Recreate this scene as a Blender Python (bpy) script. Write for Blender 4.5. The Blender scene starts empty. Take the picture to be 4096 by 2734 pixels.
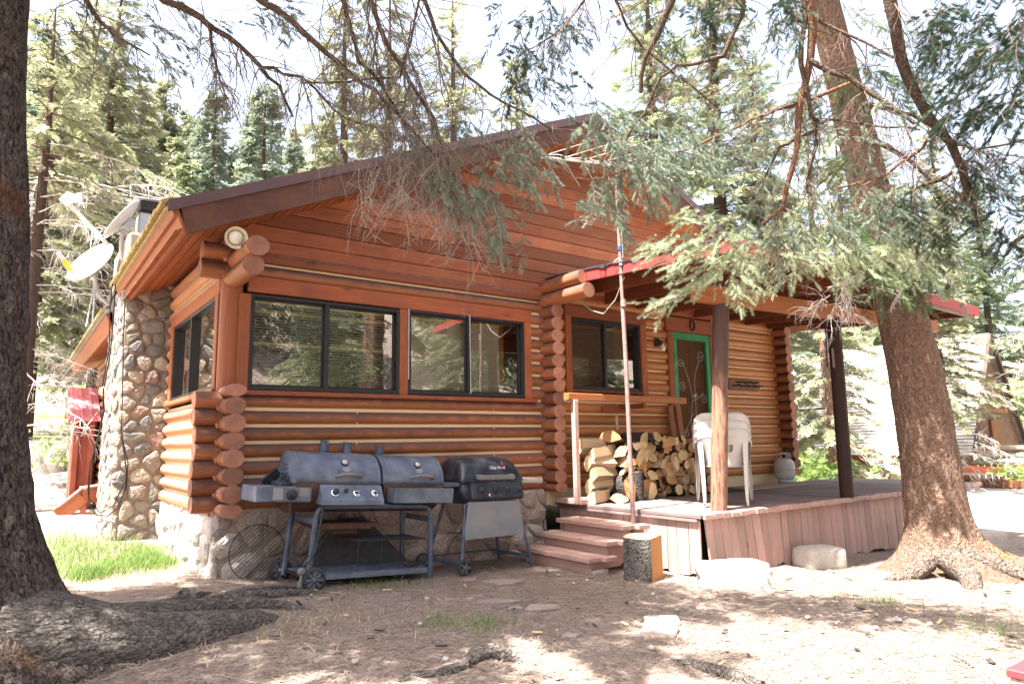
import bpy, math, random
import numpy as np
from mathutils import Vector, Matrix, Euler, noise as mnoise
R = math.radians
rnd = random.Random(7)
SC = bpy.context.scene
COL = SC.collection
# ------------------------------------------------------------------ camera frame
CAM = np.array([-1.4439, -6.3259, .5373])
YAW, PITCH, ROLL, FPX = .6329, .1463, -.0162, 2710.04
def _frame():
    cy, sy, cp, sp = math.cos(YAW), math.sin(YAW), math.cos(PITCH), math.sin(PITCH)
    f = np.array([sy*cp, cy*cp, sp]); r = np.array([cy, -sy, 0.]); u = np.cross(r, f)
    cr, sr = math.cos(ROLL), math.sin(ROLL)
    return cr*r+sr*u, -sr*r+cr*u, f
CR, CU, CF = _frame()
def at(x, y, d):
    """world point seen at survey pixel (x, y) at forward distance d metres"""
    return CAM + d*(CF+(x-2048)/FPX*CR-(y-1367)/FPX*CU)
# ------------------------------------------------------------------ object helpers
ORG = {}
def V3(v): return np.array([float(v[0]), float(v[1]), float(v[2])])
def thing(name, label, cat, loc=(0, 0, 0), group=None, rot=(0, 0, 0)):
    o = bpy.data.objects.new(name, None); COL.objects.link(o)
    o.empty_display_size = .1
    o.location = loc; o.rotation_euler = rot
    o['label'] = label; o['category'] = cat
    if group: o['group'] = group
    ORG[o.name] = V3(loc)
    return o
def tag(o, label, cat, group=None):
    o['label'] = label; o['category'] = cat
    if group: o['group'] = group
    return o
def structure(o): o['kind'] = 'structure'; return o
def stuff(o, label=None, cat=None):
    o['kind'] = 'stuff'
    if label: o['label'] = label; o['category'] = cat
    return o
class MB:
    """collects shapes and links them as one mesh object"""
    def __init__(s): s.v = []; s.f = []; s.fm = []; s.fv = []; s.fs = []; s.up = []; s.n = 0
    def add(s, verts, faces, var=None, mi=0, smooth=False, up=None):
        verts = np.asarray(verts, float).reshape(-1, 3)
        if var is None: var = rnd.random()
        b = s.n; s.v.append(verts); s.n += len(verts)
        s.up.append(np.full(len(verts), .5) if up is None else np.asarray(up, float))
        for f in faces:
            s.f.append([i+b for i in f]); s.fm.append(mi); s.fv.append(var); s.fs.append(smooth)
        return s
    def build(s, name, mats, parent=None, org=None, loc=None, rot=None):
        me = bpy.data.meshes.new(name)
        v = np.concatenate(s.v) if s.v else np.zeros((0, 3))
        o3 = V3(org) if org is not None else (ORG.get(parent.name, np.zeros(3)) if parent else np.zeros(3))
        v = v-o3
        me.from_pydata(v.tolist(), [], s.f)
        if not isinstance(mats, (list, tuple)): mats = [mats]
        for m in mats: me.materials.append(m)
        n = len(me.polygons)
        if n == len(s.f):
            me.polygons.foreach_set('material_index', s.fm)
            me.polygons.foreach_set('use_smooth', s.fs)
            a = me.attributes.new('var', 'FLOAT', 'FACE'); a.data.foreach_set('value', s.fv)
        a = me.attributes.new('up', 'FLOAT', 'POINT'); a.data.foreach_set('value', np.concatenate(s.up))
        o = bpy.data.objects.new(name, me); COL.objects.link(o)
        if parent: o.parent = parent; ORG[o.name] = o3
        elif org is not None: o.location = org
        if loc is not None: o.location = loc
        if rot is not None: o.rotation_euler = rot
        return o
def tri_mesh(name, verts, tris, mats, var=None, parent=None, smooth=False, org=None, mi=None):
    """fast path for foliage: verts Nx3, tris Mx3, var M"""
    o3 = V3(org) if org is not None else (ORG.get(parent.name, np.zeros(3)) if parent else np.zeros(3))
    verts = np.asarray(verts, np.float64)-o3
    me = bpy.data.meshes.new(name)
    me.vertices.add(len(verts)); me.vertices.foreach_set('co', verts.astype(np.float32).ravel())
    me.loops.add(len(tris)*3); me.loops.foreach_set('vertex_index', np.asarray(tris, np.int32).ravel())
    me.polygons.add(len(tris)); me.polygons.foreach_set('loop_start', np.arange(0, len(tris)*3, 3, dtype=np.int32))
    me.update(calc_edges=True)
    for m in (mats if isinstance(mats, (list, tuple)) else [mats]): me.materials.append(m)
    if mi is not None: me.polygons.foreach_set('material_index', np.asarray(mi, np.int32))
    if smooth: me.polygons.foreach_set('use_smooth', np.ones(len(tris), bool))
    a = me.attributes.new('var', 'FLOAT', 'FACE')
    a.data.foreach_set('value', np.zeros(len(tris), np.float32) if var is None else np.asarray(var, np.float32))
    o = bpy.data.objects.new(name, me); COL.objects.link(o)
    if parent: o.parent = parent; ORG[o.name] = o3
    elif org is not None: o.location = org
    return o
def copy_tree(o, parent=None):
    c = o.copy(); COL.objects.link(c)
    if parent: c.parent = parent
    for ch in list(o.children): copy_tree(ch, c)
    return c
# ------------------------------------------------------------------ shapes
def basis(d, up=(0, 0, 1)):
    d = V3(d); d = d/np.linalg.norm(d); up = V3(up)
    if abs(d@up) > .98: up = np.array([1., 0, 0]) if abs(d[0]) < .9 else np.array([0, 1., 0])
    s = np.cross(d, up); s /= np.linalg.norm(s); u = np.cross(s, d)
    return s, u, d
def box(mb, c, size, rot=None, ch=.004, var=None, mi=0):
    """chamfered box, centre c, full size"""
    h = np.array(size, float)/2; ch = min(ch, h.min()*.45)
    if ch <= 0:
        p = np.array([[x, y, z] for x in (-1, 1) for y in (-1, 1) for z in (-1, 1)])*h
        f = [(0, 1, 3, 2), (4, 6, 7, 5), (0, 4, 5, 1), (2, 3, 7, 6), (0, 2, 6, 4), (1, 5, 7, 3)]
    else:
        P = []; idx = {}
        for sx in (-1, 1):
            for sy in (-1, 1):
                for sz in (-1, 1):
                    for a in range(3):
                        q = h-ch; q = q.copy(); q[a] = h[a]
                        idx[(sx, sy, sz, a)] = len(P); P.append(q*np.array([sx, sy, sz]))
        p = np.array(P); f = []
        for a in range(3):
            b, c2 = (a+1) % 3, (a+2) % 3
            for s in (-1, 1):
                loop = []
                for (sb, sc) in ((-1, -1), (1, -1), (1, 1), (-1, 1)):
                    k = [0, 0, 0]; k[a] = s; k[b] = sb; k[c2] = sc; loop.append(idx[(*k, a)])
                f.append(loop if s > 0 else loop[::-1])
            for sb in (-1, 1):
                for sc in (-1, 1):
                    k0 = [0]*3; k1 = [0]*3; k0[a] = -1; k1[a] = 1; k0[b] = k1[b] = sb; k0[c2] = k1[c2] = sc
                    q = [idx[(*k0, b)], idx[(*k1, b)], idx[(*k1, c2)], idx[(*k0, c2)]]
                    f.append(q if sb*sc > 0 else q[::-1])
        for sx in (-1, 1):
            for sy in (-1, 1):
                for sz in (-1, 1):
                    t = [idx[(sx, sy, sz, a)] for a in range(3)]
                    f.append(t if sx*sy*sz > 0 else t[::-1])
    if rot is not None: p = p@np.array(Euler(rot).to_matrix()).T
    mb.add(p+V3(c), f, var, mi); return mb
def bar(mb, p0, p1, w, h, up=(0, 0, 1), ch=.004, var=None, mi=0):
    """rectangular bar from p0 to p1, w sideways, h along up"""
    p0, p1 = V3(p0), V3(p1); s, u, d = basis(p1-p0, up); L = np.linalg.norm(p1-p0)
    t = MB(); box(t, (0, 0, 0), (w, h, L), ch=ch)
    M = np.stack([s, u, d], 1)
    mb.add(t.v[0]@M.T+(p0+p1)/2, t.f, var, mi); return mb
def tube(mb, pts, rad, n=8, cap=True, var=None, mi=0, smooth=True, up=None, wob=0, capmi=None):
    pts = [V3(p) for p in pts]; m = len(pts)
    if not hasattr(rad, '__len__'): rad = [rad]*m
    dirs = [pts[min(i+1, m-1)]-pts[max(i-1, 0)] for i in range(m)]
    s, u, d = basis(dirs[0], up or (0, 0, 1)); vs = []
    for i in range(m):
        d = dirs[i]/max(np.linalg.norm(dirs[i]), 1e-9)
        s = s-d*(s@d); s /= max(np.linalg.norm(s), 1e-9); u = np.cross(d, s)
        for k in range(n):
            a = 2*math.pi*k/n; r = rad[i]*(1+(rnd.uniform(-wob, wob) if wob else 0))
            vs.append(pts[i]+r*(math.cos(a)*s+math.sin(a)*u))
    f = [(i*n+k, i*n+(k+1) % n, (i+1)*n+(k+1) % n, (i+1)*n+k) for i in range(m-1) for k in range(n)]
    if var is None: var = rnd.random()
    mb.add(vs, f, var, mi, smooth)
    if cap:
        cm = mi if capmi is None else capmi
        mb.add(vs[:n], [tuple(range(n))[::-1]], var, cm); mb.add(vs[-n:], [tuple(range(n))], var, cm)
    return mb
def cyl(mb, p0, p1, r0, r1=None, n=16, **k): return tube(mb, [p0, p1], [r0, r0 if r1 is None else r1], n, **k)
def lathe(mb, prof, c, axis=(0, 0, 1), n=20, var=None, mi=0, smooth=True, cap=True):
    """profile [(r, h)] around axis through c"""
    s, u, d = basis(axis, (0, 1, 0) if abs(axis[2]) > .9 else (0, 0, 1)); c = V3(c); vs = []; f = []
    for (r, h) in prof:
        for k in range(n):
            a = 2*math.pi*k/n; vs.append(c+d*h+r*(math.cos(a)*s+math.sin(a)*u))
    for i in range(len(prof)-1):
        for k in range(n): f.append((i*n+k, i*n+(k+1) % n, (i+1)*n+(k+1) % n, (i+1)*n+k))
    if cap and prof[0][0] > 1e-6: f.append(tuple(range(n))[::-1])
    if cap and prof[-1][0] > 1e-6: f.append(tuple(range((len(prof)-1)*n, len(prof)*n)))
    mb.add(vs, f, var, mi, smooth); return mb
def prism(mb, poly, o, ax, ay, depth, var=None, mi=0, capmi=None, smooth=False, bev=0):
    """polygon [(a,b)] in plane o + a*ax + b*ay, extruded by depth vector"""
    o, ax, ay, dp = V3(o), V3(ax), V3(ay), V3(depth); n = len(poly)
    if var is None: var = rnd.random()
    A = [o+a*ax+b*ay for a, b in poly]; B = [p+dp for p in A]
    flip = np.dot(np.cross(ax, ay), dp) > 0
    area = sum(poly[i][0]*poly[(i+1) % n][1]-poly[(i+1) % n][0]*poly[i][1] for i in range(n))
    if area < 0: flip = not flip
    side = [(i, (i+1) % n, n+(i+1) % n, n+i) for i in range(n)]
    c0 = [tuple(range(n))]; c1 = [tuple(range(n))]
    if flip: c0 = [tuple(range(n))[::-1]]
    else: side = [q[::-1] for q in side]; c1 = [tuple(range(n))[::-1]]
    mb.add(A+B, side, var, mi, smooth)
    cm = mi if capmi is None else capmi
    mb.add(A, c0, var, cm); mb.add(B, c1, var, cm); return mb
def sheet(mb, pts, faces, th, var=None, mi=0):
    return mb
def rotz(v, a):
    c, s = math.cos(a), math.sin(a); return np.array([v[0]*c-v[1]*s, v[0]*s+v[1]*c, v[2]])
def N3(p, s=1., seed=0.): return mnoise.noise((p[0]*s+seed, p[1]*s+seed*.7, p[2]*s-seed))
# ------------------------------------------------------------------ materials
class NT:
    def __init__(s, name):
        s.m = bpy.data.materials.new(name); s.m.use_nodes = True; s.t = s.m.node_tree; s.t.nodes.clear()
    def n(s, typ, ins=None, **props):
        nd = s.t.nodes.new(typ)
        for k, v in props.items(): setattr(nd, k, v)
        for k, v in (ins or {}).items():
            sk = nd.inputs[k]
            if isinstance(v, bpy.types.NodeSocket): s.t.links.new(v, sk)
            else: sk.default_value = v
        return nd
    def coord(s, scale=(1, 1, 1), loc=(0, 0, 0), rot=(0, 0, 0), kind='Object'):
        tc = s.n('ShaderNodeTexCoord')
        mp = s.n('ShaderNodeMapping', {'Vector': tc.outputs[kind], 'Scale': scale, 'Location': loc, 'Rotation': rot})
        return mp.outputs[0]
    def noise(s, vec, scale=5, detail=4, rough=.55, dist=0):
        return s.n('ShaderNodeTexNoise', {'Vector': vec, 'Scale': scale, 'Detail': detail, 'Roughness': rough, 'Distortion': dist}).outputs[0]
    def vor(s, vec, scale=5, feature='F1', out=0, rand=1.):
        return s.n('ShaderNodeTexVoronoi', {'Vector': vec, 'Scale': scale, 'Randomness': rand}, feature=feature).outputs[out]
    def ramp(s, fac, stops, interp='LINEAR'):
        nd = s.n('ShaderNodeValToRGB', {'Fac': fac}); cr = nd.color_ramp; cr.interpolation = interp
        while len(cr.elements) < len(stops): cr.elements.new(.5)
        for e, (p, c) in zip(cr.elements, stops):
            e.position = p; e.color = (*c, 1) if hasattr(c, '__len__') else (c, c, c, 1)
        return nd.outputs[0]
    def mix(s, fac, a, b, mode='MIX'):
        nd = s.n('ShaderNodeMix', data_type='RGBA', blend_type=mode)
        for sk, v in ((nd.inputs[0], fac), (nd.inputs[6], a), (nd.inputs[7], b)):
            if isinstance(v, bpy.types.NodeSocket): s.t.links.new(v, sk)
            else: sk.default_value = v if not hasattr(v, '__len__') else (*v, 1)[:4]
        return nd.outputs[2]
    def math(s, op, a, b=0., c=0., clamp=False):
        nd = s.n('ShaderNodeMath', operation=op, use_clamp=clamp)
        for i, v in enumerate((a, b, c)):
            if isinstance(v, bpy.types.NodeSocket): s.t.links.new(v, nd.inputs[i])
            else: nd.inputs[i].default_value = v
        return nd.outputs[0]
    def attr(s, name): return s.n('ShaderNodeAttribute', attribute_name=name).outputs['Fac']
    def bump(s, h, strength=.4, dist=.01, normal=None):
        i = {'Height': h, 'Strength': strength, 'Distance': dist}
        if normal is not None: i['Normal'] = normal
        return s.n('ShaderNodeBump', i).outputs[0]
    def out(s, col, rough=.7, bump=None, metal=0., spec=.3, **kw):
        i = {'Base Color': col if isinstance(col, bpy.types.NodeSocket) else (*col, 1), 'Roughness': rough, 'Metallic': metal, 'Specular IOR Level': spec}
        if bump is not None: i['Normal'] = bump
        i.update(kw)
        b = s.n('ShaderNodeBsdfPrincipled', i)
        s.n('ShaderNodeOutputMaterial', {'Surface': b.outputs[0]}); return s.m
M = {}
def grain_scale(axis, s, k=14.):
    v = [k*s]*3; v[axis] = s; return tuple(v)
def wood(name, c1, c2, axis, s=1., rough=.6, var=.35, knots=True, dirt=None, bump=.25, weather=None, spec=.3):
    t = NT(name); vec = t.coord(grain_scale(axis, s))
    g = t.noise(vec, 2.2, 6, .62, .6); col = t.mix(t.ramp(g, [(.3, 0.), (.72, 1.)]), c1, c2)
    g2 = t.noise(t.coord(grain_scale(axis, s*2.5, 30)), 3, 3, .6)
    col = t.mix(t.math('MULTIPLY', t.ramp(g2, [(.42, 1.), (.6, 0.)]), .35), col, tuple(x*.5 for x in c1))
    if knots:
        kd = t.vor(t.coord(grain_scale(axis, s*1.6, 3.2)), 1.6)
        col = t.mix(t.math('MULTIPLY', t.ramp(kd, [(.05, 1.), (.13, 0.)]), .8), col, tuple(x*.28 for x in c1))
    if weather:
        w = t.math('ADD', t.attr('up'), t.math('MULTIPLY', t.math('SUBTRACT', t.noise(t.coord((2.2, 2.2, 2.2)), 3, 5, .65), .5), 1.1))
        col = t.mix(t.ramp(w, [(.36, 0.), (.70, .92)]), col, weather)
    v = t.attr('var'); f = t.math('MULTIPLY_ADD', v, var, 1-var/2)
    col = t.mix(1., col, t.n('ShaderNodeCombineXYZ', {0: f, 1: f, 2: f}).outputs[0], 'MULTIPLY')
    if dirt:
        d = t.noise(t.coord((1, 1, 1)), 1.7, 6, .7); col = t.mix(t.math('MULTIPLY', t.ramp(d, [(.45, 0.), (.68, 1.)]), dirt[1]), col, dirt[0])
    M[name] = t.out(col, rough, t.bump(g2, bump, .004, t.bump(g, bump*.6, .01)), spec=spec); return M[name]
def plain(name, c, rough=.5, metal=0., mott=.25, s=6., bump=.0, spec=.4, c2=None, thr=(.4, .7)):
    t = NT(name); n = t.noise(t.coord((1, 1, 1)), s, 6, .65)
    col = t.mix(t.ramp(n, [(thr[0], 0.), (thr[1], 1.)]), c, c2 if c2 else tuple(x*(1-mott) for x in c))
    M[name] = t.out(col, t.ramp(n, [(.3, max(rough-.1, .05)), (.7, min(rough+.12, 1.))]), t.bump(t.noise(t.coord((1, 1, 1)), s*14, 3), bump, .003) if bump else None, metal, spec); return M[name]
LOG1, LOG2, LOGW = (.40, .155, .066), (.28, .098, .044), (.115, .058, .048)
wood('log_x', LOG1, LOG2, 0, .8, .55, .5, weather=LOGW)
wood('log_x_shelter', (.50, .215, .075), (.36, .135, .046), 0, .8, .5, .35)
wood('log_y', LOG1, LOG2, 1, .8, .55, .5, weather=LOGW)
wood('log_y_sun_pale', (.50, .25, .13), (.36, .16, .08), 1, .8, .6, .4, weather=(.48, .30, .19))  # paler copy for the side wall: sunlight put into the stain
wood('log_z', (.34, .11, .045), (.24, .072, .032), 2, .8, .5)
wood('siding', (.33, .108, .048), (.22, .066, .030), 0, .7, .65, .75, dirt=((.12, .04, .025), .5))
wood('soffit_wood', (.36, .105, .032), (.24, .065, .02), 1, .7, .6, .35)
wood('trim_x', (.32, .092, .038), (.21, .056, .024), 0, .8, .6, .3, dirt=((.10, .04, .035), .6))
wood('trim_z', (.36, .115, .045), (.25, .070, .028), 2, .8, .6, .3, dirt=((.12, .045, .03), .5))
wood('trim_y', (.40, .13, .055), (.30, .09, .038), 1, .8, .6, .3)
wood('rake_wood', (.125, .052, .038), (.062, .030, .026), 0, .8, .65, .2, knots=False, dirt=((.17, .085, .05), .55))
wood('rafter_wood', (.20, .062, .026), (.13, .038, .017), 1, .8, .6, .3)
wood('beam_wood', (.40, .15, .05), (.29, .10, .034), 0, .8, .55, .2)
wood('post_wood', (.27, .12, .062), (.060, .030, .024), 2, .9, .6, .2, dirt=((.03, .018, .016), .85))
def worn_shaded_post():
    t = NT('post_worn_shade'); g = t.noise(t.coord((12, 12, .9)), 2.4, 6, .65, .5); z = t.n('ShaderNodeSeparateXYZ', {0: t.coord((1, 1, 1))}).outputs[2]
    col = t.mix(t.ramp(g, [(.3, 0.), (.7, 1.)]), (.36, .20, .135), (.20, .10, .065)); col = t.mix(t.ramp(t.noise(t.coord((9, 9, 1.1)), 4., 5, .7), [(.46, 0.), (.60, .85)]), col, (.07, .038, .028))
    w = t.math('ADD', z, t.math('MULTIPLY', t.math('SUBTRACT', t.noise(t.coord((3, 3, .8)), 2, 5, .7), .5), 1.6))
    col = t.mix(t.ramp(t.math('MULTIPLY', w, .4), [(.66, 0.), (.84, .9)]), col, (.07, .042, .038)); M['post_worn_shade'] = t.out(col, .65, t.bump(g, .4, .01))  # upper part darkened: porch roof shade painted over the worn, streaked wood
worn_shaded_post()
wood('post_dark', (.055, .027, .02), (.024, .014, .012), 2, .9, .7, .2)
wood('deck_wood', (.25, .20, .19), (.125, .09, .088), 1, 1., .75, .45, knots=False, dirt=((.16, .085, .075), .7))
wood('skirt_wood', (.50, .33, .285), (.37, .22, .19), 2, 1., .75, .35, dirt=((.30, .22, .19), .6), bump=.5)
wood('step_wood', (.52, .335, .285), (.37, .215, .18), 1, 1., .75, .3, dirt=((.30, .23, .2), .6))
wood('grey_wood', (.36, .31, .27), (.20, .165, .14), 0, 1., .8, .3)
wood('barn_wood', (.30, .10, .035), (.13, .045, .02), 2, .5, .7, .7, dirt=((.07, .03, .02), .6))
wood('red_fascia', (.42, .060, .058), (.30, .038, .040), 0, 1.2, .55, .2, knots=False, dirt=((.26, .045, .045), .5))
wood('cedar_panel', (.42, .185, .055), (.28, .10, .03), 2, .8, .5, .2)
wood('split_face', (.52, .39, .25), (.44, .29, .165), 1, 2., .75, .6, knots=False, bump=.6)
wood('split_orange', (.60, .30, .11), (.45, .19, .06), 2, 2., .75, .3, knots=False, bump=.6)
def endgrain(name, c1, c2, dark, ring=1.):
    t = NT(name); r = t.attr('up'); n = t.noise(t.coord((1, 1, 1)), 22, 4, .6)
    w = t.math('SINE', t.math('MULTIPLY_ADD', r, 46*ring, t.math('MULTIPLY', n, 7.)))
    col = t.mix(t.math('MULTIPLY_ADD', w, .25, .3), c1, c2)
    cr = t.vor(t.coord((1, 1, 1)), 26, 'DISTANCE_TO_EDGE')
    col = t.mix(t.math('MULTIPLY', t.ramp(cr, [(.008, 1.), (.03, 0.)]), t.math('SUBTRACT', .8, r)), col, dark)
    col = t.mix(t.ramp(t.noise(t.coord((1, 1, 1)), 5, 4), [(.45, 0.), (.75, .6)]), col, dark)
    v = t.math('MULTIPLY_ADD', t.attr('var'), .55, .7)
    col = t.mix(1., col, t.n('ShaderNodeCombineXYZ', {0: v, 1: v, 2: v}).outputs[0], 'MULTIPLY')
    M[name] = t.out(col, .8, t.bump(t.math('ADD', n, t.math('MULTIPLY', cr, .5)), .3, .005)); return M[name]
endgrain('log_end_cut', (.37, .18, .12), (.22, .095, .064), (.10, .045, .035))
endgrain('wood_end_pale', (.64, .48, .28), (.52, .34, .17), (.30, .17, .07))
endgrain('wood_end_orange', (.54, .30, .13), (.42, .20, .08), (.28, .13, .05))
endgrain('stump_top', (.50, .43, .34), (.38, .31, .24), (.2, .16, .13))
def chink():
    t = NT('chinking'); n = t.noise(t.coord((1, 1, 1)), 9, 5)
    col = t.mix(n, (.70, .57, .38), (.58, .45, .28)); M['chink'] = t.out(col, .85, t.bump(n, .3, .01))
chink()
def bark(name, plate, crack, scl=(16, 16, 6), lich=(.30, .28, .22), b=1., orange=None, warp=.05, deep=.75, fis=.95):
    t = NT(name); base = t.coord((1, 1, 1)); w = t.n('ShaderNodeTexNoise', {'Vector': base, 'Scale': 9., 'Detail': 4.}).outputs[1]
    mw = t.n('ShaderNodeMix', data_type='VECTOR'); mw.inputs[0].default_value = warp
    t.t.links.new(base, mw.inputs[4]); t.t.links.new(w, mw.inputs[5])
    mp = t.n('ShaderNodeMapping', {'Vector': mw.outputs[1], 'Scale': scl}).outputs[0]
    d = t.vor(mp, 2., 'DISTANCE_TO_EDGE'); cell = t.n('ShaderNodeSeparateColor', {0: t.vor(mp, 2., 'F1', 1)}).outputs[0]
    f = t.vor(mp, 2., 'F1'); f2 = t.vor(mp, 5.5, 'F1'); n = t.noise(mp, 2.6, 6, .72); n2 = t.noise(base, 60, 4, .7); nb = t.noise(base, 2.3, 4)
    col = t.mix(n2, plate, tuple(x*.5 for x in plate))
    col = t.mix(t.math('MULTIPLY', cell, .5), col, lich)
    col = t.mix(t.ramp(f2, [(.45, 0.), (.75, .6)]), col, crack)
    col = t.mix(t.math('MULTIPLY', t.ramp(d, [(.0, 1.), (.10, 0.)]), t.ramp(n, [(.38, deep), (.62, deep*.25)])), col, crack)
    col = t.mix(t.ramp(n, [(.36, fis), (.50, 0.)]), col, crack)
    if orange: col = t.mix(t.math('MULTIPLY', t.ramp(nb, [(.60, 0.), (.70, 1.)]), t.ramp(n2, [(.35, 1.), (.6, .2)])), col, orange)
    h = t.math('ADD', t.ramp(f, [(0., 1.), (.6, 0.)]), t.math('ADD', t.math('MULTIPLY', t.ramp(f2, [(0., 1.), (.6, 0.)]), .4), t.math('MULTIPLY', n, 1.3)))
    M[name] = t.out(col, .92, t.bump(n2, .4, .006, t.bump(h, b, .035)), spec=.15); return M[name]
bark('bark_grey', (.27, .215, .19), (.022, .017, .016), (17, 17, 7.5), orange=(.22, .085, .035), lich=(.42, .36, .32), b=1.4, deep=.95, warp=.07)
bark('bark_root', (.36, .315, .28), (.055, .044, .038), (8, 19, 17), lich=(.50, .46, .42), deep=.8, b=1.3, warp=.07, fis=.6)
bark('bark_brown', (.46, .285, .20), (.12, .066, .046), (19, 19, 10), orange=(.48, .27, .07), lich=(.50, .40, .335), b=1.1, deep=.75, fis=.6)
bark('bark_root_brown', (.40, .31, .26), (.07, .045, .035), (12, 14, 14), lich=(.44, .37, .32), deep=.8, b=1.2, warp=.07)
bark('bark_limb', (.13, .085, .062), (.035, .024, .02), (34, 34, 34), lich=(.24, .19, .15), b=.6)
bark('bark_limb_red', (.28, .12, .06), (.07, .04, .03), (40, 40, 18), lich=(.32, .22, .16), b=.5)
bark('bark_firewood', (.13, .10, .09), (.025, .02, .017), (26, 12, 26), lich=(.26, .24, .22), b=.9)
bark('bark_stump', (.26, .23, .21), (.05, .042, .038), (26, 26, 18), lich=(.42, .39, .36), b=1.)
plain('twig_grey', (.19, .155, .13), .9, 0, .4, 9)
plain('twig_dead', (.36, .31, .27), .9, 0, .4, 9)
plain('twig_white', (.55, .50, .46), .9, 0, .3, 9)
plain('twig_brown', (.15, .10, .075), .9, 0, .4, 9)
def leaf(name, c1, c2, trans=.25):
    t = NT(name); v = t.attr('var'); oi = t.n('ShaderNodeObjectInfo').outputs['Random']
    col = t.mix(v, c1, c2); f = t.math('MULTIPLY_ADD', oi, .5, .75)
    col = t.mix(1., col, t.n('ShaderNodeCombineXYZ', {0: f, 1: f, 2: f}).outputs[0], 'MULTIPLY')
    d = t.n('ShaderNodeBsdfPrincipled', {'Base Color': col, 'Roughness': .55, 'Specular IOR Level': .35})
    tr = t.n('ShaderNodeBsdfTranslucent', {'Color': col})
    mx = t.n('ShaderNodeMixShader', {0: trans, 1: d.outputs[0], 2: tr.outputs[0]})
    t.n('ShaderNodeOutputMaterial', {'Surface': mx.outputs[0]}); M[name] = t.m; return t.m
leaf('needle_blue', (.12, .17, .13), (.27, .325, .24))
leaf('needle_green', (.08, .13, .06), (.19, .24, .11))
leaf('needle_shade_tint', (.025, .055, .033), (.060, .100, .055))  # darker needle copy, shade put into the colour
leaf('needle_sun_tint', (.22, .27, .17), (.42, .46, .31))  # paler needle copy, sunlight put into the colour
leaf('crown_yellow', (.19, .20, .11), (.35, .36, .22), .4)
leaf('crown_green', (.135, .165, .095), (.26, .29, .17), .4)
leaf('crown_blue', (.125, .16, .12), (.23, .27, .195), .4)
leaf('grass_blade', (.13, .23, .05), (.25, .36, .10), .4)
leaf('dry_blade', (.42, .36, .20), (.55, .48, .30), .3)
leaf('shrub_leaf', (.12, .20, .05), (.25, .34, .10), .4)
M['var_ground'] = None
def stone_mat(name, cols, mortar=None, s=1., rough=.8, b=.5):
    t = NT(name); v = t.attr('var'); k = len(cols)
    col = t.ramp(v, [(i/k, c) for i, c in enumerate(cols)], 'CONSTANT')
    n = t.noise(t.coord((1, 1, 1)), 14*s, 6, .65); n2 = t.noise(t.coord((1, 1, 1)), 60*s, 3)
    n3 = t.noise(t.coord((1, 1, 1)), 4*s, 4)
    col = t.mix(t.ramp(n, [(.35, 0.), (.7, .6)]), col, t.mix(.5, col, (.42, .36, .30)))
    col = t.mix(t.ramp(n2, [(.4, .35), (.6, 0.)]), col, (.07, .06, .055))
    col = t.mix(t.ramp(n3, [(.52, 0.), (.72, .5)]), col, t.mix(.6, col, (.12, .10, .09)))
    M[name] = t.out(col, rough, t.bump(n2, .25, .003, t.bump(n, b, .02))); return M[name]
stone_mat('cobble', [(.27, .24, .20), (.16, .165, .165), (.34, .29, .23), (.27, .17, .145), (.22, .215, .195), (.13, .135, .145), (.38, .34, .28), (.22, .155, .145), (.29, .27, .25), (.18, .18, .155)], s=1.3, b=.8)
stone_mat('flag_wall', [(.36, .30, .27), (.46, .40, .35), (.30, .23, .21), (.52, .46, .41), (.38, .31, .28), (.30, .25, .25)], s=.8, b=.9)
stone_mat('flag_wall_sun_pale', [(.50, .46, .43), (.44, .39, .36), (.54, .50, .47), (.40, .34, .32)], s=.8)  # side footing stones made paler, sunlight painted into their colours
plain('mortar', (.40, .34, .28), .95, 0, .3, 20, .6)
plain('mortar_dark', (.26, .215, .17), .95, 0, .3, 20, .6)
stone_mat('rock', [(.48, .44, .41), (.42, .38, .35)], s=1.8, b=1.)
stone_mat('concrete', [(.42, .395, .36)], s=1.5, b=.4)
stone_mat('flagstone', [(.27, .215, .21), (.30, .23, .21), (.25, .225, .235)], s=1.5, b=.3)
plain('black_frame', (.022, .023, .026), .45, .2, .2)
plain('metal_roof_brown', (.125, .075, .080), .45, .3, .2, 3)
plain('galv', (.50, .52, .54), .4, .8, .2, 5)
plain('galv_dull', (.42, .44, .46), .55, .4, .25, 5)
plain('dish_grey', (.48, .49, .50), .5, .0, .1, 4)
plain('dish_white', (.78, .78, .78), .45, .0, .06, 4)
plain('aluminium', (.50, .48, .42), .4, .5, .15, 9)
plain('pipe_rust', (.30, .20, .185), .65, .2, .3, 26, .3, c2=(.19, .115, .10))
plain('grill_blue', (.080, .102, .150), .48, .25, .25, 6, .12, c2=(.19, .225, .285), thr=(.38, .72))
plain('grill_black', (.022, .026, .036), .34, .2, .3, 5, .08, c2=(.085, .10, .13), thr=(.45, .75))
plain('grill_leg', (.055, .075, .120), .5, .25, .3, 8, .1, c2=(.11, .14, .19))
plain('grill_rust', (.10, .045, .03), .8, .2, .3, 12, .3, c2=(.035, .03, .03))
plain('handle_grey', (.17, .17, .165), .65, 0, .25, 18, .2)
plain('chrome', (.75, .76, .78), .18, 1., .05)
plain('apron_metal', (.22, .25, .29), .5, .5, .2, 4, .05, c2=(.30, .31, .32))
plain('side_shelf', (.34, .32, .29), .7, 0, .3, 12, .2, c2=(.48, .28, .2), thr=(.5, .72))
plain('rubber', (.035, .036, .041), .75, 0, .3, 14, .2)
plain('wheel_blue', (.11, .12, .15), .6, 0, .3, 12, .1)
plain('white_print', (.55, .55, .52), .7)
plain('badge', (.42, .42, .42), .4, .6, .3, 40)
plain('red_paint', (.55, .04, .05), .5, 0, .15)
plain('plastic_white', (.50, .495, .475), .42, 0, .08, 3, 0, .5)
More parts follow.
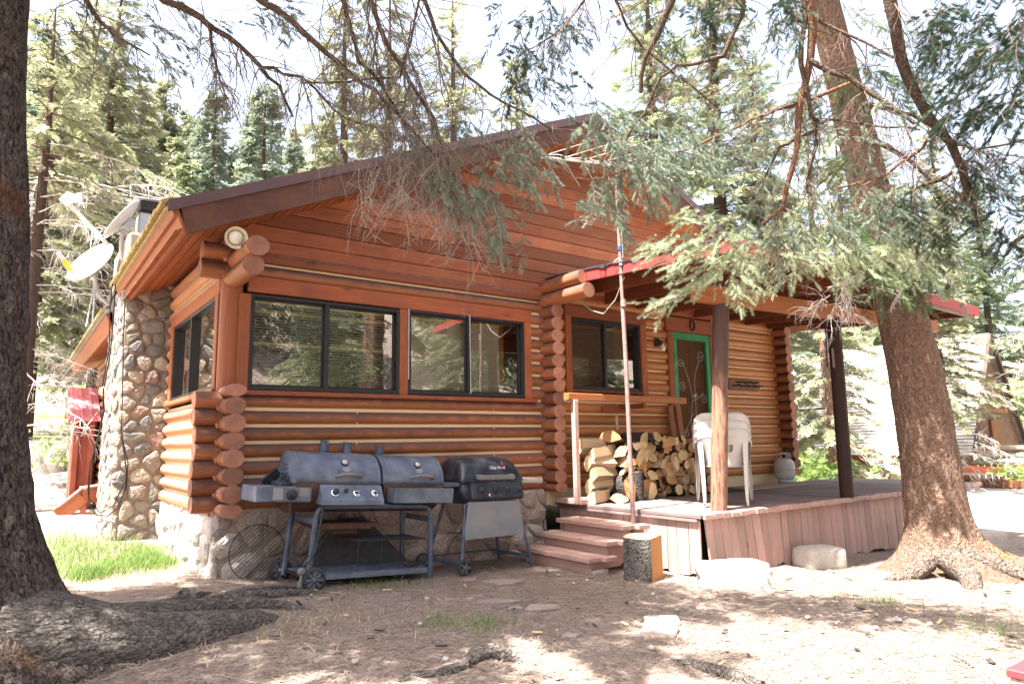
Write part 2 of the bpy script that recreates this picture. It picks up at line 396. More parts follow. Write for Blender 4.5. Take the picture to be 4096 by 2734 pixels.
plain('tank_grey', (.46, .49, .47), .5, 0, .18, 7, .05)
plain('brass', (.45, .30, .08), .4, .9)
plain('green_paint', (.020, .25, .085), .5, 0, .2, 6)
plain('blind_slat', (.72, .69, .56), .5, 0, .08)
plain('blind_rail', (.70, .58, .22), .5, 0, .1)
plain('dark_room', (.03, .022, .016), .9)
plain('black_paint', (.02, .02, .022), .4)
plain('bulb_glass', (.80, .78, .70), .2, 0, .1, 8)
plain('cream_metal', (.66, .60, .42), .5, 0, .15)
plain('cable_black', (.015, .015, .017), .6)
plain('cable_grey', (.40, .38, .35), .6)
plain('wire_white', (.80, .80, .80), .5)
plain('blue_rope', (.03, .06, .22), .8)
plain('mat_tan', (.36, .27, .20), .95, 0, .3, 40, .5)
plain('iron_dark', (.045, .032, .028), .6, .5, .3, 20, .2)
plain('shingle_edge', (.42, .36, .16), .8, 0, .4, 20, .3, c2=(.30, .19, .08))
plain('shed_red', (.42, .12, .075), .7, 0, .2)
plain('shed_roof', (.66, .22, .24), .4, .2, .15)
plain('yellow_tape', (.75, .48, .05), .5)
plain('canoe_red', (.55, .13, .06), .5)
plain('tarp', (.42, .46, .52), .6, 0, .3, 4)
plain('brown_siding', (.115, .045, .03), .7, 0, .4, 6, .1)
def glass(name, tint=(.9, .95, .92), base=.10):
    t = NT(name); fr = t.n('ShaderNodeFresnel', {'IOR': 1.52}).outputs[0]
    f = t.math('MULTIPLY_ADD', fr, 1.9, base, clamp=True)
    nb = t.bump(t.noise(t.coord((1, 1, 1)), 3.5, 2), .012, .05)
    g = t.n('ShaderNodeBsdfGlossy', {'Color': (.95, .97, .95, 1), 'Roughness': .015, 'Normal': nb})
    tr = t.n('ShaderNodeBsdfTransparent', {'Color': (*tint, 1)})
    mx = t.n('ShaderNodeMixShader', {0: f, 1: tr.outputs[0], 2: g.outputs[0]})
    t.n('ShaderNodeOutputMaterial', {'Surface': mx.outputs[0]}); M[name] = t.m
glass('glass', base=.16)
glass('glass_screen', (.45, .45, .45), .015)
def screen():
    t = NT('insect_screen')
    d = t.n('ShaderNodeBsdfDiffuse', {'Color': (.10, .075, .055, 1)}); tr = t.n('ShaderNodeBsdfTransparent', {'Color': (.8, .7, .6, 1)})
    mx = t.n('ShaderNodeMixShader', {0: .45, 1: tr.outputs[0], 2: d.outputs[0]})
    t.n('ShaderNodeOutputMaterial', {'Surface': mx.outputs[0]}); M['screen'] = t.m
screen()
def ground_mat():
    t = NT('ground'); o = t.coord((1, 1, 1))
    n1 = t.noise(o, .9, 6, .7); n2 = t.noise(o, 6, 6, .75); n3 = t.noise(o, 34, 6, .8); v = t.vor(t.coord((1, 2.6, 1), rot=(0, 0, .7)), 85); v2 = t.vor(t.coord((2.6, 1, 1), rot=(0, 0, .4)), 95)
    col = t.mix(t.ramp(n1, [(.35, 0.), (.65, 1.)]), (.31, .245, .205), (.235, .185, .16))
    col = t.mix(t.ramp(n2, [(.40, 0.), (.62, .85)]), col, (.37, .30, .26))
    col = t.mix(t.ramp(n3, [(.36, .9), (.50, 0.)]), col, (.075, .055, .048))
    col = t.mix(t.ramp(v, [(.08, .9), (.20, 0.)]), col, (.50, .40, .335))
    col = t.mix(t.ramp(v2, [(.10, .85), (.22, 0.)]), col, (.11, .07, .055))
    M['ground'] = t.out(col, .95, t.bump(n3, .9, .025, t.bump(n2, .6, .06)), spec=.1)
ground_mat()
def gravel_mat():
    t = NT('gravel'); o = t.coord((1, 1, 1)); c = t.vor(o, 22, 'F1', 1); d = t.vor(o, 22, 'DISTANCE_TO_EDGE')
    col = t.mix(t.n('ShaderNodeSeparateColor', {0: c}).outputs[0], (.36, .34, .32), (.56, .53, .50))
    col = t.mix(t.ramp(d, [(.0, .8), (.1, 0.)]), col, (.14, .125, .115)); M['gravel'] = t.out(col, .9, t.bump(d, .7, .02))
gravel_mat()
plain('lawn', (.14, .26, .05), .95, 0, .4, 3, .6, c2=(.24, .32, .08))
plain('hill_ground', (.20, .19, .09), .95, 0, .3, 2.5, .6, c2=(.30, .25, .16))
plain('shake', (.52, .50, .47), .85, 0, .35, 4, .2)
# ------------------------------------------------------------------ ground heights
GX = [-6, 0, .6, 1.7, 2.4, 3.4, 4.4, 5.7, 7.7, 12, 30]
GZ = [-.53, -.565, -.62, -.685, -.71, -.725, -.77, -.79, -.87, -.93, -.95]
def sstep(a, b, x): t = np.clip((x-a)/(b-a), 0, 1); return t*t*(3-2*t)
def gz(x, y):
    z = np.interp(x, GX, GZ)
    z = z+.12*sstep(.5, 4., y)*sstep(2., -1., x)
    hill = sstep(11, 62, y+.25*(x-5))*22*sstep(52, 14, x-.15*y)
    bank = 1.1*sstep(10., 12.5, y)*sstep(12, 5, x)
    back = sstep(-14, -45, y)*12
    rise = sstep(32, 85, x)*10
    return z+hill+bank+back+rise
# ------------------------------------------------------------------ log helpers
HL = .15
def log(mb, p0, p1, r=.071, ry=.092, n=14, mi=0, cap=True, seg=.45, up=(0, 0, 1), capmi=None):
    """a wall log; 'up' attribute carries how much it faces upward (rain weathering of the stain)"""
    p0, p1 = V3(p0), V3(p1); L = np.linalg.norm(p1-p0); m = max(2, int(L/seg)+1)
    s, u, d = basis(p1-p0, up); vs = []; ups = []; ph = rnd.random()*50
    for i in range(m):
        c = p0+(p1-p0)*i/(m-1)
        for k in range(n):
            a = 2*math.pi*k/n; w = 1+.035*mnoise.noise((ph+i*.35, k*.4, ph))
            vs.append(c+w*(ry*math.cos(a)*s+r*math.sin(a)*u)); ups.append(.5+.5*math.sin(a))
    f = [(i*n+k, i*n+(k+1) % n, (i+1)*n+(k+1) % n, (i+1)*n+k) for i in range(m-1) for k in range(n)]
    v = rnd.random(); mb.add(vs, f, v, mi, True, ups)
    if cap:
        cm = mi if capmi is None else capmi
        for e, idx in ((0, 0), (1, (m-1)*n)):
            ring = vs[idx:idx+n]; c = sum(ring)/n
            mid = [c+(q-c)*.55 for q in ring]
            fs = [(n+k, n+(k+1) % n, (k+1) % n, k) for k in range(n)]+[(2*n, n+(k+1) % n, n+k) for k in range(n)]
            if e: fs = [q[::-1] for q in fs]
            mb.add(ring+mid+[c], fs, v, cm, False, [1.]*n+[.55]*n+[0.])
def wall_log(mb, axis, a, b, off, z, r=.071, mi=0):
    if b-a < .03: return
    if axis == 0: log(mb, (a, off, z), (b, off, z), r, mi=mi)
    else: log(mb, (off, a, z), (off, b, z), r, mi=mi)
# ================================================================== THE CABIN
cabin = thing('log_cabin', 'orange brown log cabin with stone footing and a low gable roof', 'cabin', (0, 0, -.565))
OPEN = [(-.1, 3.47, .99, 2.08), (4.0, 5.45, 1.07, 2.2), (5.89, 6.92, -.2, 2.26)]
front = MB(); YC = .072
for i in range(-1, 16):
    z = .195+HL*i if i >= 0 else .045
    for (a, b) in ((.0, 3.68), (3.68, 8.5)):
        segs = [(a, b)]
        for (x0, x1, z0, z1) in OPEN:
            if z0-.03 < z < z1+.05:
                ns = []
                for (p, q) in segs:
                    if x1 <= p or x0 >= q: ns.append((p, q)); continue
                    if x0 > p: ns.append((p, x0+.02))
                    if x1 < q: ns.append((x1-.02, q))
                segs = ns
        for (p, q) in segs:
            if a < 1 and z > 2.3: continue
            if q-p > .04: wall_log(front, 0, p, q, YC, z, .069 if a < 1 else .074, mi=0 if a < 1 else 1)
fw = front.build('log_wall', [M['log_x'], M['log_x_shelter']], cabin)
# chinking sheets behind the logs, with the openings left free
ck = MB()
def chink_x(x0, x1, z0, z1): box(ck, ((x0+x1)/2, .085, (z0+z1)/2), (x1-x0, .11, z1-z0), ch=0, var=.5)
chink_x(.0, 3.68, -.02, .99); chink_x(3.46, 3.68, .99, 2.08); chink_x(.0, 3.68, 2.08, 2.36)
chink_x(3.68, 5.89, -.2, 1.07); chink_x(3.68, 4.0, 1.07, 2.2); chink_x(5.45, 5.89, 1.07, 2.2); chink_x(3.68, 5.89, 2.2, 2.6); chink_x(5.89, 6.92, 2.26, 2.6); chink_x(6.92, 8.5, -.2, 2.6)
for px_, rows in ((1.29, (2, 4)), (2.93, (1, 3, 5)), (1.29, (0,)), (5.6, (6,))):      # pale vertical patching joints
    for r_ in rows: tube(ck, [(px_, -.012+abs(t)*.03, .195+HL*r_+t*.07) for t in (-1, -.5, 0, .5, 1)], .006, 5, var=.9)
ck.build('chinking', M['chink'], fw)
# left side wall
XC = .072; side = MB(); sck = MB()
for i in range(0, 16):
    z = .135+HL*i; segs = [(0.02, 2.64)]
    if .98 < z < 2.06: segs = [(2.46, 2.64)]
    for p, q in segs:
        if q-p > .04: wall_log(side, 1, p, q, XC, z)
wall_log(side, 1, .02, 2.64, XC, -.01)
sw = side.build('log_wall', M['log_y_sun_pale'], cabin)
def chink_y(y0, y1, z0, z1): box(sck, (.085, (y0+y1)/2, (z0+z1)/2), (.11, y1-y0, z1-z0), ch=0, var=.5)
chink_y(.03, 2.64, -.05, .98); chink_y(2.46, 2.64, .98, 2.06); chink_y(.03, 2.64, 2.06, 2.42)
sck.build('chinking', M['chink'], sw)
# far walls of the house body (right flank and back, unseen but solid)
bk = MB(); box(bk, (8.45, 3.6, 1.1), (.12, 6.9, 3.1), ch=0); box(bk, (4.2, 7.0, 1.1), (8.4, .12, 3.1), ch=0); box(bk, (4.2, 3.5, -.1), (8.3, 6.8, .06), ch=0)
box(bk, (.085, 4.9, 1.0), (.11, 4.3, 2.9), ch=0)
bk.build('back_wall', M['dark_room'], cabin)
# crossing log ends at the corners
def log_end(parent, axis, c, tip, z, root, ma, r=.079, ry=.090):
    mb = MB()
    if axis == 1: log(mb, (c, root, z), (c, tip, z), r, ry, mi=0, seg=.12, capmi=1)
    else: log(mb, (root, c, z), (tip, c, z), r, ry, mi=0, seg=.12, capmi=1)
    mb.build('log_end', [ma, M['log_end_cut']], parent)
for i in range(0, 7):
    log_end(sw, 1, .085, -.215+rnd.uniform(-.012, .012), .135+HL*i-(.015 if i == 6 else 0), .06, M['log_y'], r=.079 if i < 6 else .055)
log_end(sw, 1, .085, -.215, .0, .06, M['log_y'], r=.06)
for i in range(-1, 6):
    log_end(fw, 0, .085, -.185+rnd.uniform(-.01, .01), .195+HL*i if i >= 0 else .05, .06, M['log_x'])
for i in range(0, 14):
    log_end(fw, 1, 3.715, -.215+rnd.uniform(-.012, .012), .135+HL*i, .06, M['log_y'], r=.077)
log_end(fw, 1, 3.715, -.215, .01, .06, M['log_y'], r=.055)
for i in range(0, 16):
    log_end(fw, 1, 8.575, -.22+rnd.uniform(-.01, .01), .135+HL*i, .06, M['log_y'], r=.077)
log_end(fw, 1, 8.575, -.22, .0, .06, M['log_y'], r=.055)
# upper corner: two front purlin logs and two side plates sticking out under the eave
log_end(sw, 1, .085, -.59, 2.045, .06, M['log_y'], r=.086, ry=.092); log_end(sw, 1, .105, -.63, 2.205, .06, M['log_y'], r=.086, ry=.096)
log_end(fw, 0, .085, -.20, 2.125, .05, M['log_x'], r=.085); log_end(fw, 0, .085, -.19, 2.29, .05, M['log_x'], r=.085)
# two stub logs above the partition column, running out under the porch roof
log_end(fw, 1, 3.70, -.80, 2.225, .06, M['log_y'], r=.085, ry=.092); log_end(fw, 1, 3.70, -.72, 2.395, .06, M['log_y'], r=.085, ry=.092)
# corner post (half-round log between the two window bands)
cp = MB(); log(cp, (.085, .085, 1.0), (.085, .085, 2.14), .10, .10, n=20, up=(0, 1, 0)); cp.build('corner_post', M['log_z'], cabin)
# ---------------- stone footing
def clip_poly(poly, nx, ny, d):
    out = []; n = len(poly)
    for i in range(n):
        a, b = poly[i], poly[(i+1) % n]; da = nx*a[0]+ny*a[1]-d; db = nx*b[0]+ny*b[1]-d
        if da <= 0: out.append(a)
        if da*db < 0:
            t = da/(da-db); out.append((a[0]+t*(b[0]-a[0]), a[1]+t*(b[1]-a[1])))
    return out
def voronoi(u0, u1, v0, v1, cw, chh, jit=.38, seed=1):
    rg = random.Random(seed); pts = []
    rows = max(1, round((v1-v0)/chh)); cols = max(1, round((u1-u0)/cw))
    for j in range(-1, rows+1):
        for i in range(-1, cols+1):
            pts.append((u0+(i+.5+(.5 if j % 2 else 0)+rg.uniform(-jit, jit))*(u1-u0)/cols, v0+(j+.5+rg.uniform(-jit, jit))*(v1-v0)/rows))
    cells = []
    for i, p in enumerate(pts):
        poly = [(u0, v0), (u1, v0), (u1, v1), (u0, v1)]
        for j, q in enumerate(pts):
            if i == j or abs(q[0]-p[0]) > 3*cw or abs(q[1]-p[1]) > 3*chh: continue
            nx, ny = q[0]-p[0], q[1]-p[1]; d = (q[0]**2+q[1]**2-p[0]**2-p[1]**2)/2
            poly = clip_poly(poly, nx, ny, d)
            if len(poly) < 3: break
        if len(poly) >= 3: cells.append(poly)
    return cells
def stones(mb, cells, fn, gap, dome, rnd_it, jag=0., seed=1, mi=0):
    rg = random.Random(seed)
    for poly in cells:
        c = np.mean(poly, 0); P = [np.array(p) for p in poly]
        A = abs(sum(P[i][0]*P[(i+1) % len(P)][1]-P[(i+1) % len(P)][0]*P[i][1] for i in range(len(P))))/2
        if A < gap*gap*6: continue
        sz = math.sqrt(A); P = [c+(p-c)*max(.3, 1-gap/(sz*.5)) for p in P]
        for _ in range(rnd_it):
            Q = []
            for i in range(len(P)):
                a, b = P[i], P[(i+1) % len(P)]; Q += [a*.75+b*.25, a*.25+b*.75]
            P = Q
        if jag: P = [p+np.array([rg.uniform(-jag, jag), rg.uniform(-jag, jag)])*sz for p in P]
        n = len(P); h = dome*(.6+.8*rg.random())*min(1.5, sz/.18); vs = []
        tilt = (rg.uniform(-.25, .25), rg.uniform(-.25, .25))
        rings = ((1., -.012), (.96, .45), (.80, .85), (.45, 1.05))
        for (k, hh) in rings:
            for p in P:
                q = c+(p-c)*k; t = (p-c)*k/max(sz, .01)
                z = hh*h*(1+tilt[0]*t[0]*2+tilt[1]*t[1]*2)+(rg.uniform(-.12, .12)*h if hh > 0 else 0)
                vs.append(fn(q[0], q[1], z if hh > 0 else hh))
        vs.append(fn(c[0], c[1], h*1.05))
        f = [(r*n+i, r*n+(i+1) % n, (r+1)*n+(i+1) % n, (r+1)*n+i) for r in range(3) for i in range(n)]
        f += [(3*n+i, 3*n+(i+1) % n, 4*n) for i in range(n)]
        mb.add(vs, f, rg.random(), mi, rnd_it > 1)
ft = MB()
box(ft, (1.81, .08, -.45), (3.60, .14, .88), ch=0, mi=1); box(ft, (.07, 1.35, -.42), (.14, 2.55, .76), ch=0, mi=1)
stones(ft, voronoi(-.025, 3.66, -.88, -.005, .34, .25, .46, 17), lambda u, v, d: (u, .012-d, v), .011, .03, 1, .03, 5)
stones(ft, voronoi(-.01, 2.58, -.80, -.045, .26, .25, .42, 8), lambda u, v, d: (.012-d, u, v), .012, .03, 0, .03, 6, mi=2)
box(ft, (.05, 1.38, -.045), (.14, 2.5, .03), ch=.008, mi=3)
ft.build('stone_footing', [M['flag_wall'], M['mortar'], M['flag_wall_sun_pale'], M['trim_y']], cabin)
# ---------------- gable siding (tongue and groove boards follow the roof slope)
RX, RZ, SL = 4.18, 4.60, .4447            # ridge, slope
def roof_z(x): return RZ-SL*abs(x-RX)
gs = MB(); bh = .148; zz = 2.30; kk = 0
while zz < 4.28:
    z1 = zz+bh-.006
    def lim(z): return (RX-(4.352-z)/SL, RX+(4.352-z)/SL)
    a0, b0 = lim(zz); a1, b1 = lim(z1)
    a0, b0, a1, b1 = max(a0, .02), min(b0, 8.48), max(a1, .02), min(b1, 8.48)
    if b1-a1 > .05:
        cuts = [0., rnd.uniform(.25, .7), 1.] if b0-a0 > 2.5 else [0., 1.]
        for q in range(len(cuts)-1):
            g = .0015 if q else 0
            xa0, xb0 = a0+(b0-a0)*cuts[q]+g, a0+(b0-a0)*cuts[q+1]-.0015
            xa1, xb1 = max(a1, xa0) if cuts[q] == 0 else xa0, min(b1, xb0) if cuts[q+1] == 1 else xb0
            yb, yf, vb = .05, -.008+rnd.uniform(-.002, .002), .007
            vs = [(xa0, yf+vb, zz), (xb0, yf+vb, zz), (xb0, yf, zz+vb), (xa0, yf, zz+vb), (xb1, yf, z1-vb), (xa1, yf, z1-vb), (xb1, yf+vb, z1), (xa1, yf+vb, z1),
                  (xa0, yb, zz), (xb0, yb, zz), (xb1, yb, z1), (xa1, yb, z1)]
            gs.add(vs, [(0, 1, 2, 3), (3, 2, 4, 5), (5, 4, 6, 7), (8, 9, 1, 0), (7, 6, 10, 11), (0, 3, 5, 7, 11, 8), (1, 9, 10, 6, 4, 2), (9, 8, 11, 10)])
    zz += bh
box(gs, (1.86, .0, 2.262), (3.68, .07, .075), ch=.01, var=.1)
gs.add([(.02, .02, 2.25), (8.48, .02, 2.25), (8.48, .02, 2.32), (RX, .02, 4.36), (.02, .02, 2.5)], [(0, 1, 2, 3, 4)], 0.)
gs.build('gable_siding', M['siding'], cabin)
# ---------------- roof
OV, EX = -.50, -.545
rf = MB()
YF, YB = OV, 7.3
def slab(mb, x0, x1, y0, y1, off, th, mi=0, var=.5):
    vs = []
    for (x, y) in ((x0, y0), (x1, y0), (x1, y1), (x0, y1)):
        vs += [(x, y, roof_z(x)+off), (x, y, roof_z(x)+off-th)]
    f = [(0, 2, 4, 6), (7, 5, 3, 1), (0, 1, 3, 2), (2, 3, 5, 4), (4, 5, 7, 6), (6, 7, 1, 0)]
    if x1 < x0: f = [q[::-1] for q in f]
    mb.add(vs, f, var, mi)
YE = 3.05                                   # the main eave stops at the chimney; the wing roof goes on behind
slab(rf, EX, RX, YF+.002, YB, -.012, .035); slab(rf, RX, 8.92, YF+.002, YB, -.012, .035)
roof = rf.build('roof', M['metal_roof_brown'], cabin)
# brown metal drip edge along the rake
de = MB()
for (xa, xb) in ((EX-.03, RX), (RX, 8.95)):
    za, zb = roof_z(xa), roof_z(xb); n = 1 if xb > RX+.1 else 1
    vs = [(xa, YF-.035, za+.012), (xb, YF-.035, zb+.012), (xb, YF-.035, zb-.085), (xa, YF-.035, za-.085), (xa, YF+.12, za+.014), (xb, YF+.12, zb+.014), (xa, YF-.01, za-.085), (xb, YF-.01, zb-.085)]
    de.add(vs, [(0, 3, 2, 1), (4, 0, 1, 5), (3, 6, 7, 2), (0, 4, 6, 3)], .5)
de.build('drip_edge', M['metal_roof_brown'], roof)
rk = MB()
for (xa, xb) in ((EX+.07, RX), (RX, 8.88)):
    za, zb = roof_z(xa)-.07, roof_z(xb)-.07
    prism(rk, [(xa, za), (xb, zb), (xb, zb-.20), (xa+(.05 if xa < 0 else 0), za-.215)], (0, YF-.012, 0), (1, 0, 0), (0, 0, 1), (0, .045, 0))
rk.build('rake_board', M['rake_wood'], roof)
sf = MB(); nb = 0                            # soffit boards run front to back under the roof
for s_ in (1, -1):
    x = EX+.03 if s_ > 0 else 8.88
    while (x < RX-.01) if s_ > 0 else (x > RX+.01):
        x2 = x+s_*.098
        if s_ > 0: x2 = min(x2, RX)
        else: x2 = max(x2, RX)
        za, zb = roof_z(x)-.255, roof_z(x2)-.255
        y1 = YB if x < .0 else .03
        a, b = x+s_*.004, x2-s_*.003
        vs = [(a, YF+.03, za), (b, YF+.03, zb), (b, y1, zb), (a, y1, za), (a, YF+.03, za+.012), (b, YF+.03, zb+.012), (b, y1, zb+.012), (a, y1, za+.012)]
        f = [(3, 2, 1, 0), (0, 1, 5, 4), (1, 2, 6, 5), (3, 0, 4, 7)]
        if s_ < 0: f = [q[::-1] for q in f]
        sf.add(vs, f); x = x2
sf.build('soffit', M['soffit_wood'], roof)
# eave fascia with layered shingle edge (left eave)
ea = MB(); zt = roof_z(EX)
prism(ea, [(EX+.02, zt-.03), (EX+.045, zt-.03), (EX+.125, zt-.235), (EX+.10, zt-.24)], (0, YF+.005, 0), (1, 0, 0), (0, 0, 1), (0, YE-YF, 0))
prism(ea, [(EX-.003, zt-.035), (EX+.03, zt-.035), (EX+.055, zt-.115), (EX+.022, zt-.115)], (0, YF+.004, 0), (1, 0, 0), (0, 0, 1), (0, YE-YF, 0))
ea.build('eave_board', M['trim_y'], roof)
sh = MB(); y = YF
while y < YE:
    w = rnd.uniform(.05, .11); box(sh, (EX-.03+rnd.uniform(-.008, .008), y+w/2, zt+.012+rnd.uniform(-.004, .004)), (.10, w-.006, .028), rot=(0, -math.atan(SL), 0), ch=.003)
    box(sh, (EX+.0, y+w/2, zt-.024), (.06, w-.002, .026), ch=.003, mi=1); y += w
sh.build('shingle_edge', [M['shingle_edge'], M['shingle_edge']], roof)
# ---------------- windows
def window_x(x0, x1, z0, z1, xm, casing, slats=True, sash=1):
    fr = MB(); t = .032; y0, y1 = .0, .075
    for (a, b, c, d) in ((x0, x1, z1-t, z1), (x0, x1, z0, z0+t*1.2), (x0, x0+t, z0+t, z1-t), (x1-t, x1, z0+t, z1-t), (xm-.022, xm+.022, z0+t, z1-t)):
        box(fr, ((a+b)/2, (y0+y1)/2-.012, (c+d)/2), (b-a, y1-y0, d-c), ch=.003)
    for (a, b, yy) in ((x0+t, xm-.022, .035), (xm+.022, x1-t, .05)):
        for (p, q, r, s) in ((a, b, z1-t-.02, z1-t), (a, b, z0+t, z0+t+.024), (a, a+.016, z0+t, z1-t), (b-.016, b, z0+t, z1-t)):
            box(fr, ((p+q)/2, yy, (r+s)/2), (q-p, .02, s-r), ch=.002)
    w = fr.build('window', M['black_frame'], cabin)
    g = MB()
    for (a, b, yy) in ((x0+t, xm-.01, .036), (xm+.01, x1-t, .05)): g.add([(a, yy, z0+t), (b, yy, z0+t), (b, yy, z1-t), (a, yy, z1-t)], [(0, 1, 2, 3)])
    g.build('pane', M['glass'], w)
    return w
def blind_x(w, x0, x1, z0, z1, sp=.0235, tilt=.5, rails=()):
    b = MB(); y = .135; z = z0+.02
    while z < z1-.03:
        c, s = math.cos(tilt)*.0115, math.sin(tilt)*.0115
        b.add([(x0, y-c, z+s), (x1, y-c, z+s), (x1, y+c, z-s), (x0, y+c, z-s)], [(0, 1, 2, 3)], rnd.random()); z += sp
    box(b, ((x0+x1)/2, y, z1-.018), (x1-x0, .035, .032), ch=.003, mi=1)
    for zr in rails: box(b, ((x0+x1)/2, y+.05, zr), (x1-x0, .01, .028), ch=0, mi=1)
    for xx in (x0+.12*(x1-x0), x0+.85*(x1-x0)): tube(b, [(xx, y-.016, z0), (xx, y-.016, z1)], .0013, 4, mi=0)
    b.build('blind', [M['blind_slat'], M['blind_rail']], w)
w1 = window_x(.23, 1.74, 1.04, 1.925, .957, 1); blind_x(w1, .28, 1.70, 1.07, 1.90, .029, .12, (1.80, 1.50))
w2 = window_x(1.843, 3.37, 1.045, 1.945, 2.60, 1); blind_x(w2, 1.88, 3.10, 1.07, 1.90, .0235, .75)
w3 = window_x(4.10, 5.34, 1.172, 2.078, 4.694, 1); blind_x(w3, 4.13, 5.15, 1.35, 2.02, .0235, .45)
insect = MB(); insect.add([(4.13, .026, 1.21), (4.68, .026, 1.21), (4.68, .026, 2.05), (4.13, .026, 2.05)], [(0, 1, 2, 3)]); insect.build('insect_screen', M['screen'], w3)
tape = MB()
bar(tape, (1.835, -.016, 1.962), (2.61, -.016, 1.955), .006, .016); bar(tape, (2.60, -.02, 1.955), (2.607, -.02, 1.07), .007, .012); bar(tape, (1.842, -.016, 1.95), (1.842, -.016, 1.2), .006, .012)
tape.build('sealing_tape', M['galv_dull'], w2)
# side window
fr = MB()
for (a, b, c, d) in ((.27, 2.31, 1.89, 1.925), (.27, 2.31, 1.055, 1.095), (.27, .305, 1.095, 1.89), (2.275, 2.31, 1.095, 1.89), (1.35, 1.39, 1.095, 1.89)):
    box(fr, (.03, (a+b)/2, (c+d)/2), (.07, b-a, d-c), ch=.003)
ws = fr.build('window', M['black_frame'], cabin)
g = MB(); g.add([(.045, 1.38, 1.09), (.045, .30, 1.09), (.045, .30, 1.90), (.045, 1.38, 1.90)], [(0, 1, 2, 3)]); g.add([(.055, 2.29, 1.09), (.055, 1.36, 1.09), (.055, 1.36, 1.90), (.055, 2.29, 1.90)], [(0, 1, 2, 3)])
g.build('pane', M['glass'], ws)
# casings
def casing(c, size, m, name='window_casing'): mb = MB(); box(mb, c, size, ch=.005); mb.build(name, M[m], cabin)
for c, sz in (((1.84, .01, 2.015), (3.28, .06, .15)), ((1.86, -.012, 1.012), (3.32, .10, .042)), ((4.72, .0, 2.155), (1.46, .075, .145)), ((4.72, -.005, 1.155), (1.24, .06, .03))): casing(c, sz, 'trim_x')
for c, sz in (((.178, .012, 1.475), (.105, .06, .89)), ((1.791, .014, 1.475), (.10, .05, .93)), ((3.42, .012, 1.49), (.10, .06, .91)), ((4.05, .0, 1.62), (.10, .07, 1.00)), ((5.395, .0, 1.62), (.11, .07, 1.00)), ((.012, .21, 1.49), (.06, .11, .87)), ((.012, 2.38, 1.49), (.06, .13, .87))): casing(c, sz, 'trim_z')
for c, sz in (((.012, 1.30, 1.99), (.06, 2.35, .13)), ((.0, 1.32, 1.03), (.09, 2.4, .045))): casing(c, sz, 'trim_y')
# ---------------- the green screen door
d = MB()
for (a, b, c, e) in ((6.0, 6.81, 1.95, 2.05), (6.0, 6.085, -.04, 1.95), (6.725, 6.81, -.04, 1.95), (6.085, 6.725, -.04, .35)):
    box(d, ((a+b)/2, .0, (c+e)/2), (b-a, .05, e-c), ch=.005)
dr = d.build('door', M['green_paint'], cabin)
s = MB(); s.add([(6.08, .012, .34), (6.73, .012, .34), (6.73, .012, 1.96), (6.08, .012, 1.96)], [(0, 1, 2, 3)]); s.build('insect_screen', M['screen'], dr)
pn = MB(); box(pn, (6.40, .09, 1.0), (.80, .04, 2.1), ch=.004)
for (a, b, c, e) in ((6.12, 6.36, 1.25, 1.85), (6.44, 6.68, 1.25, 1.85), (6.12, 6.36, .45, 1.1), (6.44, 6.68, .45, 1.1)): box(pn, ((a+b)/2, .072, (c+e)/2), (b-a, .02, e-c), ch=.008)
pn.build('inner_door', M['cedar_panel'], dr)
og = MB()                                      # wire scrollwork with a small bird
def scroll(cx, cz, r0, turns, a0, sgn=1, n=26): return [(cx+r0*(1-.8*i/n)*math.cos(a0+sgn*turns*2*math.pi*i/n), -.012, cz+r0*(1-.8*i/n)*math.sin(a0+sgn*turns*2*math.pi*i/n)) for i in range(n)]
def curve(p, q, bow, n=12): return [(p[0]+(q[0]-p[0])*i/n+bow*math.sin(math.pi*i/n), -.012, p[1]+(q[1]-p[1])*i/n) for i in range(n+1)]
for pth in (scroll(6.60, 1.74, .085, 1.6, 3.5), scroll(6.16, 1.62, .07, 1.5, .2, -1), scroll(6.16, 1.28, .075, 1.6, 5.), scroll(6.63, 1.1, .07, 1.5, 2.6, -1), scroll(6.22, .62, .06, 1.5, 1.), scroll(6.58, .55, .06, 1.5, 2., -1),
            curve((6.30, .40), (6.44, 1.15), .05), curve((6.44, 1.15), (6.56, 1.66), -.05), curve((6.36, .42), (6.38, 1.1), -.05), curve((6.38, 1.1), (6.2, 1.62), .03), curve((6.40, 1.08), (6.62, 1.2), .03), curve((6.42, .9), (6.68, .5), .1), curve((6.38, .9), (6.12, .5), -.02)):
    tube(og, pth, .0045, 5)
prism(og, [(0, 0), (.03, .012), (.075, .035), (.045, .0), (.09, -.01), (.04, -.025), (.03, -.05), (.01, -.02), (-.03, -.005)], (6.40, -.02, 1.16), (1, 0, 0), (0, 0, 1), (0, .006, 0))
og.build('scrollwork', M['cable_grey'], dr)
for zz_ in (1.68, .35): hd = MB(); box(hd, (6.03, -.03, zz_), (.045, .012, .11), ch=.003); hd.build('hinge', M['green_paint'], dr)
for c, sz, m_ in (((5.945, .0, 1.0), (.11, .07, 2.10), 'trim_z'), ((6.868, .0, 1.0), (.11, .07, 2.10), 'trim_z'), ((6.41, -.005, 2.155), (1.12, .08, .20), 'trim_x'), ((6.41, -.02, -.085), (1.0, .14, .05), 'trim_x')): casing(c, sz, m_, 'door_casing')
pl = MB(); log(pl, (3.74, .03, 2.265), (8.5, .03, 2.265), .03, .03, n=8); pl.build('ledger_pole', M['trim_x'], cabin)
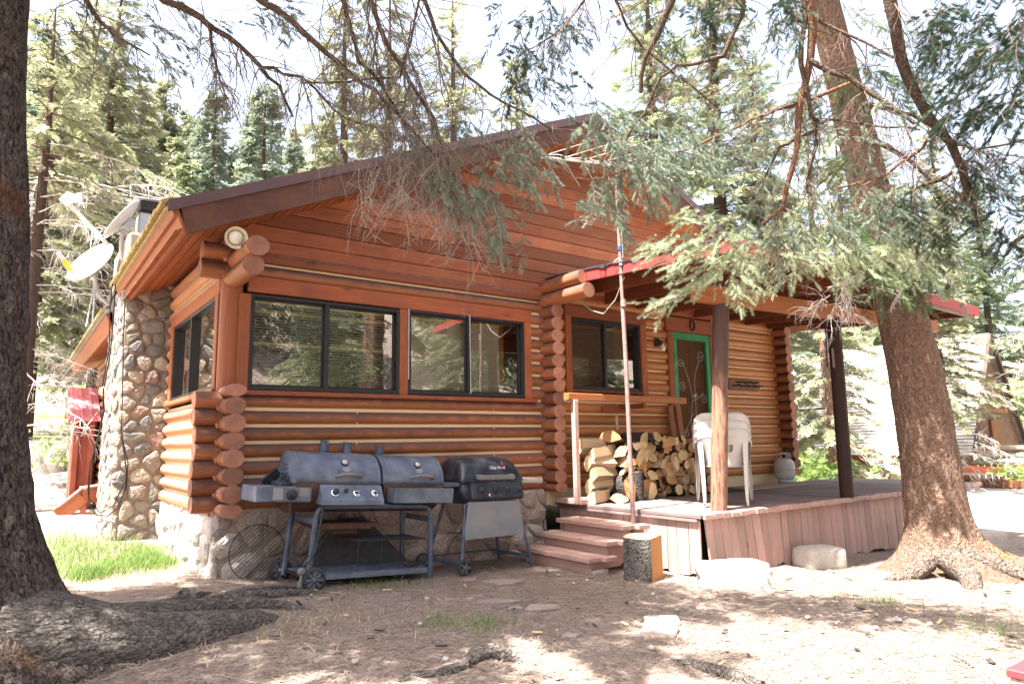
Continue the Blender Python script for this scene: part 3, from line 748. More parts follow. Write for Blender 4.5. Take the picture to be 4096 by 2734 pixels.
# dark interior so nothing shows through the blinds but gloom
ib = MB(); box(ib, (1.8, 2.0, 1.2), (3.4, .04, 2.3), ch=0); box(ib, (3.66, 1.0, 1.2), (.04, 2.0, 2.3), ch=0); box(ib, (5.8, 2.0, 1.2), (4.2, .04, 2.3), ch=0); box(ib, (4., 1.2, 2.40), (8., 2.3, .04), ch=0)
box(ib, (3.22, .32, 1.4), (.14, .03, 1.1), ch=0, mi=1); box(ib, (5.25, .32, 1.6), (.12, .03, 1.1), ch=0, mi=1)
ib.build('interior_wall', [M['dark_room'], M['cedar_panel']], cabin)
# ---------------- river stone chimney
cm = MB(); CX0, CX1, CY0, CY1 = -.50, .0, 2.66, 4.1
box(cm, ((CX0+CX1+.3)/2, (CY0+CY1)/2, 1.15), (CX1-CX0+.3, CY1-CY0, 3.9), ch=.03, mi=1)
def cf(u, v, d):                               # wraps the front face round the corner on to the left face
    W = .14
    if u > -.40: return (u, CY0-d, v)
    a = min((-.40-u)/.14, math.pi/2); ex = max(0., (-.40-u)-.14*math.pi/2); r = .10
    return (-.40-(r+d)*math.sin(a), CY0+r-(r+d)*math.cos(a)+ex, v)
stones(cm, voronoi(-1.75, .03, -.62, 2.62, .19, .145, .47, 21), cf, .009, .030, 1, .035, 9)
stones(cm, voronoi(-.42, 1.2, 2.62, 3.0, .22, .16, .36, 22), cf, .009, .03, 1, .035, 10)
chim = cm.build('stone_chimney', [M['cobble'], M['mortar_dark']], cabin)
fl = MB(); P0 = np.array([-.20, 3.4, 0])
box(fl, (-.20, 3.45, 3.2), (.26, .30, .75), ch=.01)
fl.build('flue', M['galv'], chim)
fl = MB(); box(fl, (-.20, 3.45, 3.66), (.24, .28, .13), ch=.01); box(fl, (-.20, 3.45, 3.565), (.275, .315, .025), ch=.004); fl.build('spark_screen', M['rubber'], chim)
fl = MB(); box(fl, (-.20, 3.45, 3.742), (.40, .44, .014), ch=.004, rot=(.03, -.05, 0)); fl.build('flue_cap', M['galv_dull'], chim)
# ---------------- rear wing beyond the chimney
wg = MB()
for i in range(0, 17): log(wg, (-.16, 4.1, -.35+HL*i), (-.16, 8.6, -.35+HL*i), .079, .09)
wing = wg.build('rear_wing_wall', M['log_y'], cabin)
wr = MB(); zt = 2.27
prism(wr, [(-.62, zt), (1.6, zt+1.0), (1.6, zt+.94), (-.62, zt-.05)], (0, 3.5, 0), (1, 0, 0), (0, 0, 1), (0, 6.6, 0))
wrf = wr.build('rear_wing_roof', M['galv_dull'], cabin)
wr = MB(); prism(wr, [(-.60, zt-.04), (-.575, zt-.04), (-.50, zt-.25), (-.525, zt-.25)], (0, 3.52, 0), (1, 0, 0), (0, 0, 1), (0, 6.55, 0))
prism(wr, [(-.52, zt-.235), (.0, zt-.0), (.0, zt+.01), (-.52, zt-.22)], (0, 3.55, 0), (1, 0, 0), (0, 0, 1), (0, 6.5, 0)); wr.build('eave_board', M['trim_y'], wrf)
wr = MB(); y = 3.5
while y < 10.1:
    w = rnd.uniform(.06, .12); box(wr, (-.62, y+w/2, zt+.005), (.08, w-.006, .03), ch=.003); box(wr, (-.595, y+w/2, zt-.025), (.05, w-.002, .025), ch=.003); y += w
wr.build('shingle_edge', M['shingle_edge'], wrf)
wd = MB(); box(wd, (-.255, 5.5, .55), (.04, 1.0, 1.9), ch=.004); wd.build('side_door', M['galv_dull'], cabin)
for yy in (5.0, 6.1): casing((-.27, yy, .6), (.05, .10, 2.0), 'trim_z', 'door_casing')
# ================================================================== THE PORCH
porch = thing('porch', 'low wooden porch with red edged shed roof on three log posts', 'porch', (3.9, -1, -.75))
DZ = -.17
dk = MB(); x = 3.80; DX1 = 10.3
while x < DX1:
    w = rnd.uniform(.128, .146)
    box(dk, (x+w/2, (.0-2.10)/2+rnd.uniform(-.008, .008), DZ-.018+rnd.uniform(-.003, .003)), (w-.006, 2.12, .036), ch=.004, mi=0 if rnd.random() < .9 else 0); x += w
box(dk, (3.83, -1.03, DZ-.055), (.05, 2.05, .03), ch=.004)
dk.build('deck', M['deck_wood'], porch)
ed = MB(); x = 3.84
while x < DX1:
    w = rnd.uniform(.125, .15); box(ed, (x+w/2, -2.112+rnd.uniform(-.012, .008), DZ-.022+rnd.uniform(-.006, .004)), (w-.005, .03, .05+rnd.uniform(0, .012)), rot=(0, rnd.uniform(-.03, .03), 0), ch=.006); x += w
ed.build('deck_edge', M['step_wood'], porch)
def board(mb, p, w, h, nrm, lean, th=.02):
    """upright skirt board: p = top centre, nrm = outward normal"""
    n = V3(nrm); s = np.cross((0, 0, 1), n); pts = []
    jb = [rnd.uniform(-.02, .012) for _ in range(4)]
    poly = [(-w/2, 0), (w/2, 0), (w/2+lean, -h+jb[0]), (w/6+lean, -h+jb[1]), (-w/6+lean, -h+jb[2]), (-w/2+lean, -h+jb[3])]
    prism(mb, poly, p, s, (0, 0, 1), n*th)
sk = 0
y = -.02
while y > -2.03:
    w = min(rnd.uniform(.10, .15), y+2.06)
    mb = MB(); g = gz(3.86, y-w/2); board(mb, (3.86, y-w/2, DZ-.045-rnd.uniform(0, .012)), w-rnd.uniform(.003, .009), (DZ-.04-g)*rnd.uniform(.9, .99), (-1, 0, 0), rnd.uniform(-.008, .008))
    mb.build('skirt_board', M['skirt_wood'], porch); y -= w
x = 3.90
while x < 9.6:
    w = rnd.uniform(.105, .15); first = x < 4.95
    lean = -.075+rnd.uniform(-.015, .015) if first else -.03+rnd.uniform(-.01, .01)
    lean = -lean
    mb = MB(); g = gz(x, -2.05); board(mb, (x+w/2, -2.06+(.014 if not first else 0), DZ-.045-rnd.uniform(0, .01)), w-rnd.uniform(.004, .012), (DZ-.04-g)*rnd.uniform(.93, 1.02) if x < 7.5 else (DZ-.04-g), (0, -1, 0), lean)
    mb.build('skirt_board', M['skirt_wood'], porch); x += w+(.02 if 4.9 < x < 5.05 else 0)
jm = MB(); box(jm, (7, -1.9, -.5), (6.2, .05, .6), ch=0); box(jm, (3.95, -1.0, -.5), (.04, 1.9, .55), ch=0); jm.build('deck_joist', M['post_dark'], porch)
def post(p0, p1, r0, r1, m):
    mb = MB(); n = 9; P0, P1 = V3(p0), V3(p1)
    log(mb, P0, P1, r0, r0, n=16, up=(0, 1, 0), seg=.22); mb.build('post', m, porch)
post((4.31, -1.93, DZ+.003), (4.385, -2.05, 1.91), .083, .08, M['post_worn_shade'])
post((6.52, -2.07, DZ+.003), (6.50, -2.10, 1.96), .078, .076, M['post_dark'])
post((8.72, -2.10, DZ+.003), (8.82, -2.16, 2.02), .07, .07, M['post_wood'])
bm = MB(); bar(bm, (3.95, -2.05, 1.985), (9.12, -2.18, 2.075), .09, .175); bm.build('beam', M['beam_wood'], porch)
# roof: slopes gently down from the wall to the front edge
def pr_z(x, y):                                # underside height
    return 2.395+.062*(y+.2)+(-.012*(x-3.75))*(1 if y < -1 else .4)
PX0, PX1, PY0, PY1 = 3.73, 9.25, .02, -2.66
rmb = MB(); n = 46; vs = []
for j, yy in enumerate((PY0, PY1-.01)):
    for i in range(n*2+1):
        xx = PX0-.01+(PX1-PX0+.02)*i/(n*2); vs.append((xx, yy, pr_z(xx, yy)+.125+(.006 if i % 2 else -.006)))
m_ = n*2+1; rmb.add(vs, [(i, i+1, m_+i+1, m_+i) for i in range(n*2)], .5, 0, True)
proof = rmb.build('porch_roof', M['galv_dull'], porch)
sb = MB(); y = PY0
while y > PY1+.02:
    w = .14; a, b = y, max(y-w+.004, PY1)
    sb.add([(PX0, a, pr_z(PX0, a)+.10), (PX1, a, pr_z(PX1, a)+.10), (PX1, b, pr_z(PX1, b)+.10), (PX0, b, pr_z(PX0, b)+.10)], [(0, 1, 2, 3)]); y -= w
sb.build('roof_decking', M['rafter_wood'], proof)
rr = (4.10, 4.72, 5.32, 5.92, 6.52, 7.14, 7.75, 8.35, 8.95)
for x in rr:
    mb = MB(); bar(mb, (x, -.02, pr_z(x, 0)+.01-.03), (x, -2.63, pr_z(x, -2.63)+.012), .04, .15); mb.build('rafter', M['rafter_wood'], porch)
fa = MB(); prism(fa, [(0, 0), (2.48, 0), (2.48, .125), (0, .125)], (3.715, -.19, 2.378), (0, -1, -.0625), (0, 0, 1), (.03, 0, 0)); 
fa.build('fascia', M['red_fascia'], proof)
fa = MB()
for (a, b) in ((3.715, 6.1), (6.104, 7.6), (7.604, 9.27)):
    prism(fa, [(a, pr_z(a, -2.6)-.025), (b, pr_z(b, -2.6)-.025), (b, pr_z(b, -2.6)+.105), (a, pr_z(a, -2.6)+.105)], (0, PY1-.012, 0), (1, 0, 0), (0, 0, 1), (0, -.028, 0))
fa.build('fascia', M['red_fascia'], proof)
fa = MB(); prism(fa, [(6.9, pr_z(6.9, -2.6)-.06), (9.2, pr_z(9.2, -2.6)-.06), (9.2, pr_z(9.2, -2.6)-.02), (6.9, pr_z(6.9, -2.6)-.02)], (0, PY1+.02, 0), (1, 0, 0), (0, 0, 1), (0, -.03, 0)); fa.build('trim_board', M['grey_wood'], proof)
tp = MB(); pts = [(3.705, -.2-2.46*i/40, 2.378-.0625*2.46*i/40+.128) for i in range(41)]
vs = []; 
for i, p in enumerate(pts): d = rnd.choice((0, 0, 0, .02, .035))*rnd.random(); vs += [(p[0]-.004, p[1], p[2]-d-.004), (p[0]-.003, p[1], p[2]+.014), (p[0]+.1, p[1], p[2]+.012)]
tp.add(vs, [(3*i+a, 3*i+a+1, 3*i+a+4, 3*i+a+3) for i in range(40) for a in (0, 1)], .3); tp.build('roofing_felt', M['rubber'], proof)
# rail above the firewood
rl = MB(); bar(rl, (3.60, -.47, 1.035), (5.66, -.45, 1.035), .09, .085, ch=.006); rail = rl.build('rail', M['beam_wood'], porch)
rl = MB(); box(rl, (3.70, -.50, .42), (.062, .062, 1.16), ch=.006); box(rl, (3.86, -.32, DZ+.032), (.30, .45, .06), ch=.006); rl.build('rail_post', M['step_wood'], porch)
rl = MB(); box(rl, (4.9, -.24, .96), (.045, .44, .06), ch=.004); box(rl, (4.78, -.03, .93), (.42, .05, .07), ch=.004); rl.build('rail_bracket', M['trim_x'], porch)
# ---------------- steps
steps = thing('porch_steps', 'three weathered pinkish wooden steps up to the porch', 'steps', (3.2, -.9, -.72))
for (xf, xr, z, ya, yb) in ((3.46, 3.80, -.30, -.40, -1.42), (3.23, 3.55, -.43, -.36, -1.42), (3.00, 3.33, -.56, -.30, -1.42)):
    w = (xr-xf)/2
    for q in (0, 1):
        mb = MB(); box(mb, (xf+w*(q+.5), (ya+yb)/2-(.03 if q else 0), z-.022), (w-.006, ya-yb+(.06 if q else 0), .044), ch=.005); mb.build('tread', M['step_wood'], steps)
    mb = MB(); box(mb, (xf+.07, (ya+yb)/2-.02, z-.10), (.03, ya-yb-.12, .115), ch=.003); mb.build('riser', M['step_wood'], steps)
for yy in (-1.33, -.42):
    mb = MB(); prism(mb, [(3.08, -.69), (3.50, -.69), (3.84, -.52), (3.84, -.345), (3.54, -.345), (3.54, -.475), (3.30, -.475), (3.30, -.605), (3.08, -.605)], (0, yy, 0), (1, 0, 0), (0, 0, 1), (0, .035, 0)); mb.build('stringer', M['step_wood'], steps)
mb = MB(); box(mb, (3.17, -1.33, -.725), (.20, .17, .09), ch=.01); mb.build('footing_block', M['concrete'], steps)
# ================================================================== things on the house front
def small(name, label, cat, loc, group=None): return thing(name, label, cat, loc, group)
t = small('porch_lamp', 'black porch wall lamp with a bare white bulb beside the green door', 'lamp', (5.66, -.02, 1.86))
mb = MB(); box(mb, (5.65, -.035, 1.865), (.09, .03, .12), ch=.01); cyl(mb, (5.66, -.04, 1.88), (5.70, -.09, 1.85), .035, .032); mb.build('lamp_base', M['black_paint'], t)
mb = MB(); lathe(mb, [(.012, .0), (.014, -.02), (.030, -.055), (.033, -.075), (.022, -.10), (0, -.108)], (5.705, -.095, 1.845)); mb.build('bulb', M['bulb_glass'], t)
t = MB(); pts = [(6.41+.048*math.sin(a)*(.82 if abs(a) > 2.2 else 1), -.055, 2.165-.075*math.cos(a)) for a in np.linspace(-2.75, 2.75, 22)]
tube(t, pts, [.012]*22, 6); tag(t.build('horseshoe', M['iron_dark'], org=(6.41, -.055, 2.165)), 'rusty horseshoe nailed over the green door', 'horseshoe')
t = small('peg_rack', 'dark carved wooden rack with pegs hung on the log wall', 'rack', (7.58, -.03, 1.34))
mb = MB(); prism(mb, [(7.19, 1.27), (7.94, 1.265), (7.96, 1.30), (7.955, 1.39), (7.93, 1.41), (7.22, 1.425), (7.18, 1.40)], (0, -.025, 0), (1, 0, 0), (0, 0, 1), (0, -.03, 0)); mb.build('board', M['post_wood'], t)
for i in range(7): mb = MB(); xx = 7.27+.095*i; zz_ = 1.375 if i % 2 else 1.32; cyl(mb, (xx, -.05, zz_), (xx+.07, -.15, zz_+.012), .011, .010, 8); mb.build('peg', M['post_dark'], t)
t = small('floodlight', 'cream floodlight under the gable eave above the corner log ends', 'lamp', (.30, -.45, 2.33))
c0 = V3((-.03, -.46, 2.29))
ax = CAM-c0; ax = ax/np.linalg.norm(ax); ax = ax+np.array([.12, 0, -.02]); ax /= np.linalg.norm(ax)
mb = MB(); lathe(mb, [(.03, -.15), (.045, -.12), (.06, -.07), (.092, .005), (.095, .01), (.086, .006), (.056, -.06), (.03, -.09)], c0, ax, 24); mb.build('lamp_shade', M['cream_metal'], t)
mb = MB(); lathe(mb, [(.0, .0), (.03, -.004), (.055, -.014), (.058, -.03), (.03, -.08)], c0, ax, 20); mb.build('bulb', M['bulb_glass'], t)
mb = MB(); tube(mb, [c0-ax*.13, c0-ax*.17+np.array([0, .02, -.02]), V3((.12, -.2, 2.25)), V3((.12, -.12, 2.22))], .018, 8); mb.build('bracket', M['iron_dark'], t)
# antenna mast strapped to the porch roof
ZB = 3.52
t = small('antenna_mast', 'rusty pipe mast with a spiky television antenna strapped to the porch roof', 'antenna', (3.70, -1.345, -.42))
mb = MB(); tube(mb, [(3.70, -1.345, -.46), (3.70, -1.335, .35), (3.705, -1.325, 1.3), (3.705, -1.31, 2.0)], .0235, 10); mb.build('mast', M['pipe_rust'], t)
mb = MB(); tube(mb, [(3.705, -1.31, 2.0), (3.70, -1.30, 2.8), (3.70, -1.30, ZB+.03)], .0185, 10); mb.build('mast', M['pipe_rust'], t)
for zc in (.34, 1.98): mb = MB(); cyl(mb, (3.703, -1.325, zc-.04), (3.703, -1.325, zc+.04), .030); mb.build('collar', M['pipe_rust'], t)
for zc in (2.3, 2.39): mb = MB(); cyl(mb, (3.703, -1.31, zc), (3.703, -1.31, zc+.022), .026); mb.build('pipe_strap', M['galv'], t)
mb = MB(); cyl(mb, (3.703, -1.305, 2.56), (3.703, -1.305, 2.60), .027); mb.build('tape_band', M['blue_rope'], t)
B0, B1 = np.array([2.87, -1.02, ZB]), np.array([4.66, -1.65, ZB+.01]); bd = (B1-B0)/np.linalg.norm(B1-B0)
mb = MB(); bar(mb, B0, B1, .022, .026, ch=.003); mb.build('boom', M['aluminium'], t)
sd = np.cross((0, 0, 1), bd)
for i, (f, ln) in enumerate(((.01, .82), (.13, .80), (.25, .74), (.37, .60), (.47, .46))):
    p = B0+(B1-B0)*f
    for sg in (1, -1):
        q = p+sg*sd*ln*.9+bd*ln*.62+np.array([0, 0, .01*sg]); mb = MB(); cyl(mb, p+np.array([0, 0, .012]), q, .0048, .004, 6); mb.build('element', M['aluminium'], t)
    mb = MB(); box(mb, p+np.array([0, 0, .02]), (.05, .05, .03), rot=(0, 0, math.atan2(bd[1], bd[0])), ch=.005); mb.build('insulator', M['black_paint'], t)
for i, f in enumerate((.62, .80, .88, .95, .99)):
    p = B0+(B1-B0)*f; mb = MB(); cyl(mb, p-sd*.10, p+sd*.10, .004, n=6); mb.build('element', M['aluminium'], t)
mb = MB(); tube(mb, [B0+bd*.05+(0, 0, .03), B0+bd*.2+(0, 0, .05), B0+bd*.36+(0, 0, .025), B0+bd*.5+(0, 0, .045), B0+bd*.62+(0, 0, .025), B0+bd*.85+(0, 0, .03)], .0028, 5)
tube(mb, [(3.73, -1.30, ZB-.05), (3.735, -1.31, 3.1), (3.735, -1.305, 2.7), (3.74, -1.31, 2.5), (3.68, -1.30, 2.43), (3.62, -1.28, 2.42), (3.66, -1.31, 2.46), (3.745, -1.33, 2.42), (3.74, -1.33, 2.32)], .006, 6); mb.build('antenna_wire', M['wire_white'], t)
mb = MB(); tube(mb, [(3.74, -1.32, 2.27), (3.76, -1.15, 2.05), (3.77, -.95, 1.93), (3.78, -.75, 2.0), (3.78, -.5, 2.2), (3.79, -.35, 2.27)], .0065, 6); mb.build('antenna_cable', M['cable_grey'], t)
# hanging rope and slim board by the middle post
t = small('hanging_rope', 'blue rope with a steel carabiner hanging from the porch beam', 'rope', (6.55, -1.98, 2.1))
mb = MB(); tube(mb, [(6.55, -2.05, 2.12), (6.55, -2.07, 2.0), (6.54, -2.0, 1.98), (6.53, -1.98, 1.9), (6.52, -1.97, 1.6), (6.515, -1.97, 1.38)], .009, 6); mb.build('rope', M['blue_rope'], t)
mb = MB(); tube(mb, [(6.515+.018*math.sin(a), -1.97, 1.335+.04*math.cos(a)) for a in np.linspace(0, 6.0, 14)], .005, 6); mb.build('carabiner', M['galv_dull'], t)
t = MB(); box(t, (6.43, -2.10, 1.47), (.055, .018, .24), ch=.004); tag(t.build('thermometer_board', M['grey_wood'], org=(6.43, -2.1, 1.47)), 'slim grey board hung on the middle porch post', 'board')
# doormat and dark sill mat
t = MB(); box(t, (7.45, -.36, DZ+.009), (1.5, .5, .016), ch=.006); tag(t.build('doormat', M['mat_tan'], org=(7.45, -.36, DZ)), 'tan fibre mat lying on the deck along the log wall', 'mat')
t = MB(); box(t, (6.35, -.42, DZ+.012), (.80, .40, .018), ch=.006); tag(t.build('rubber_mat', M['rubber'], org=(6.35, -.42, DZ)), 'dark rubber mat on the deck before the green door', 'mat')
# propane tank
t = thing('propane_tank', 'grey white propane tank standing on the porch by the far corner logs', 'gas tank', (8.24, -.20, DZ+.018))
mb = MB(); c = (8.24, -.20, DZ+.018); lathe(mb, [(.0, .05), (.08, .05), (.128, .062), (.148, .10), (.152, .13), (.152, .215), (.1535, .217), (.1535, .225), (.152, .227), (.152, .28), (.142, .32), (.112, .35), (.06, .366), (0, .37)], c, n=28); mb.build('tank_body', M['tank_grey'], t)
mb = MB(); lathe(mb, [(.105, 0), (.108, 0), (.108, .065), (.104, .065), (.104, .0)], c, n=24); mb.build('foot_ring', M['tank_grey'], t)
mb = MB(); cyl(mb, (8.24, -.20, c[2]+.36), (8.24, -.20, c[2]+.43), .022); cyl(mb, (8.24, -.20, c[2]+.43), (8.24, -.20, c[2]+.455), .03); mb.build('valve', M['iron_dark'], t)
mb = MB()
for a0, a1 in ((2.3, 4.2), (5.2, 7.1)):
    pts = [(8.24+.095*math.cos(a), -.20+.095*math.sin(a)) for a in np.linspace(a0, a1, 10)]
    for zz_, hh in ((.35, .025), (.435, .025)):
        vs = [(p[0], p[1], c[2]+zz_) for p in pts]+[(p[0], p[1], c[2]+zz_+hh) for p in pts]; mb.add(vs, [(i, i+1, 11+i, 10+i) for i in range(9)], .5)
    for p in (pts[0], pts[-1], pts[4]): cyl(mb, (p[0], p[1], c[2]+.34), (p[0], p[1], c[2]+.455), .008, n=6)
mb.build('collar', M['tank_grey'], t)
# stacked white plastic armchairs
def chair_parts(t):
    W = .27
    def pan(name, verts, faces): mb = MB(); mb.add(verts, faces, .5, 0, True); o = mb.build(name, M['plastic_white'], None); o.parent = t; so = o.modifiers.new('thick', 'SOLIDIFY'); so.thickness = .008; so.offset = 0; ss = o.modifiers.new('sub', 'SUBSURF'); ss.levels = ss.render_levels = 1; return o
    # local frame: chair faces +y, origin on the floor
    n = 8; vs = []
    for j in range(5):
        y = -.20+.42*j/4
        for i in range(n+1):
            x = -.215+.43*i/n; vs.append((x*(1+.12*j/4), y, .425+.02*j/4-.018*math.cos(x/.22*1.5)+(-.03 if j == 4 else 0)))
    pan('seat', vs, [(j*(n+1)+i, j*(n+1)+i+1, (j+1)*(n+1)+i+1, (j+1)*(n+1)+i) for j in range(4) for i in range(n)])
    n = 12; vs = []; f = []; rows = [(.40, -.20, .175), (.48, -.215, .185), (.56, -.235, .20), (.64, -.255, .235), (.72, -.275, .275), (.775, -.285, .285), (.80, -.278, .275), (.795, -.262, .262)]
    for (z, y, w) in rows:
        for i in range(n+1):
            u = -1+2*i/n; drop = -.05*max(0, abs(u)-.55)**1.5/.3 if z > .7 else 0
            vs.append((w*math.sin(u*1.35)/math.sin(1.35), y+.10*(1-math.cos(u*1.35)), z+drop))
    for j in range(len(rows)-1):
        for i in range(n):
            if 1 <= j <= 3 and i in (4, 7) and j in (2,): continue
            f.append((j*(n+1)+i, j*(n+1)+i+1, (j+1)*(n+1)+i+1, (j+1)*(n+1)+i))
    pan('backrest', vs, f)
    mb = MB(); k_ = (n+1)*7; tube(mb, [vs[k_+i] for i in range(n+1)], .011, 8); o = mb.build('back_rim', M['plastic_white'], None); o.parent = t
    mb = MB(); k_ = (n+1)*4; tube(mb, [vs[k_+i] for i in range(n+1)], .005, 6); o = mb.build('back_rib', M['plastic_white'], None); o.parent = t
    for s in (-1, 1):
        vs = []; f = []
        path = [(.265, -.235, .765), (.285, -.16, .70), (.295, -.05, .655), (.297, .08, .64), (.292, .20, .63), (.285, .235, .60)]
        for (x, y, z) in path: vs += [(s*(x-.035), y, z+.004), (s*x, y, z), (s*(x+.004), y, z-.035)]
        for i in range(len(path)-1): f += [(3*i, 3*i+1, 3*i+4, 3*i+3), (3*i+1, 3*i+2, 3*i+5, 3*i+4)]
        mb = MB(); tube(mb, [(s*x, y, z-.03) for (x, y, z) in path], .010, 8); o = mb.build('arm_rim', M['plastic_white'], None); o.parent = t
        pan('armrest', vs, f if s > 0 else [q[::-1] for q in f])
        for (fy, pts) in ((1, [(.292, .24, .63, .10), (.285, .235, .50, .065), (.288, .25, .25, .052), (.295, .262, 0, .040)]), (0, [(.268, -.20, .72, .11), (.245, -.215, .58, .075), (.230, -.235, .30, .058), (.220, -.262, 0, .044)])):
            vs = []; f = []
            for (x, y, z, w) in pts: vs += [(s*(x-w*.7), y+(.0 if fy else -.012), z), (s*x, y+(.015 if fy else -.02), z), (s*(x+.004), y+(-w if fy else w), z)]
            for i in range(3): f += [(3*i, 3*i+3, 3*i+4, 3*i+1), (3*i+1, 3*i+4, 3*i+5, 3*i+2)]
            pan('leg', vs, f)
CH = (4.76, -1.68); ca = -R(52)
lab = ('lowest white plastic armchair of the stack of three behind the log post', 'middle white plastic armchair in the stack of three on the porch', 'topmost white plastic armchair of the stack of three by the log post')
c0_ = None
for i in range(3):
    loc = (CH[0]+.012*i*math.sin(-ca), CH[1]+.012*i*math.cos(ca), DZ+.003+.085*i)
    if i == 0: c0_ = thing('plastic_chair', lab[0], 'chair', loc, 'stacked white plastic armchairs', (0, 0, ca)); chair_parts(c0_)
    else: c = copy_tree(c0_); c.location = loc; c['label'] = lab[i]
# ================================================================== BARREL GRILL
def wheel(t, c, r, w, ax=(0, 1, 0), spokes=8, m='wheel_blue'):
    mb = MB(); lathe(mb, [(r*.74, -w/2), (r*.94, -w/2), (r, -w/4), (r, w/4), (r*.94, w/2), (r*.74, w/2), (r*.74, -w/2)], c, ax, 30, cap=False)
    o = mb.build('wheel', M['rubber'], t)
    mb = MB(); lathe(mb, [(.0, -w*.62), (r*.17, -w*.6), (r*.17, w*.6), (0, w*.62)], c, ax, 14)
    s, u, d = basis(ax, (0, 0, 1)); c = V3(c)
    for k in range(spokes):
        a = 2*math.pi*k/spokes; e = math.cos(a)*s+math.sin(a)*u; f = -math.sin(a)*s+math.cos(a)*u
        mb.add([c+e*r*.14-f*r*.06-d*w*.35, c+e*r*.78-f*r*.15-d*w*.35, c+e*r*.78+f*r*.15-d*w*.35, c+e*r*.14+f*r*.06-d*w*.35,
                c+e*r*.14-f*r*.06+d*w*.35, c+e*r*.78-f*r*.15+d*w*.35, c+e*r*.78+f*r*.15+d*w*.35, c+e*r*.14+f*r*.06+d*w*.35], [(0, 1, 2, 3), (7, 6, 5, 4), (0, 4, 5, 1), (2, 6, 7, 3), (1, 5, 6, 2)], .5)
    mb.build('rim', M[m], o); return o
def arc(cy, cz, ry, rz, a0, a1, n=14): return [(cy-ry*math.cos(a), cz+rz*math.sin(a)) for a in np.linspace(a0, a1, n)]
def words(name, txt, size, mat, parent, loc, rot, ext=.0008, align='CENTER', sx=1.):
    cu = bpy.data.curves.new(name, 'FONT'); cu.body = txt; cu.size = size; cu.extrude = ext; cu.align_x = align; cu.align_y = 'CENTER'; cu.space_line = .9; cu.resolution_u = 2
    tmp = bpy.data.objects.new(name, cu); COL.objects.link(tmp); dg = bpy.context.evaluated_depsgraph_get(); me = bpy.data.meshes.new_from_object(tmp.evaluated_get(dg))
    bpy.data.objects.remove(tmp); o = bpy.data.objects.new(name, me); COL.objects.link(o); me.materials.clear(); me.materials.append(M[mat])
    o.parent = parent; o.location = loc; o.rotation_euler = rot; o.scale = (sx, 1, 1); return o
G1 = (.58, -.45, -.632)
g1 = thing('barrel_grill', 'big faded blue black double barrel grill with three smokestacks and a side burner', 'grill', G1, None, (0, math.atan(.060), 0)); ORG[g1.name] = np.zeros(3)
BY, BZ, BR = .02, .855, .272
def half_barrel(x0, x1, a0, a1, rz, m, name, seam=True):
    mb = MB(); prof = arc(BY, BZ, BR, rz, a0, a1, 20)
    prism(mb, prof, (x0, 0, 0), (0, 1, 0), (0, 0, 1), (x1-x0, 0, 0), smooth=False)
    if seam:
        for xx in (x0-.002, x1-.034, x0+.034): prism(mb, arc(BY, BZ, BR+.0035, rz+.0035, a0, a1, 20)+arc(BY, BZ, BR-.01, rz-.01, a1, a0, 20), (xx, 0, 0), (0, 1, 0), (0, 0, 1), (.004, 0, 0))
    o = mb.build(name, m, g1)
    for p in o.data.polygons: p.use_smooth = abs(p.normal.x) < .5 and len(p.vertices) == 4
    return o
lids = []
for (x0, x1) in ((-.17, .585), (.612, 1.23)):
    L = half_barrel(x0, x1, 0., math.pi, .262, M['grill_blue'], 'barrel_lid'); lids.append(L)
    half_barrel(x0+.01, x1-.01, 0., -math.pi, .25, M['grill_rust'], 'barrel_body', False)
    xm = x0+(x1-x0)*(.60 if x0 < 0 else .62)
    def on(a, off=0.): return np.array([0, BY-(BR+off)*math.cos(a), BZ+(.262+off)*math.sin(a)])
    a = R(42); p = on(a)+(xm-.02, 0, 0); nn = np.array([0, -math.cos(a), math.sin(a)])
    mb = MB(); lathe(mb, [(.034, 0), (.036, .008), (.030, .014), (.026, .013), (0, .013)], p, nn, 22); th = mb.build('thermometer', M['rubber'], L)
    mb = MB(); lathe(mb, [(.0, .0155), (.025, .0155), (.0255, .0135)], p, nn, 22); mb.build('dial', M['white_print'], L)
    a = R(27); p = on(a, .002)+(xm-.015, 0, 0)
    mb = MB(); s_, u_, d_ = basis((0, -math.cos(a), math.sin(a)), (1, 0, 0)); prism(mb, [(.036*math.cos(k), .018*math.sin(k)) for k in np.linspace(0, 2*math.pi, 18, endpoint=False)], p, (1, 0, 0), (0, math.sin(a), math.cos(a)), np.array([0, -math.cos(a), math.sin(a)])*.002); bd_ = mb.build('badge', M['badge'], L)
    words('badge_lettering', 'Char-Griller', .0125, 'rubber', L, p+np.array([0, -math.cos(a), math.sin(a)])*.003, (R(90)-a, 0, 0))
    a = R(13); hw = .105; p = on(a)+(xm, 0, 0); oo = np.array([0, -.055, .01])
    mb = MB(); pts = [p+(-hw, 0, 0), p+(-hw, 0, 0)+oo*.7, p+(-hw+.03, 0, .008)+oo, p+(0, 0, .012)+oo, p+(hw-.03, 0, .008)+oo, p+(hw, 0, 0)+oo*.7, p+(hw, 0, 0)]
    tube(mb, pts, [.013, .015, .0165, .017, .0165, .015, .013], 10); mb.build('handle', M['handle_grey'], L)
mb = MB()                                       # louvres on the left end of the lid
for k in range(4): box(mb, (-.176, BY+.03, .90+.037*k), (.012, .22-.03*k, .012), rot=(0, .5, 0), ch=.003)
mb.build('vent_louvres', M['grill_blue'], lids[0])
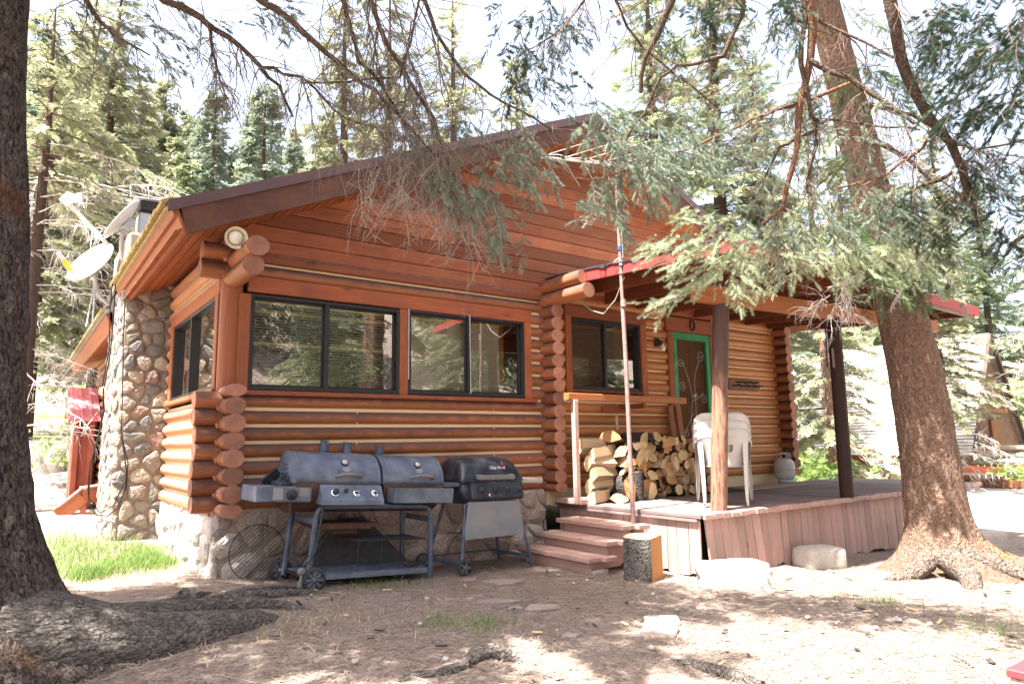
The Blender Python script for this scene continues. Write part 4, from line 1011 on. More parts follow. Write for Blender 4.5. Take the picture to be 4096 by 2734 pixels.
for i, (x, h, capd) in enumerate(((.18, .115, 1), (.40, .105, 1), (.72, .10, 0))):
    mb = MB(); z0 = BZ+.235; cyl(mb, (x, BY+.09, z0), (x, BY+.09, z0+h), .041, n=22); cyl(mb, (x, BY+.09, z0-.02), (x, BY+.09, z0+.02), .043, n=22); st = mb.build('smokestack', M['grill_leg'], g1)
    mb = MB()
    if capd: cyl(mb, (x, BY+.09, z0+h+.014), (x, BY+.09, z0+h+.020), .045, n=22); cyl(mb, (x, BY+.09, z0+h), (x, BY+.09, z0+h+.016), .03, n=12)
    else: cyl(mb, (x-.01, BY+.085, z0+h+.001), (x-.01, BY+.085, z0+h+.006), .046, n=22)
    mb.build('stack_cap', M['grill_leg'], st)
# control panel
mb = MB(); prism(mb, [(-.20, .845), (-.262, .845), (-.345, .72), (-.345, .685), (-.19, .69)], (.03, 0, 0), (0, 1, 0), (0, 0, 1), (.555, 0, 0)); cpn = mb.build('control_panel', M['grill_blue'], g1)
sl = np.array([0, -.125, -.083]); sl /= np.linalg.norm(sl); sl = np.array([0, -.83, .555])
for (x, kn) in ((.15, 2), (.345, 0), (.515, 0)):
    p = np.array([x, -.305, .782]); mb = MB(); lathe(mb, [(0, .006), (.030, .006), (.036, .001), (.036, -.004)], p, sl, 22); bz = mb.build('knob_plate', M['chrome'], cpn)
    if kn: mb = MB(); lathe(mb, [(.026, .005), (.024, .034), (0, .036)], p, sl, 16); mb.build('knob', M['rubber'], cpn)
    else: mb = MB(); box(mb, p+sl*.009, (.05, .006, .008), rot=(0, .3, 0), ch=.001); lathe(mb, [(.014, .006), (.012, .012), (0, .012)], p, sl, 12); mb.build('knob_stem', M['rubber'], cpn)
mb = MB(); lathe(mb, [(.017, .0), (.017, .012), (.012, .016), (.012, .03), (0, .032)], (.245, -.30, .795), sl, 14); mb.build('igniter', M['rubber'], cpn)
# front tray on the charcoal side
mb = MB(); T = .004
prism(mb, [(-.23, .70), (-.365, .70), (-.375, .83), (-.37, .83), (-.36, .705), (-.23, .705)], (.66, 0, 0), (0, 1, 0), (0, 0, 1), (.61, 0, 0))
for xx in (.66, 1.266): prism(mb, [(-.23, .70), (-.365, .70), (-.375, .83), (-.23, .83)], (xx, 0, 0), (0, 1, 0), (0, 0, 1), (T, 0, 0))
mb.build('front_tray', M['grill_blue'], g1)
mb = MB(); lathe(mb, [(.0, 0), (.035, .0), (.045, .03), (.043, .03), (.034, .004), (0, .004)], (1.15, -.32, .80), n=16); mb.build('steel_cup', M['chrome'], g1)
# side burner shelf
mb = MB(); box(mb, (-.255, -.03, .765), (.45, .44, .125), ch=.006); sbn = mb.build('side_burner', M['grill_blue'], g1)
mb = MB(); box(mb, (-.18, .0, .845), (.16, .26, .035), ch=.006); mb.build('burner_tray', M['grill_black'], sbn)
mb = MB(); box(mb, (-.26, .12, .885), (.09, .02, .16), rot=(.2, .75, .2), ch=.003); tube(mb, [(-.22, -.05, .89), (-.12, -.10, .85), (-.02, -.08, .87), (.03, -.04, .90)], .014, 8); box(mb, (-.19, -.08, .885), (.13, .02, .04), rot=(0, .5, 0), ch=.004); mb.build('burner_lid', M['grill_black'], sbn)
mb = MB(); lathe(mb, [(.045, 0), (.045, .008), (.038, .012), (.033, .03), (0, .032)], (-.195, -.25, .762), (0, -1, 0), 22); box(mb, (-.195, -.285, .762), (.06, .02, .018), rot=(0, .5, 0), ch=.004); mb.build('knob', M['rubber'], sbn)
for (lx, w, n_, m_) in ((-.305, .085, 13, 'white_print'), (-.09, .085, 9, 'badge')):
    mb = MB()
    for k in range(n_):
        xx = lx-w/2
        while xx < lx+w/2-.008:
            q = rnd.uniform(.004, .011); box(mb, (xx+q/2, -.2512, .812-.0072*k), (q, .001, .0032), ch=0); xx += q+.0025
    mb.build('warning_print', M[m_], sbn)
# tubular frame
for y0_, nm in ((-.245, 0), (.245, 1)):
    xl, xr = (.0, 1.14) if nm == 0 else (-.04, 1.10)
    mb = MB(); tube(mb, [(xl, y0_, .06), (xl+.012, y0_, .3), (xl+.025, y0_, .57), (xl+.035, y0_, .62), (xl+.06, y0_, .652), (xl+.10, y0_, .665), (xr-.12, y0_, .665), (xr-.07, y0_, .652), (xr-.04, y0_, .62), (xr-.03, y0_, .57), (xr-.012, y0_, .3), (xr, y0_, 0)], .024, 12)
    mb.build('leg_frame', M['grill_leg'], g1)
for xx in (.012, 1.11): mb = MB(); box(mb, (xx, 0, .545), (.018, .47, .05), ch=.003); mb.build('cross_brace', M['grill_leg'], g1)
mb = MB(); box(mb, (.55, .0, .115), (1.14, .46, .006), ch=.001); [box(mb, (.55, s*.228, .095), (1.14, .006, .045), ch=.001) for s in (-1, 1)]; mb.build('bottom_shelf', M['grill_blue'], g1)
wheel(g1, (.02, -.325, .095), .097, .045); wheel(g1, (-.06, .285, .095), .097, .045)
mb = MB(); cyl(mb, (.0, -.34, .095), (-.04, .30, .095), .008, n=8); mb.build('axle', M['iron_dark'], g1)
mb = MB(); prism(mb, [(-.0, .52), (.62, .52), (.56, .47), (.08, .47)], (0, -.16, 0), (1, 0, 0), (0, 0, 1), (0, .34, 0)); box(mb, (.36, .0, .445), (.22, .2, .05), ch=.01); mb.build('ash_pan', M['grill_rust'], g1)
mb = MB()
for k in range(9): cyl(mb, (.40, -.22+.05*k, .37), (1.10, -.22+.05*k, .37), .003, n=5)
for k in range(6): cyl(mb, (.42+.13*k, -.23, .367), (.42+.13*k, .2, .367), .003, n=5)
for xx in (.44, .66): cyl(mb, (xx, -.2, .12), (xx, -.2, .37), .004, n=6)
mb.build('wire_rack', M['rubber'], g1)
mb = MB(); tube(mb, [(-.205, -.255, .70), (-.20, -.26, .60), (-.185, -.275, .45), (-.16, -.30, .30), (-.11, -.315, .225), (-.075, -.32, .205), (-.03, -.315, .23), (.02, -.31, .32), (.045, -.30, .5), (.07, -.28, .68)], .0085, 8); mb.build('gas_hose', M['rubber'], g1)
mb = MB(); lathe(mb, [(0, -.014), (.032, -.012), (.034, .004), (.02, .018), (0, .02)], (-.085, -.325, .165), (0, -1, 0), 18); cyl(mb, (-.085, -.325, .135), (-.09, -.325, .07), .012); cyl(mb, (-.09, -.325, .095), (-.092, -.325, .05), .02, .018); mb.build('gas_regulator', M['handle_grey'], g1)
mb = MB(); box(mb, (1.02, -.10, .135), (.17, .09, .05), rot=(.1, .12, .5), ch=.012); tag(mb.build('kindling_block', M['bark_firewood'], org=(0, 0, 0)), 'small bark covered wood chunk on the grill shelf', 'wood'); o = bpy.data.objects['kindling_block']; o.location = G1; o.rotation_euler = (0, math.atan(.06), 0)
# ================================================================== GAS GRILL
G2 = (2.43, -.42, -.70)
g2 = thing('gas_grill', 'smaller black gas grill on four splayed legs beside the porch steps', 'grill', G2, None, (0, math.atan(.02), 0)); ORG[g2.name] = np.zeros(3)
def loft(mb, sections, **k):
    n = len(sections[0]); vs = [p for s in sections for p in s]
    f = [(i*n+j, i*n+(j+1) % n, (i+1)*n+(j+1) % n, (i+1)*n+j) for i in range(len(sections)-1) for j in range(n)]
    f += [tuple(range(n))[::-1], tuple(range((len(sections)-1)*n, len(sections)*n))]; mb.add(vs, f, .5, **k)
def rrect(x0, x1, y0, y1, z, r, n=4):
    P = []
    for (cx, cy, a0) in ((x1-r, y1-r, 0), (x0+r, y1-r, 90), (x0+r, y0+r, 180), (x1-r, y0+r, 270)):
        for k in range(n+1): a = R(a0+90*k/n); P.append((cx+r*math.cos(a), cy+r*math.sin(a), z))
    return P
mb = MB(); loft(mb, [rrect(-.39, .385, -.265, .245, .855, .05), rrect(-.39, .385, -.265, .245, .875, .05), rrect(-.375, .37, -.25, .24, .90, .06), rrect(-.36, .355, -.215, .235, .97, .08), rrect(-.345, .34, -.17, .22, 1.03, .09), rrect(-.31, .305, -.11, .19, 1.075, .09), rrect(-.25, .24, -.06, .14, 1.092, .07)], smooth=True)
gl = mb.build('lid', M['grill_black'], g2)
gl.modifiers.new('edge', 'EDGE_SPLIT').split_angle = R(40)
mb = MB(); box(mb, (.01, -.295, .895), (.44, .018, .045), ch=.006); [box(mb, (.01+s*.19, -.265, .90), (.05, .06, .05), ch=.008) for s in (-1, 1)]; mb.build('handle', M['handle_grey'], gl)
words('lettering', 'Char-Broil', .047, 'white_print', gl, (.07, -.2185, .985), (R(68), 0, 0), .0015, sx=.95)
mb = MB(); prism(mb, [(-.012, 0), (.0, -.004), (.012, 0), (.013, .015), (.004, .03), (0, .04), (-.004, .028), (-.011, .016)], (.135, -.205, 1.012), (1, 0, 0), (0, .37, .93), (0, -.004, .002)); mb.build('flame_mark', M['red_paint'], gl)
mb = MB(); loft(mb, [rrect(-.30, .30, -.20, .21, .64, .05), rrect(-.355, .35, -.23, .235, .74, .05), rrect(-.375, .37, -.24, .24, .855, .05)], smooth=True); mb.build('firebox', M['grill_black'], g2)
mb = MB(); prism(mb, [(-.20, .855), (-.275, .85), (-.315, .70), (-.29, .675), (-.20, .675)], (-.29, 0, 0), (0, 1, 0), (0, 0, 1), (.62, 0, 0)); gp = mb.build('control_panel', M['grill_black'], g2)
nz = np.array([0, -.966, .258])
for x in (-.165, .0, .15, .295): p = np.array([x, -.293, .775]); mb = MB(); lathe(mb, [(.033, 0), (.030, .012), (.022, .014), (.02, .03), (0, .031)], p, nz, 18); box(mb, p+nz*.03, (.012, .02, .05), rot=(.26, 0, 0), ch=.003); mb.build('knob', M['rubber'], gp)
mb = MB(); lathe(mb, [(.015, 0), (.015, .008), (.0, .009)], (-.078, -.305, .725), nz, 14); mb.build('igniter_ring', M['chrome'], gp)
mb = MB(); lathe(mb, [(.009, .0), (.009, .014), (.0, .016)], (-.078, -.305, .725), nz, 12); mb.build('igniter_button', M['red_paint'], gp)
for (xt, yt, xb, yb_) in ((-.31, -.22, -.385, -.29), (.315, -.22, .47, -.27), (-.30, .20, -.47, .235), (.30, .20, .42, .235)):
    mb = MB(); s_ = 1 if xt > 0 else -1; tube(mb, [(xt-s_*.10, yt, .655), (xt-s_*.03, yt, .65), (xt, yt, .625), (xt+(xb-xt)*.1, yt+(yb_-yt)*.1, .56), (xb, yb_, .01 if xt > 0 else .05)], .0165, 10); mb.build('leg', M['grill_leg'], g2)
mb = MB(); bar(mb, (-.39, -.29, .10), (-.47, .235, .10), .03, .03); bar(mb, (.45, -.26, .10), (.41, .235, .10), .03, .03); bar(mb, (-.44, .225, .12), (.41, .225, .12), .018, .018); mb.build('leg_brace', M['grill_leg'], g2)
mb = MB(); prism(mb, [(-.30, .665), (.315, .66), (.375, .325), (-.345, .315)], (0, -.262, 0), (1, 0, 0), (0, 0, 1), (0, .004, 0)); mb.build('front_apron', M['apron_metal'], g2)
wheel(g2, (-.37, -.325, .073), .078, .035, spokes=5); wheel(g2, (-.49, .265, .073), .078, .035, spokes=5)
mb = MB(); box(mb, (.535, -.03, .845), (.28, .34, .05), ch=.01, rot=(0, .03, 0)); mb.build('side_shelf', M['side_shelf'], g2)
mb = MB(); box(mb, (-.52, -.10, .83), (.30, .26, .04), ch=.008); mb.build('side_shelf', M['grill_leg'], g2)
mb = MB(); tube(mb, [(-.30, .1, .35), (-.1, .0, .33), (.1, .1, .36), (.3, .15, .42)], .006, 6); [tube(mb, [(-.2+.17*k, .2, .25), (-.1+.17*k, .18, .34), (0+.17*k, .1, .36)], .004, 5) for k in range(3)]; mb.build('tank_hook_wire', M['rubber'], g2)
# ---------------- things leaning behind the barrel grill
t = MB(); C0 = np.array([.335, -.115, -.372]); rr_ = .235
ring = [(C0[0]+rr_*math.cos(a), C0[1]-.0+.06*math.sin(a)*0-.05*(1-math.sin(a))*.5, C0[2]+rr_*math.sin(a)) for a in np.linspace(0, 2*math.pi, 40)]
tube(t, ring, .0045, 6, cap=False)
for k in range(-8, 9):
    o_ = k*.027; h = math.sqrt(max(rr_**2-o_**2, 0)); e1, e2 = np.array([.78, .63]), np.array([-.63, .78])
    a, b = e2*o_-e1*h, e2*o_+e1*h
    f_ = lambda q: (C0[0]+q[0], C0[1]-.025*(1-q[1]/rr_), C0[2]+q[1]); cyl(t, f_(a), f_(b), .0026, n=5)
tag(t.build('round_grill_grate', M['rubber'], org=tuple(C0)), 'round black wire cooking grate leaning on the stone footing', 'grate')
t = thing('black_metal_panel', 'black triangular sheet metal panel leaning on the stone footing behind the barrel grill', 'panel', (1.2, -.15, -.65))
mb = MB(); prism(mb, [(.62, -.63), (1.80, -.66), (1.28, -.13), (1.05, -.13)], (0, -.20, 0), (1, 0, 0), (0, .1, 1), (0, .012, 0)); mb.build('sheet', M['rubber'], t)
mb = MB(); bar(mb, (.62, -.225, -.56), (1.08, -.19, -.10), .02, .02); bar(mb, (1.80, -.225, -.66), (1.24, -.19, -.10), .02, .02); bar(mb, (1.72, -.235, -.66), (1.18, -.20, -.10), .02, .02); mb.build('edge_bar', M['grill_black'], t)
# ================================================================== FIREWOOD
fi = [0]
ROWW = ('bottom row', 'second row', 'third row', 'fourth row', 'top row')
def firewood(kind, c, L, rad, ang, yaw=0., pitch=0., a0=0., label=None, em='wood_end_pale', fm='split_face', axis='y'):
    """round: full log; wedge: a split sector with bark on its arc. Local axis +y, centre at c"""
    mb = MB(); n = 18; jit = [1+rnd.uniform(-.05, .05) for _ in range(n+1)]
    if kind == 'round': ring = [(rad*jit[k % n]*math.cos(2*math.pi*k/n), rad*jit[k % n]*math.sin(2*math.pi*k/n)) for k in range(n)]; nb_ = n
    else:
        m_ = 8; ring = [(rad*jit[k]*math.cos(a0+ang*k/m_), rad*jit[k]*math.sin(a0+ang*k/m_)) for k in range(m_+1)]; nb_ = m_
        ring += [(rad*.04*math.cos(a0+ang/2)+rnd.uniform(-.008, .008), rad*.04*math.sin(a0+ang/2)+rnd.uniform(-.008, .008))]
        cc = np.mean(ring, 0); ring = [(p[0]-cc[0], p[1]-cc[1]) for p in ring]
    N_ = len(ring); ys = (-L/2, -L/6, L/6, L/2); vs = []
    for i, y in enumerate(ys):
        tp = 1+rnd.uniform(-.05, .05); sh = (rnd.uniform(-.006, .006), rnd.uniform(-.006, .006))
        for (x, z) in ring: vs.append((x*tp+sh[0], y+rnd.uniform(-.006, .006), z*tp+sh[1]))
    v = rnd.random()
    for i in range(3):
        for k in range(N_):
            bark_ = kind == 'round' or k < nb_
            mb.add([vs[i*N_+k], vs[i*N_+(k+1) % N_], vs[(i+1)*N_+(k+1) % N_], vs[(i+1)*N_+k]], [(0, 3, 2, 1)], v, 0 if bark_ else 1, kind == 'round')
    for e, off in ((0, 0), (1, 3*N_)):
        r_ = vs[off:off+N_]; c_ = np.mean(r_, 0); c_ = c_+(0, -.004 if e == 0 else .004, 0); core = np.array([0, c_[1], 0]) if kind == 'round' else c_
        mid = [c_+(np.array(p)-c_)*.5 for p in r_]
        fs = [(k, (k+1) % N_, N_+(k+1) % N_, N_+k) for k in range(N_)]+[(N_+k, N_+(k+1) % N_, 2*N_) for k in range(N_)]
        if e: fs = [q[::-1] for q in fs]
        mb.add(r_+mid+[c_], fs, v, 2, False, [1.]*N_+[.5]*N_+[0.])
    o = mb.build('firewood', [M['bark_firewood'], M[fm], M[em]]); o.location = c; o.rotation_euler = (pitch, 0, yaw)
    tag(o, label, 'firewood', 'split firewood stacked on the porch'); return o
D0 = DZ+.002
def word_pos(i): return ('first', 'second', 'third', 'fourth', 'fifth', 'sixth', 'seventh', 'eighth', 'ninth', 'tenth', 'eleventh', 'twelfth', 'thirteenth', 'fourteenth', 'fifteenth', 'sixteenth', 'seventeenth')[i]
KN = {'round': 'round log', 'w': 'split wedge'}
# left crib: long pieces lying along the wall, their pale split sides to the front
crib = [('split wedge with a sunlit cut face at the left foot of the woodpile', (4.00, -.50, D0+.07), .36, .13, 2.0, 1.25, .35, 'wood_end_pale'),
        ('short pale wedge jammed right of the sunlit one at the pile foot', (4.26, -.60, D0+.065), .28, .12, 2.2, .8, .35, 'wood_end_pale'),
        ('orange faced half log leaning at the foot of the pile left of the bark block', (4.36, -.50, D0+.16), .36, .17, 2.6, .15, 2.0, 'wood_end_orange'),
        ('long split log lying sideways low on the left, its bark side up', (4.08, -.45, D0+.20), .44, .11, 2.2, 1.4, 1.9, 'wood_end_pale'),
        ('long pale split log lying sideways third from the floor at left', (4.12, -.47, D0+.32), .46, .115, 2.0, 1.32, .8, 'wood_end_pale'),
        ('thin split stick lying sideways near the left of the pile', (4.40, -.56, D0+.36), .36, .055, 2.0, 1.0, .4, 'wood_end_pale'),
        ('long pale split log lying sideways at mid height on the left of the pile', (4.10, -.45, D0+.44), .46, .11, 1.9, 1.48, .6, 'wood_end_pale'),
        ('stout orange wedge facing out above the bark block', (4.50, -.44, D0+.42), .36, .14, 1.8, .25, 4.2, 'wood_end_orange'),
        ('long split log lying sideways high on the left of the pile', (4.16, -.44, D0+.55), .48, .10, 2.3, 1.35, .9, 'wood_end_pale'),
        ('bark backed split log lying sideways near the top left of the pile', (4.06, -.36, D0+.645), .40, .10, 2.2, 1.5, 1.8, 'wood_end_pale'),
        ('short pale split log standing out at the upper left of the pile', (4.46, -.42, D0+.60), .36, .12, 2.0, .75, 1.2, 'wood_end_pale'),
        ('big dark barked half log lying on the very top of the pile', (4.46, -.34, D0+.745), .46, .14, 2.5, 1.0, .3, 'wood_end_orange')]
for (lb, c, L, r_, an, yaw, a0, em) in crib: firewood('w', c, L, r_*1.0, an, -yaw, rnd.uniform(-.08, .08), (math.pi-an/2+rnd.uniform(-.9, .1)) if yaw > .9 and 'bark' not in lb else a0, lb, em)
mb = MB(); log(mb, (4.54, -.58, D0), (4.545, -.575, D0+.335), .105, .10, n=20, up=(0, 1, 0), capmi=1); o = mb.build('firewood', [M['bark_firewood'], M['wood_end_pale']], org=(4.54, -.58, D0)); tag(o, 'upright bark covered block standing at the foot of the woodpile', 'firewood', 'split firewood stacked on the porch')
rows = [(4.68, 6.02, .075), (4.62, 6.04, .185), (4.58, 6.02, .295), (4.54, 6.0, .40), (4.56, 5.92, .505), (4.58, 5.7, .61), (4.66, 5.4, .70)]
rw = random.Random(5)
for ri, (xa, xb, z) in enumerate(rows):
    x = xa; i = 0
    while x < xb:
        r_ = rw.uniform(.056, .092); kd = 'round' if rw.random() < .2 else 'w'
        if kd == 'round': r_ *= .85
        em = rw.choice(('wood_end_pale', 'wood_end_orange', 'wood_end_orange', 'wood_end_pale')); a0 = rw.uniform(0, 6.28); an = rw.choice((1.5, 2.0, 2.6, 3.0))
        R_ = r_ if kd == 'round' else r_*1.45
        lb = '%s with %s end, %s from left in the %s' % ('round log' if kd == 'round' else 'split wedge', 'pale' if em == 'wood_end_pale' else 'orange', word_pos(i), ('bottom row', 'second row up', 'third row up', 'fourth row up', 'fifth row up', 'sixth row up', 'top row')[ri])
        firewood(kd, (x+r_, -.36+rw.uniform(-.07, .06), D0+z+rw.uniform(-.02, .02)), rw.uniform(.34, .42), R_, an, rw.uniform(-.28, .28), rw.uniform(-.06, .06), a0, lb, em, 'split_face')
        x += r_*1.72-.012; i += 1
mb = MB(); cyl(mb, (4.50, -.36, D0+.84), (4.44, -.42, D0+1.0), .018, .014, 8); tag(mb.build('stick', M['split_face'], org=(4.5, -.36, D0+.84)), 'short pale stick poking up from the top of the woodpile', 'stick')
for i, (xx, lb) in enumerate(((5.84, 'brown board leaning upright beside the green door, left of the pair'), (6.0, 'brown board leaning upright in front of the green door, right of the pair'))):
    mb = MB(); bar(mb, (xx, -.16, DZ+.01), (xx-.02+.0*i, -.07, .99), .10, .025, up=(0, -1, 0)); tag(mb.build('leaning_board', M['trim_z'], org=(xx, -.1, DZ)), lb, 'board')
# ---------------- chopping stump
t = thing('chopping_stump', 'upright chopping stump with dark bark and one orange split side beside the steps', 'stump', (3.36, -1.80, -.73))
mb = MB(); n = 40; zs = np.linspace(-.74, -.345, 9); vs = []; ups = []
def stump_r(a): return .196*(1+.04*math.sin(2*a+1)+.03*math.sin(5*a))
cut = (.64, -.77)                                # outward normal of the split side
for j, z in enumerate(zs):
    for k in range(n):
        a = 2*math.pi*k/n; r_ = stump_r(a)*(1+.05*(1-j/8)); x, y = r_*math.cos(a), r_*math.sin(a); dd = x*.40+y*(-.917)
        lim_ = .118
        if dd > lim_: x -= (dd-lim_)*.40; y -= (dd-lim_)*-.917
        vs.append((3.36+x, -1.80+y, z+.03*(x*.5)*(j/8)))
V_ = np.array(vs)
for j in range(8):
    for k in range(n):
        k2 = (k+1) % n; m1 = ((V_[j*n+k]-(3.36, -1.80, 0))[:2]@np.array([.40, -.917])); m2 = ((V_[j*n+k2]-(3.36, -1.80, 0))[:2]@np.array([.40, -.917]))
        sp = m1 > .1175 and m2 > .1175
        mb.add([vs[j*n+k], vs[j*n+k2], vs[(j+1)*n+k2], vs[(j+1)*n+k]], [(0, 1, 2, 3)], .5, 1 if sp else 0, not sp)
top = vs[8*n:]; c_ = np.mean(top, 0); mb.add(top+[c_], [(k, (k+1) % n, n) for k in range(n)], .5, 2, False, [1.]*n+[0.])
mb.build('stump_body', [M['bark_stump'], M['split_orange'], M['stump_top']], t)
# ================================================================== ROCKS AND FLAGS
def rock(name, label, cat, c, size, seed, m='rock', sub=4, flat=.0, yaw=0, rough=.16):
    import bmesh
    bm = bmesh.new(); bmesh.ops.create_cube(bm, size=2.); bmesh.ops.subdivide_edges(bm, edges=bm.edges[:], cuts=7, use_grid_fill=True)
    for v in bm.verts:
        p = v.co.copy(); q = Vector((max(-1, min(1, p.x)), p.y, p.z)); l = (abs(p.x)**5+abs(p.y)**5+abs(p.z)**5)**.2; p = p/l
        nn_ = 1+rough*mnoise.noise(p*1.1+Vector((seed, 0, 0)))+rough*.5*mnoise.noise(p*2.7+Vector((0, seed, 0)))+rough*.22*mnoise.noise(p*6+Vector((0, 0, seed)))
        v.co = Vector((p.x*size[0]/2*nn_, p.y*size[1]/2*nn_, p.z*size[2]/2*(nn_*.6+.4)))
    me = bpy.data.meshes.new(name); bm.to_mesh(me); bm.free(); me.materials.append(M[m]); 
    for p in me.polygons: p.use_smooth = True
    a = me.attributes.new('var', 'FLOAT', 'FACE'); a.data.foreach_set('value', [.3]*len(me.polygons))
    o = bpy.data.objects.new(name, me); COL.objects.link(o); o.location = c; o.rotation_euler = (0, 0, yaw); tag(o, label, cat)
    return o
def G(x, y, dz=0): return (x, y, float(gz(x, y))+dz)
rock('limestone_block', 'large white rough limestone block at the porch corner skirt', 'rock', G(3.83, -2.43, .06), (.62, .42, .28), 3.1, yaw=-.85, rough=.22)
rock('concrete_block', 'squared pale concrete block lying against the middle of the porch skirt', 'block', G(5.36, -2.34, .085), (.46, .36, .25), 7.7, 'concrete', yaw=-.35, rough=.06)
rock('boulder', 'grey squared boulder behind the leaning trunk by the gravel drive', 'rock', G(8.25, -2.75, .10), (.55, .42, .32), 11.2, 'concrete', yaw=-.5, rough=.08)
rock('pale_boulder', 'white boulder below the dirt bank behind the cabin wing', 'rock', (-1.05, 11.0, gz(-1, 11)+.25), (1.1, .8, .9), 5.2)
def flag(label, c, pts, th=.022):
    mb = MB(); z = float(gz(c[0], c[1])); n = len(pts); A = [np.array([c[0]+p[0], c[1]+p[1]]) for p in pts]; cc = np.mean(A, 0)
    vs = [(p[0], p[1], float(gz(*p))-.02) for p in A]+[(p[0], p[1], float(gz(*p))+th*.7) for p in A]+[(*(cc+(p-cc)*.95), float(gz(*p))+th) for p in A]
    f = [(i, (i+1) % n, n+(i+1) % n, n+i) for i in range(n)]+[(n+i, n+(i+1) % n, 2*n+(i+1) % n, 2*n+i) for i in range(n)]+[tuple(range(2*n, 3*n))]
    mb.add(vs, f, rnd.random()); tag(mb.build('flagstone', M['flagstone'], org=(c[0], c[1], z)), label, 'flagstone', 'flagstones sunk in the yard')
flag('pinkish flat flagstone sunk in the dirt in front of the gas grill', (2.20, -1.22), [(-.20, .10), (-.02, .13), (.20, -.02), (.10, -.08), (-.05, -.13), (-.12, -.02)])
flag('grey mauve flagstone broken in pieces in the middle of the yard', (1.78, -2.2), [(-.12, -.0), (.0, .10), (.18, .0), (.13, -.10), (-.04, -.08)])
flag('small mauve flagstone chip left of the broken grey flagstone', (1.60, -2.13), [(-.06, -.03), (.0, .04), (.09, .02), (.05, -.05)])
flag('flat pinkish flagstone pieces half buried behind a wood chip', (1.66, -1.88), [(-.20, .06), (-.02, .08), (.18, -.06), (.06, -.08), (-.08, -.02)])
flag('clean squared mauve flagstone near the front of the yard', (2.0, -3.17), [(-.12, .05), (.02, .12), (.17, -.03), (.02, -.13)], .03)
rock('round_cobble', 'pale round cobble touching the squared mauve flagstone', 'rock', G(2.22, -3.0, .01), (.24, .12, .08), 2.2, 'concrete', yaw=-.6)
flag('little grey flagstone chips beside the gas grill wheel', (1.98, -.98), [(-.08, .02), (.0, .06), (.10, .04), (.02, -.05)])
flag('small flat flagstone beside the yard grass, partly buried', (1.45, -2.95), [(-.07, .0), (.0, .05), (.08, -.02), (.0, -.05)])
# red topped table whose corner shows at the lower right edge of the photograph
t = thing('red_table', 'corner of a red painted wooden table at the lower right edge', 'table', (3.35, -4.95, -.75))

c_ = at(4022, 2672, 3.2)
mb = MB(); box(mb, (c_[0]+.45, c_[1]-.30, c_[2]-.018), (.9, .6, .036), ch=.004, rot=(0, 0, 0)); mb.build('table_top', M['red_paint'], t)
mb = MB(); box(mb, (c_[0]+.45, c_[1]-.30, c_[2]-.056), (.88, .58, .038), ch=.004); mb.build('apron', M['grey_wood'], t)
for dx in (.07, .83):
    for dy in (-.07, -.53): mb = MB(); bar(mb, (c_[0]+dx, c_[1]+dy, -.78), (c_[0]+dx, c_[1]+dy, c_[2]-.07), .05, .05); mb.build('leg', M['grey_wood'], t)
# ================================================================== VEGETATION TOOLS (numpy)
rg = np.random.default_rng(11)
def frames(D, spin=None):
    """orthonormal frames (k,3,3): columns side, normal, direction"""
    D = D/np.linalg.norm(D, axis=1)[:, None]
    up = np.tile([0., 0, 1], (len(D), 1)); bad = np.abs(D[:, 2]) > .97; up[bad] = [1, 0, 0]
    S = np.cross(D, up); S /= np.linalg.norm(S, axis=1)[:, None]; U = np.cross(S, D)
    if spin is not None:
        c, s = np.cos(spin)[:, None], np.sin(spin)[:, None]; S, U = S*c+U*s, U*c-S*s
    return np.stack([S, U, D], 2)
def instance(T, F, P, D, scale, spin=None, var=None):
    """copies of template triangles (T verts, F tris) at P along D"""
    k = len(P); B = frames(np.asarray(D, float), spin)
    V = np.einsum('kij,nj->kni', B, T)*np.asarray(scale).reshape(-1, 1, 1)+np.asarray(P)[:, None, :]
    tri = (F[None]+(np.arange(k)*len(T))[:, None, None]).reshape(-1, 3)
    vv = np.repeat(rg.random(k) if var is None else var, len(F))
    return V.reshape(-1, 3), tri, vv
def needle_twig(n=42, L=1., nl=.17, w=.016, seed=1):
    """twig of unit length along +z with needles all round, swept forward"""
    r = np.random.default_rng(seed); T = []; F = []
    for i in range(n):
        z = .04+.96*i/n; a = i*2.4+r.uniform(-.3, .3); l = nl*(1-.35*(z > .9))*r.uniform(.8, 1.15)
        o = np.array([math.cos(a), math.sin(a)*.75+.25, 0]); d = o*.80+np.array([0, 0, .62]); d /= np.linalg.norm(d)
        s = np.cross(d, [0, 0, 1.]); s /= max(np.linalg.norm(s), 1e-6)
        p = np.array([0, 0, z]); b = len(T); T += [p-s*w*.5, p+s*w*.5, p+d*l*.7+s*w*.45, p+d*l]; F += [(b, b+1, b+2), (b, b+2, b+3)]
    b = len(T); q = .012
    T += [(-q, 0, 0), (q, 0, 0), (0, 0, 1), (0, -q, 0), (0, q, 0)]; F += [(b, b+1, b+2), (b+3, b+4, b+2)]
    return np.array(T, float), np.array(F)
TW = [needle_twig(46, seed=1, nl=.34, w=.048), needle_twig(46, seed=2, nl=.31, w=.044), needle_twig(40, seed=3, nl=.37, w=.05)]
TWL = [needle_twig(20, seed=4, nl=.22, w=.034), needle_twig(20, seed=5, nl=.24, w=.034)]
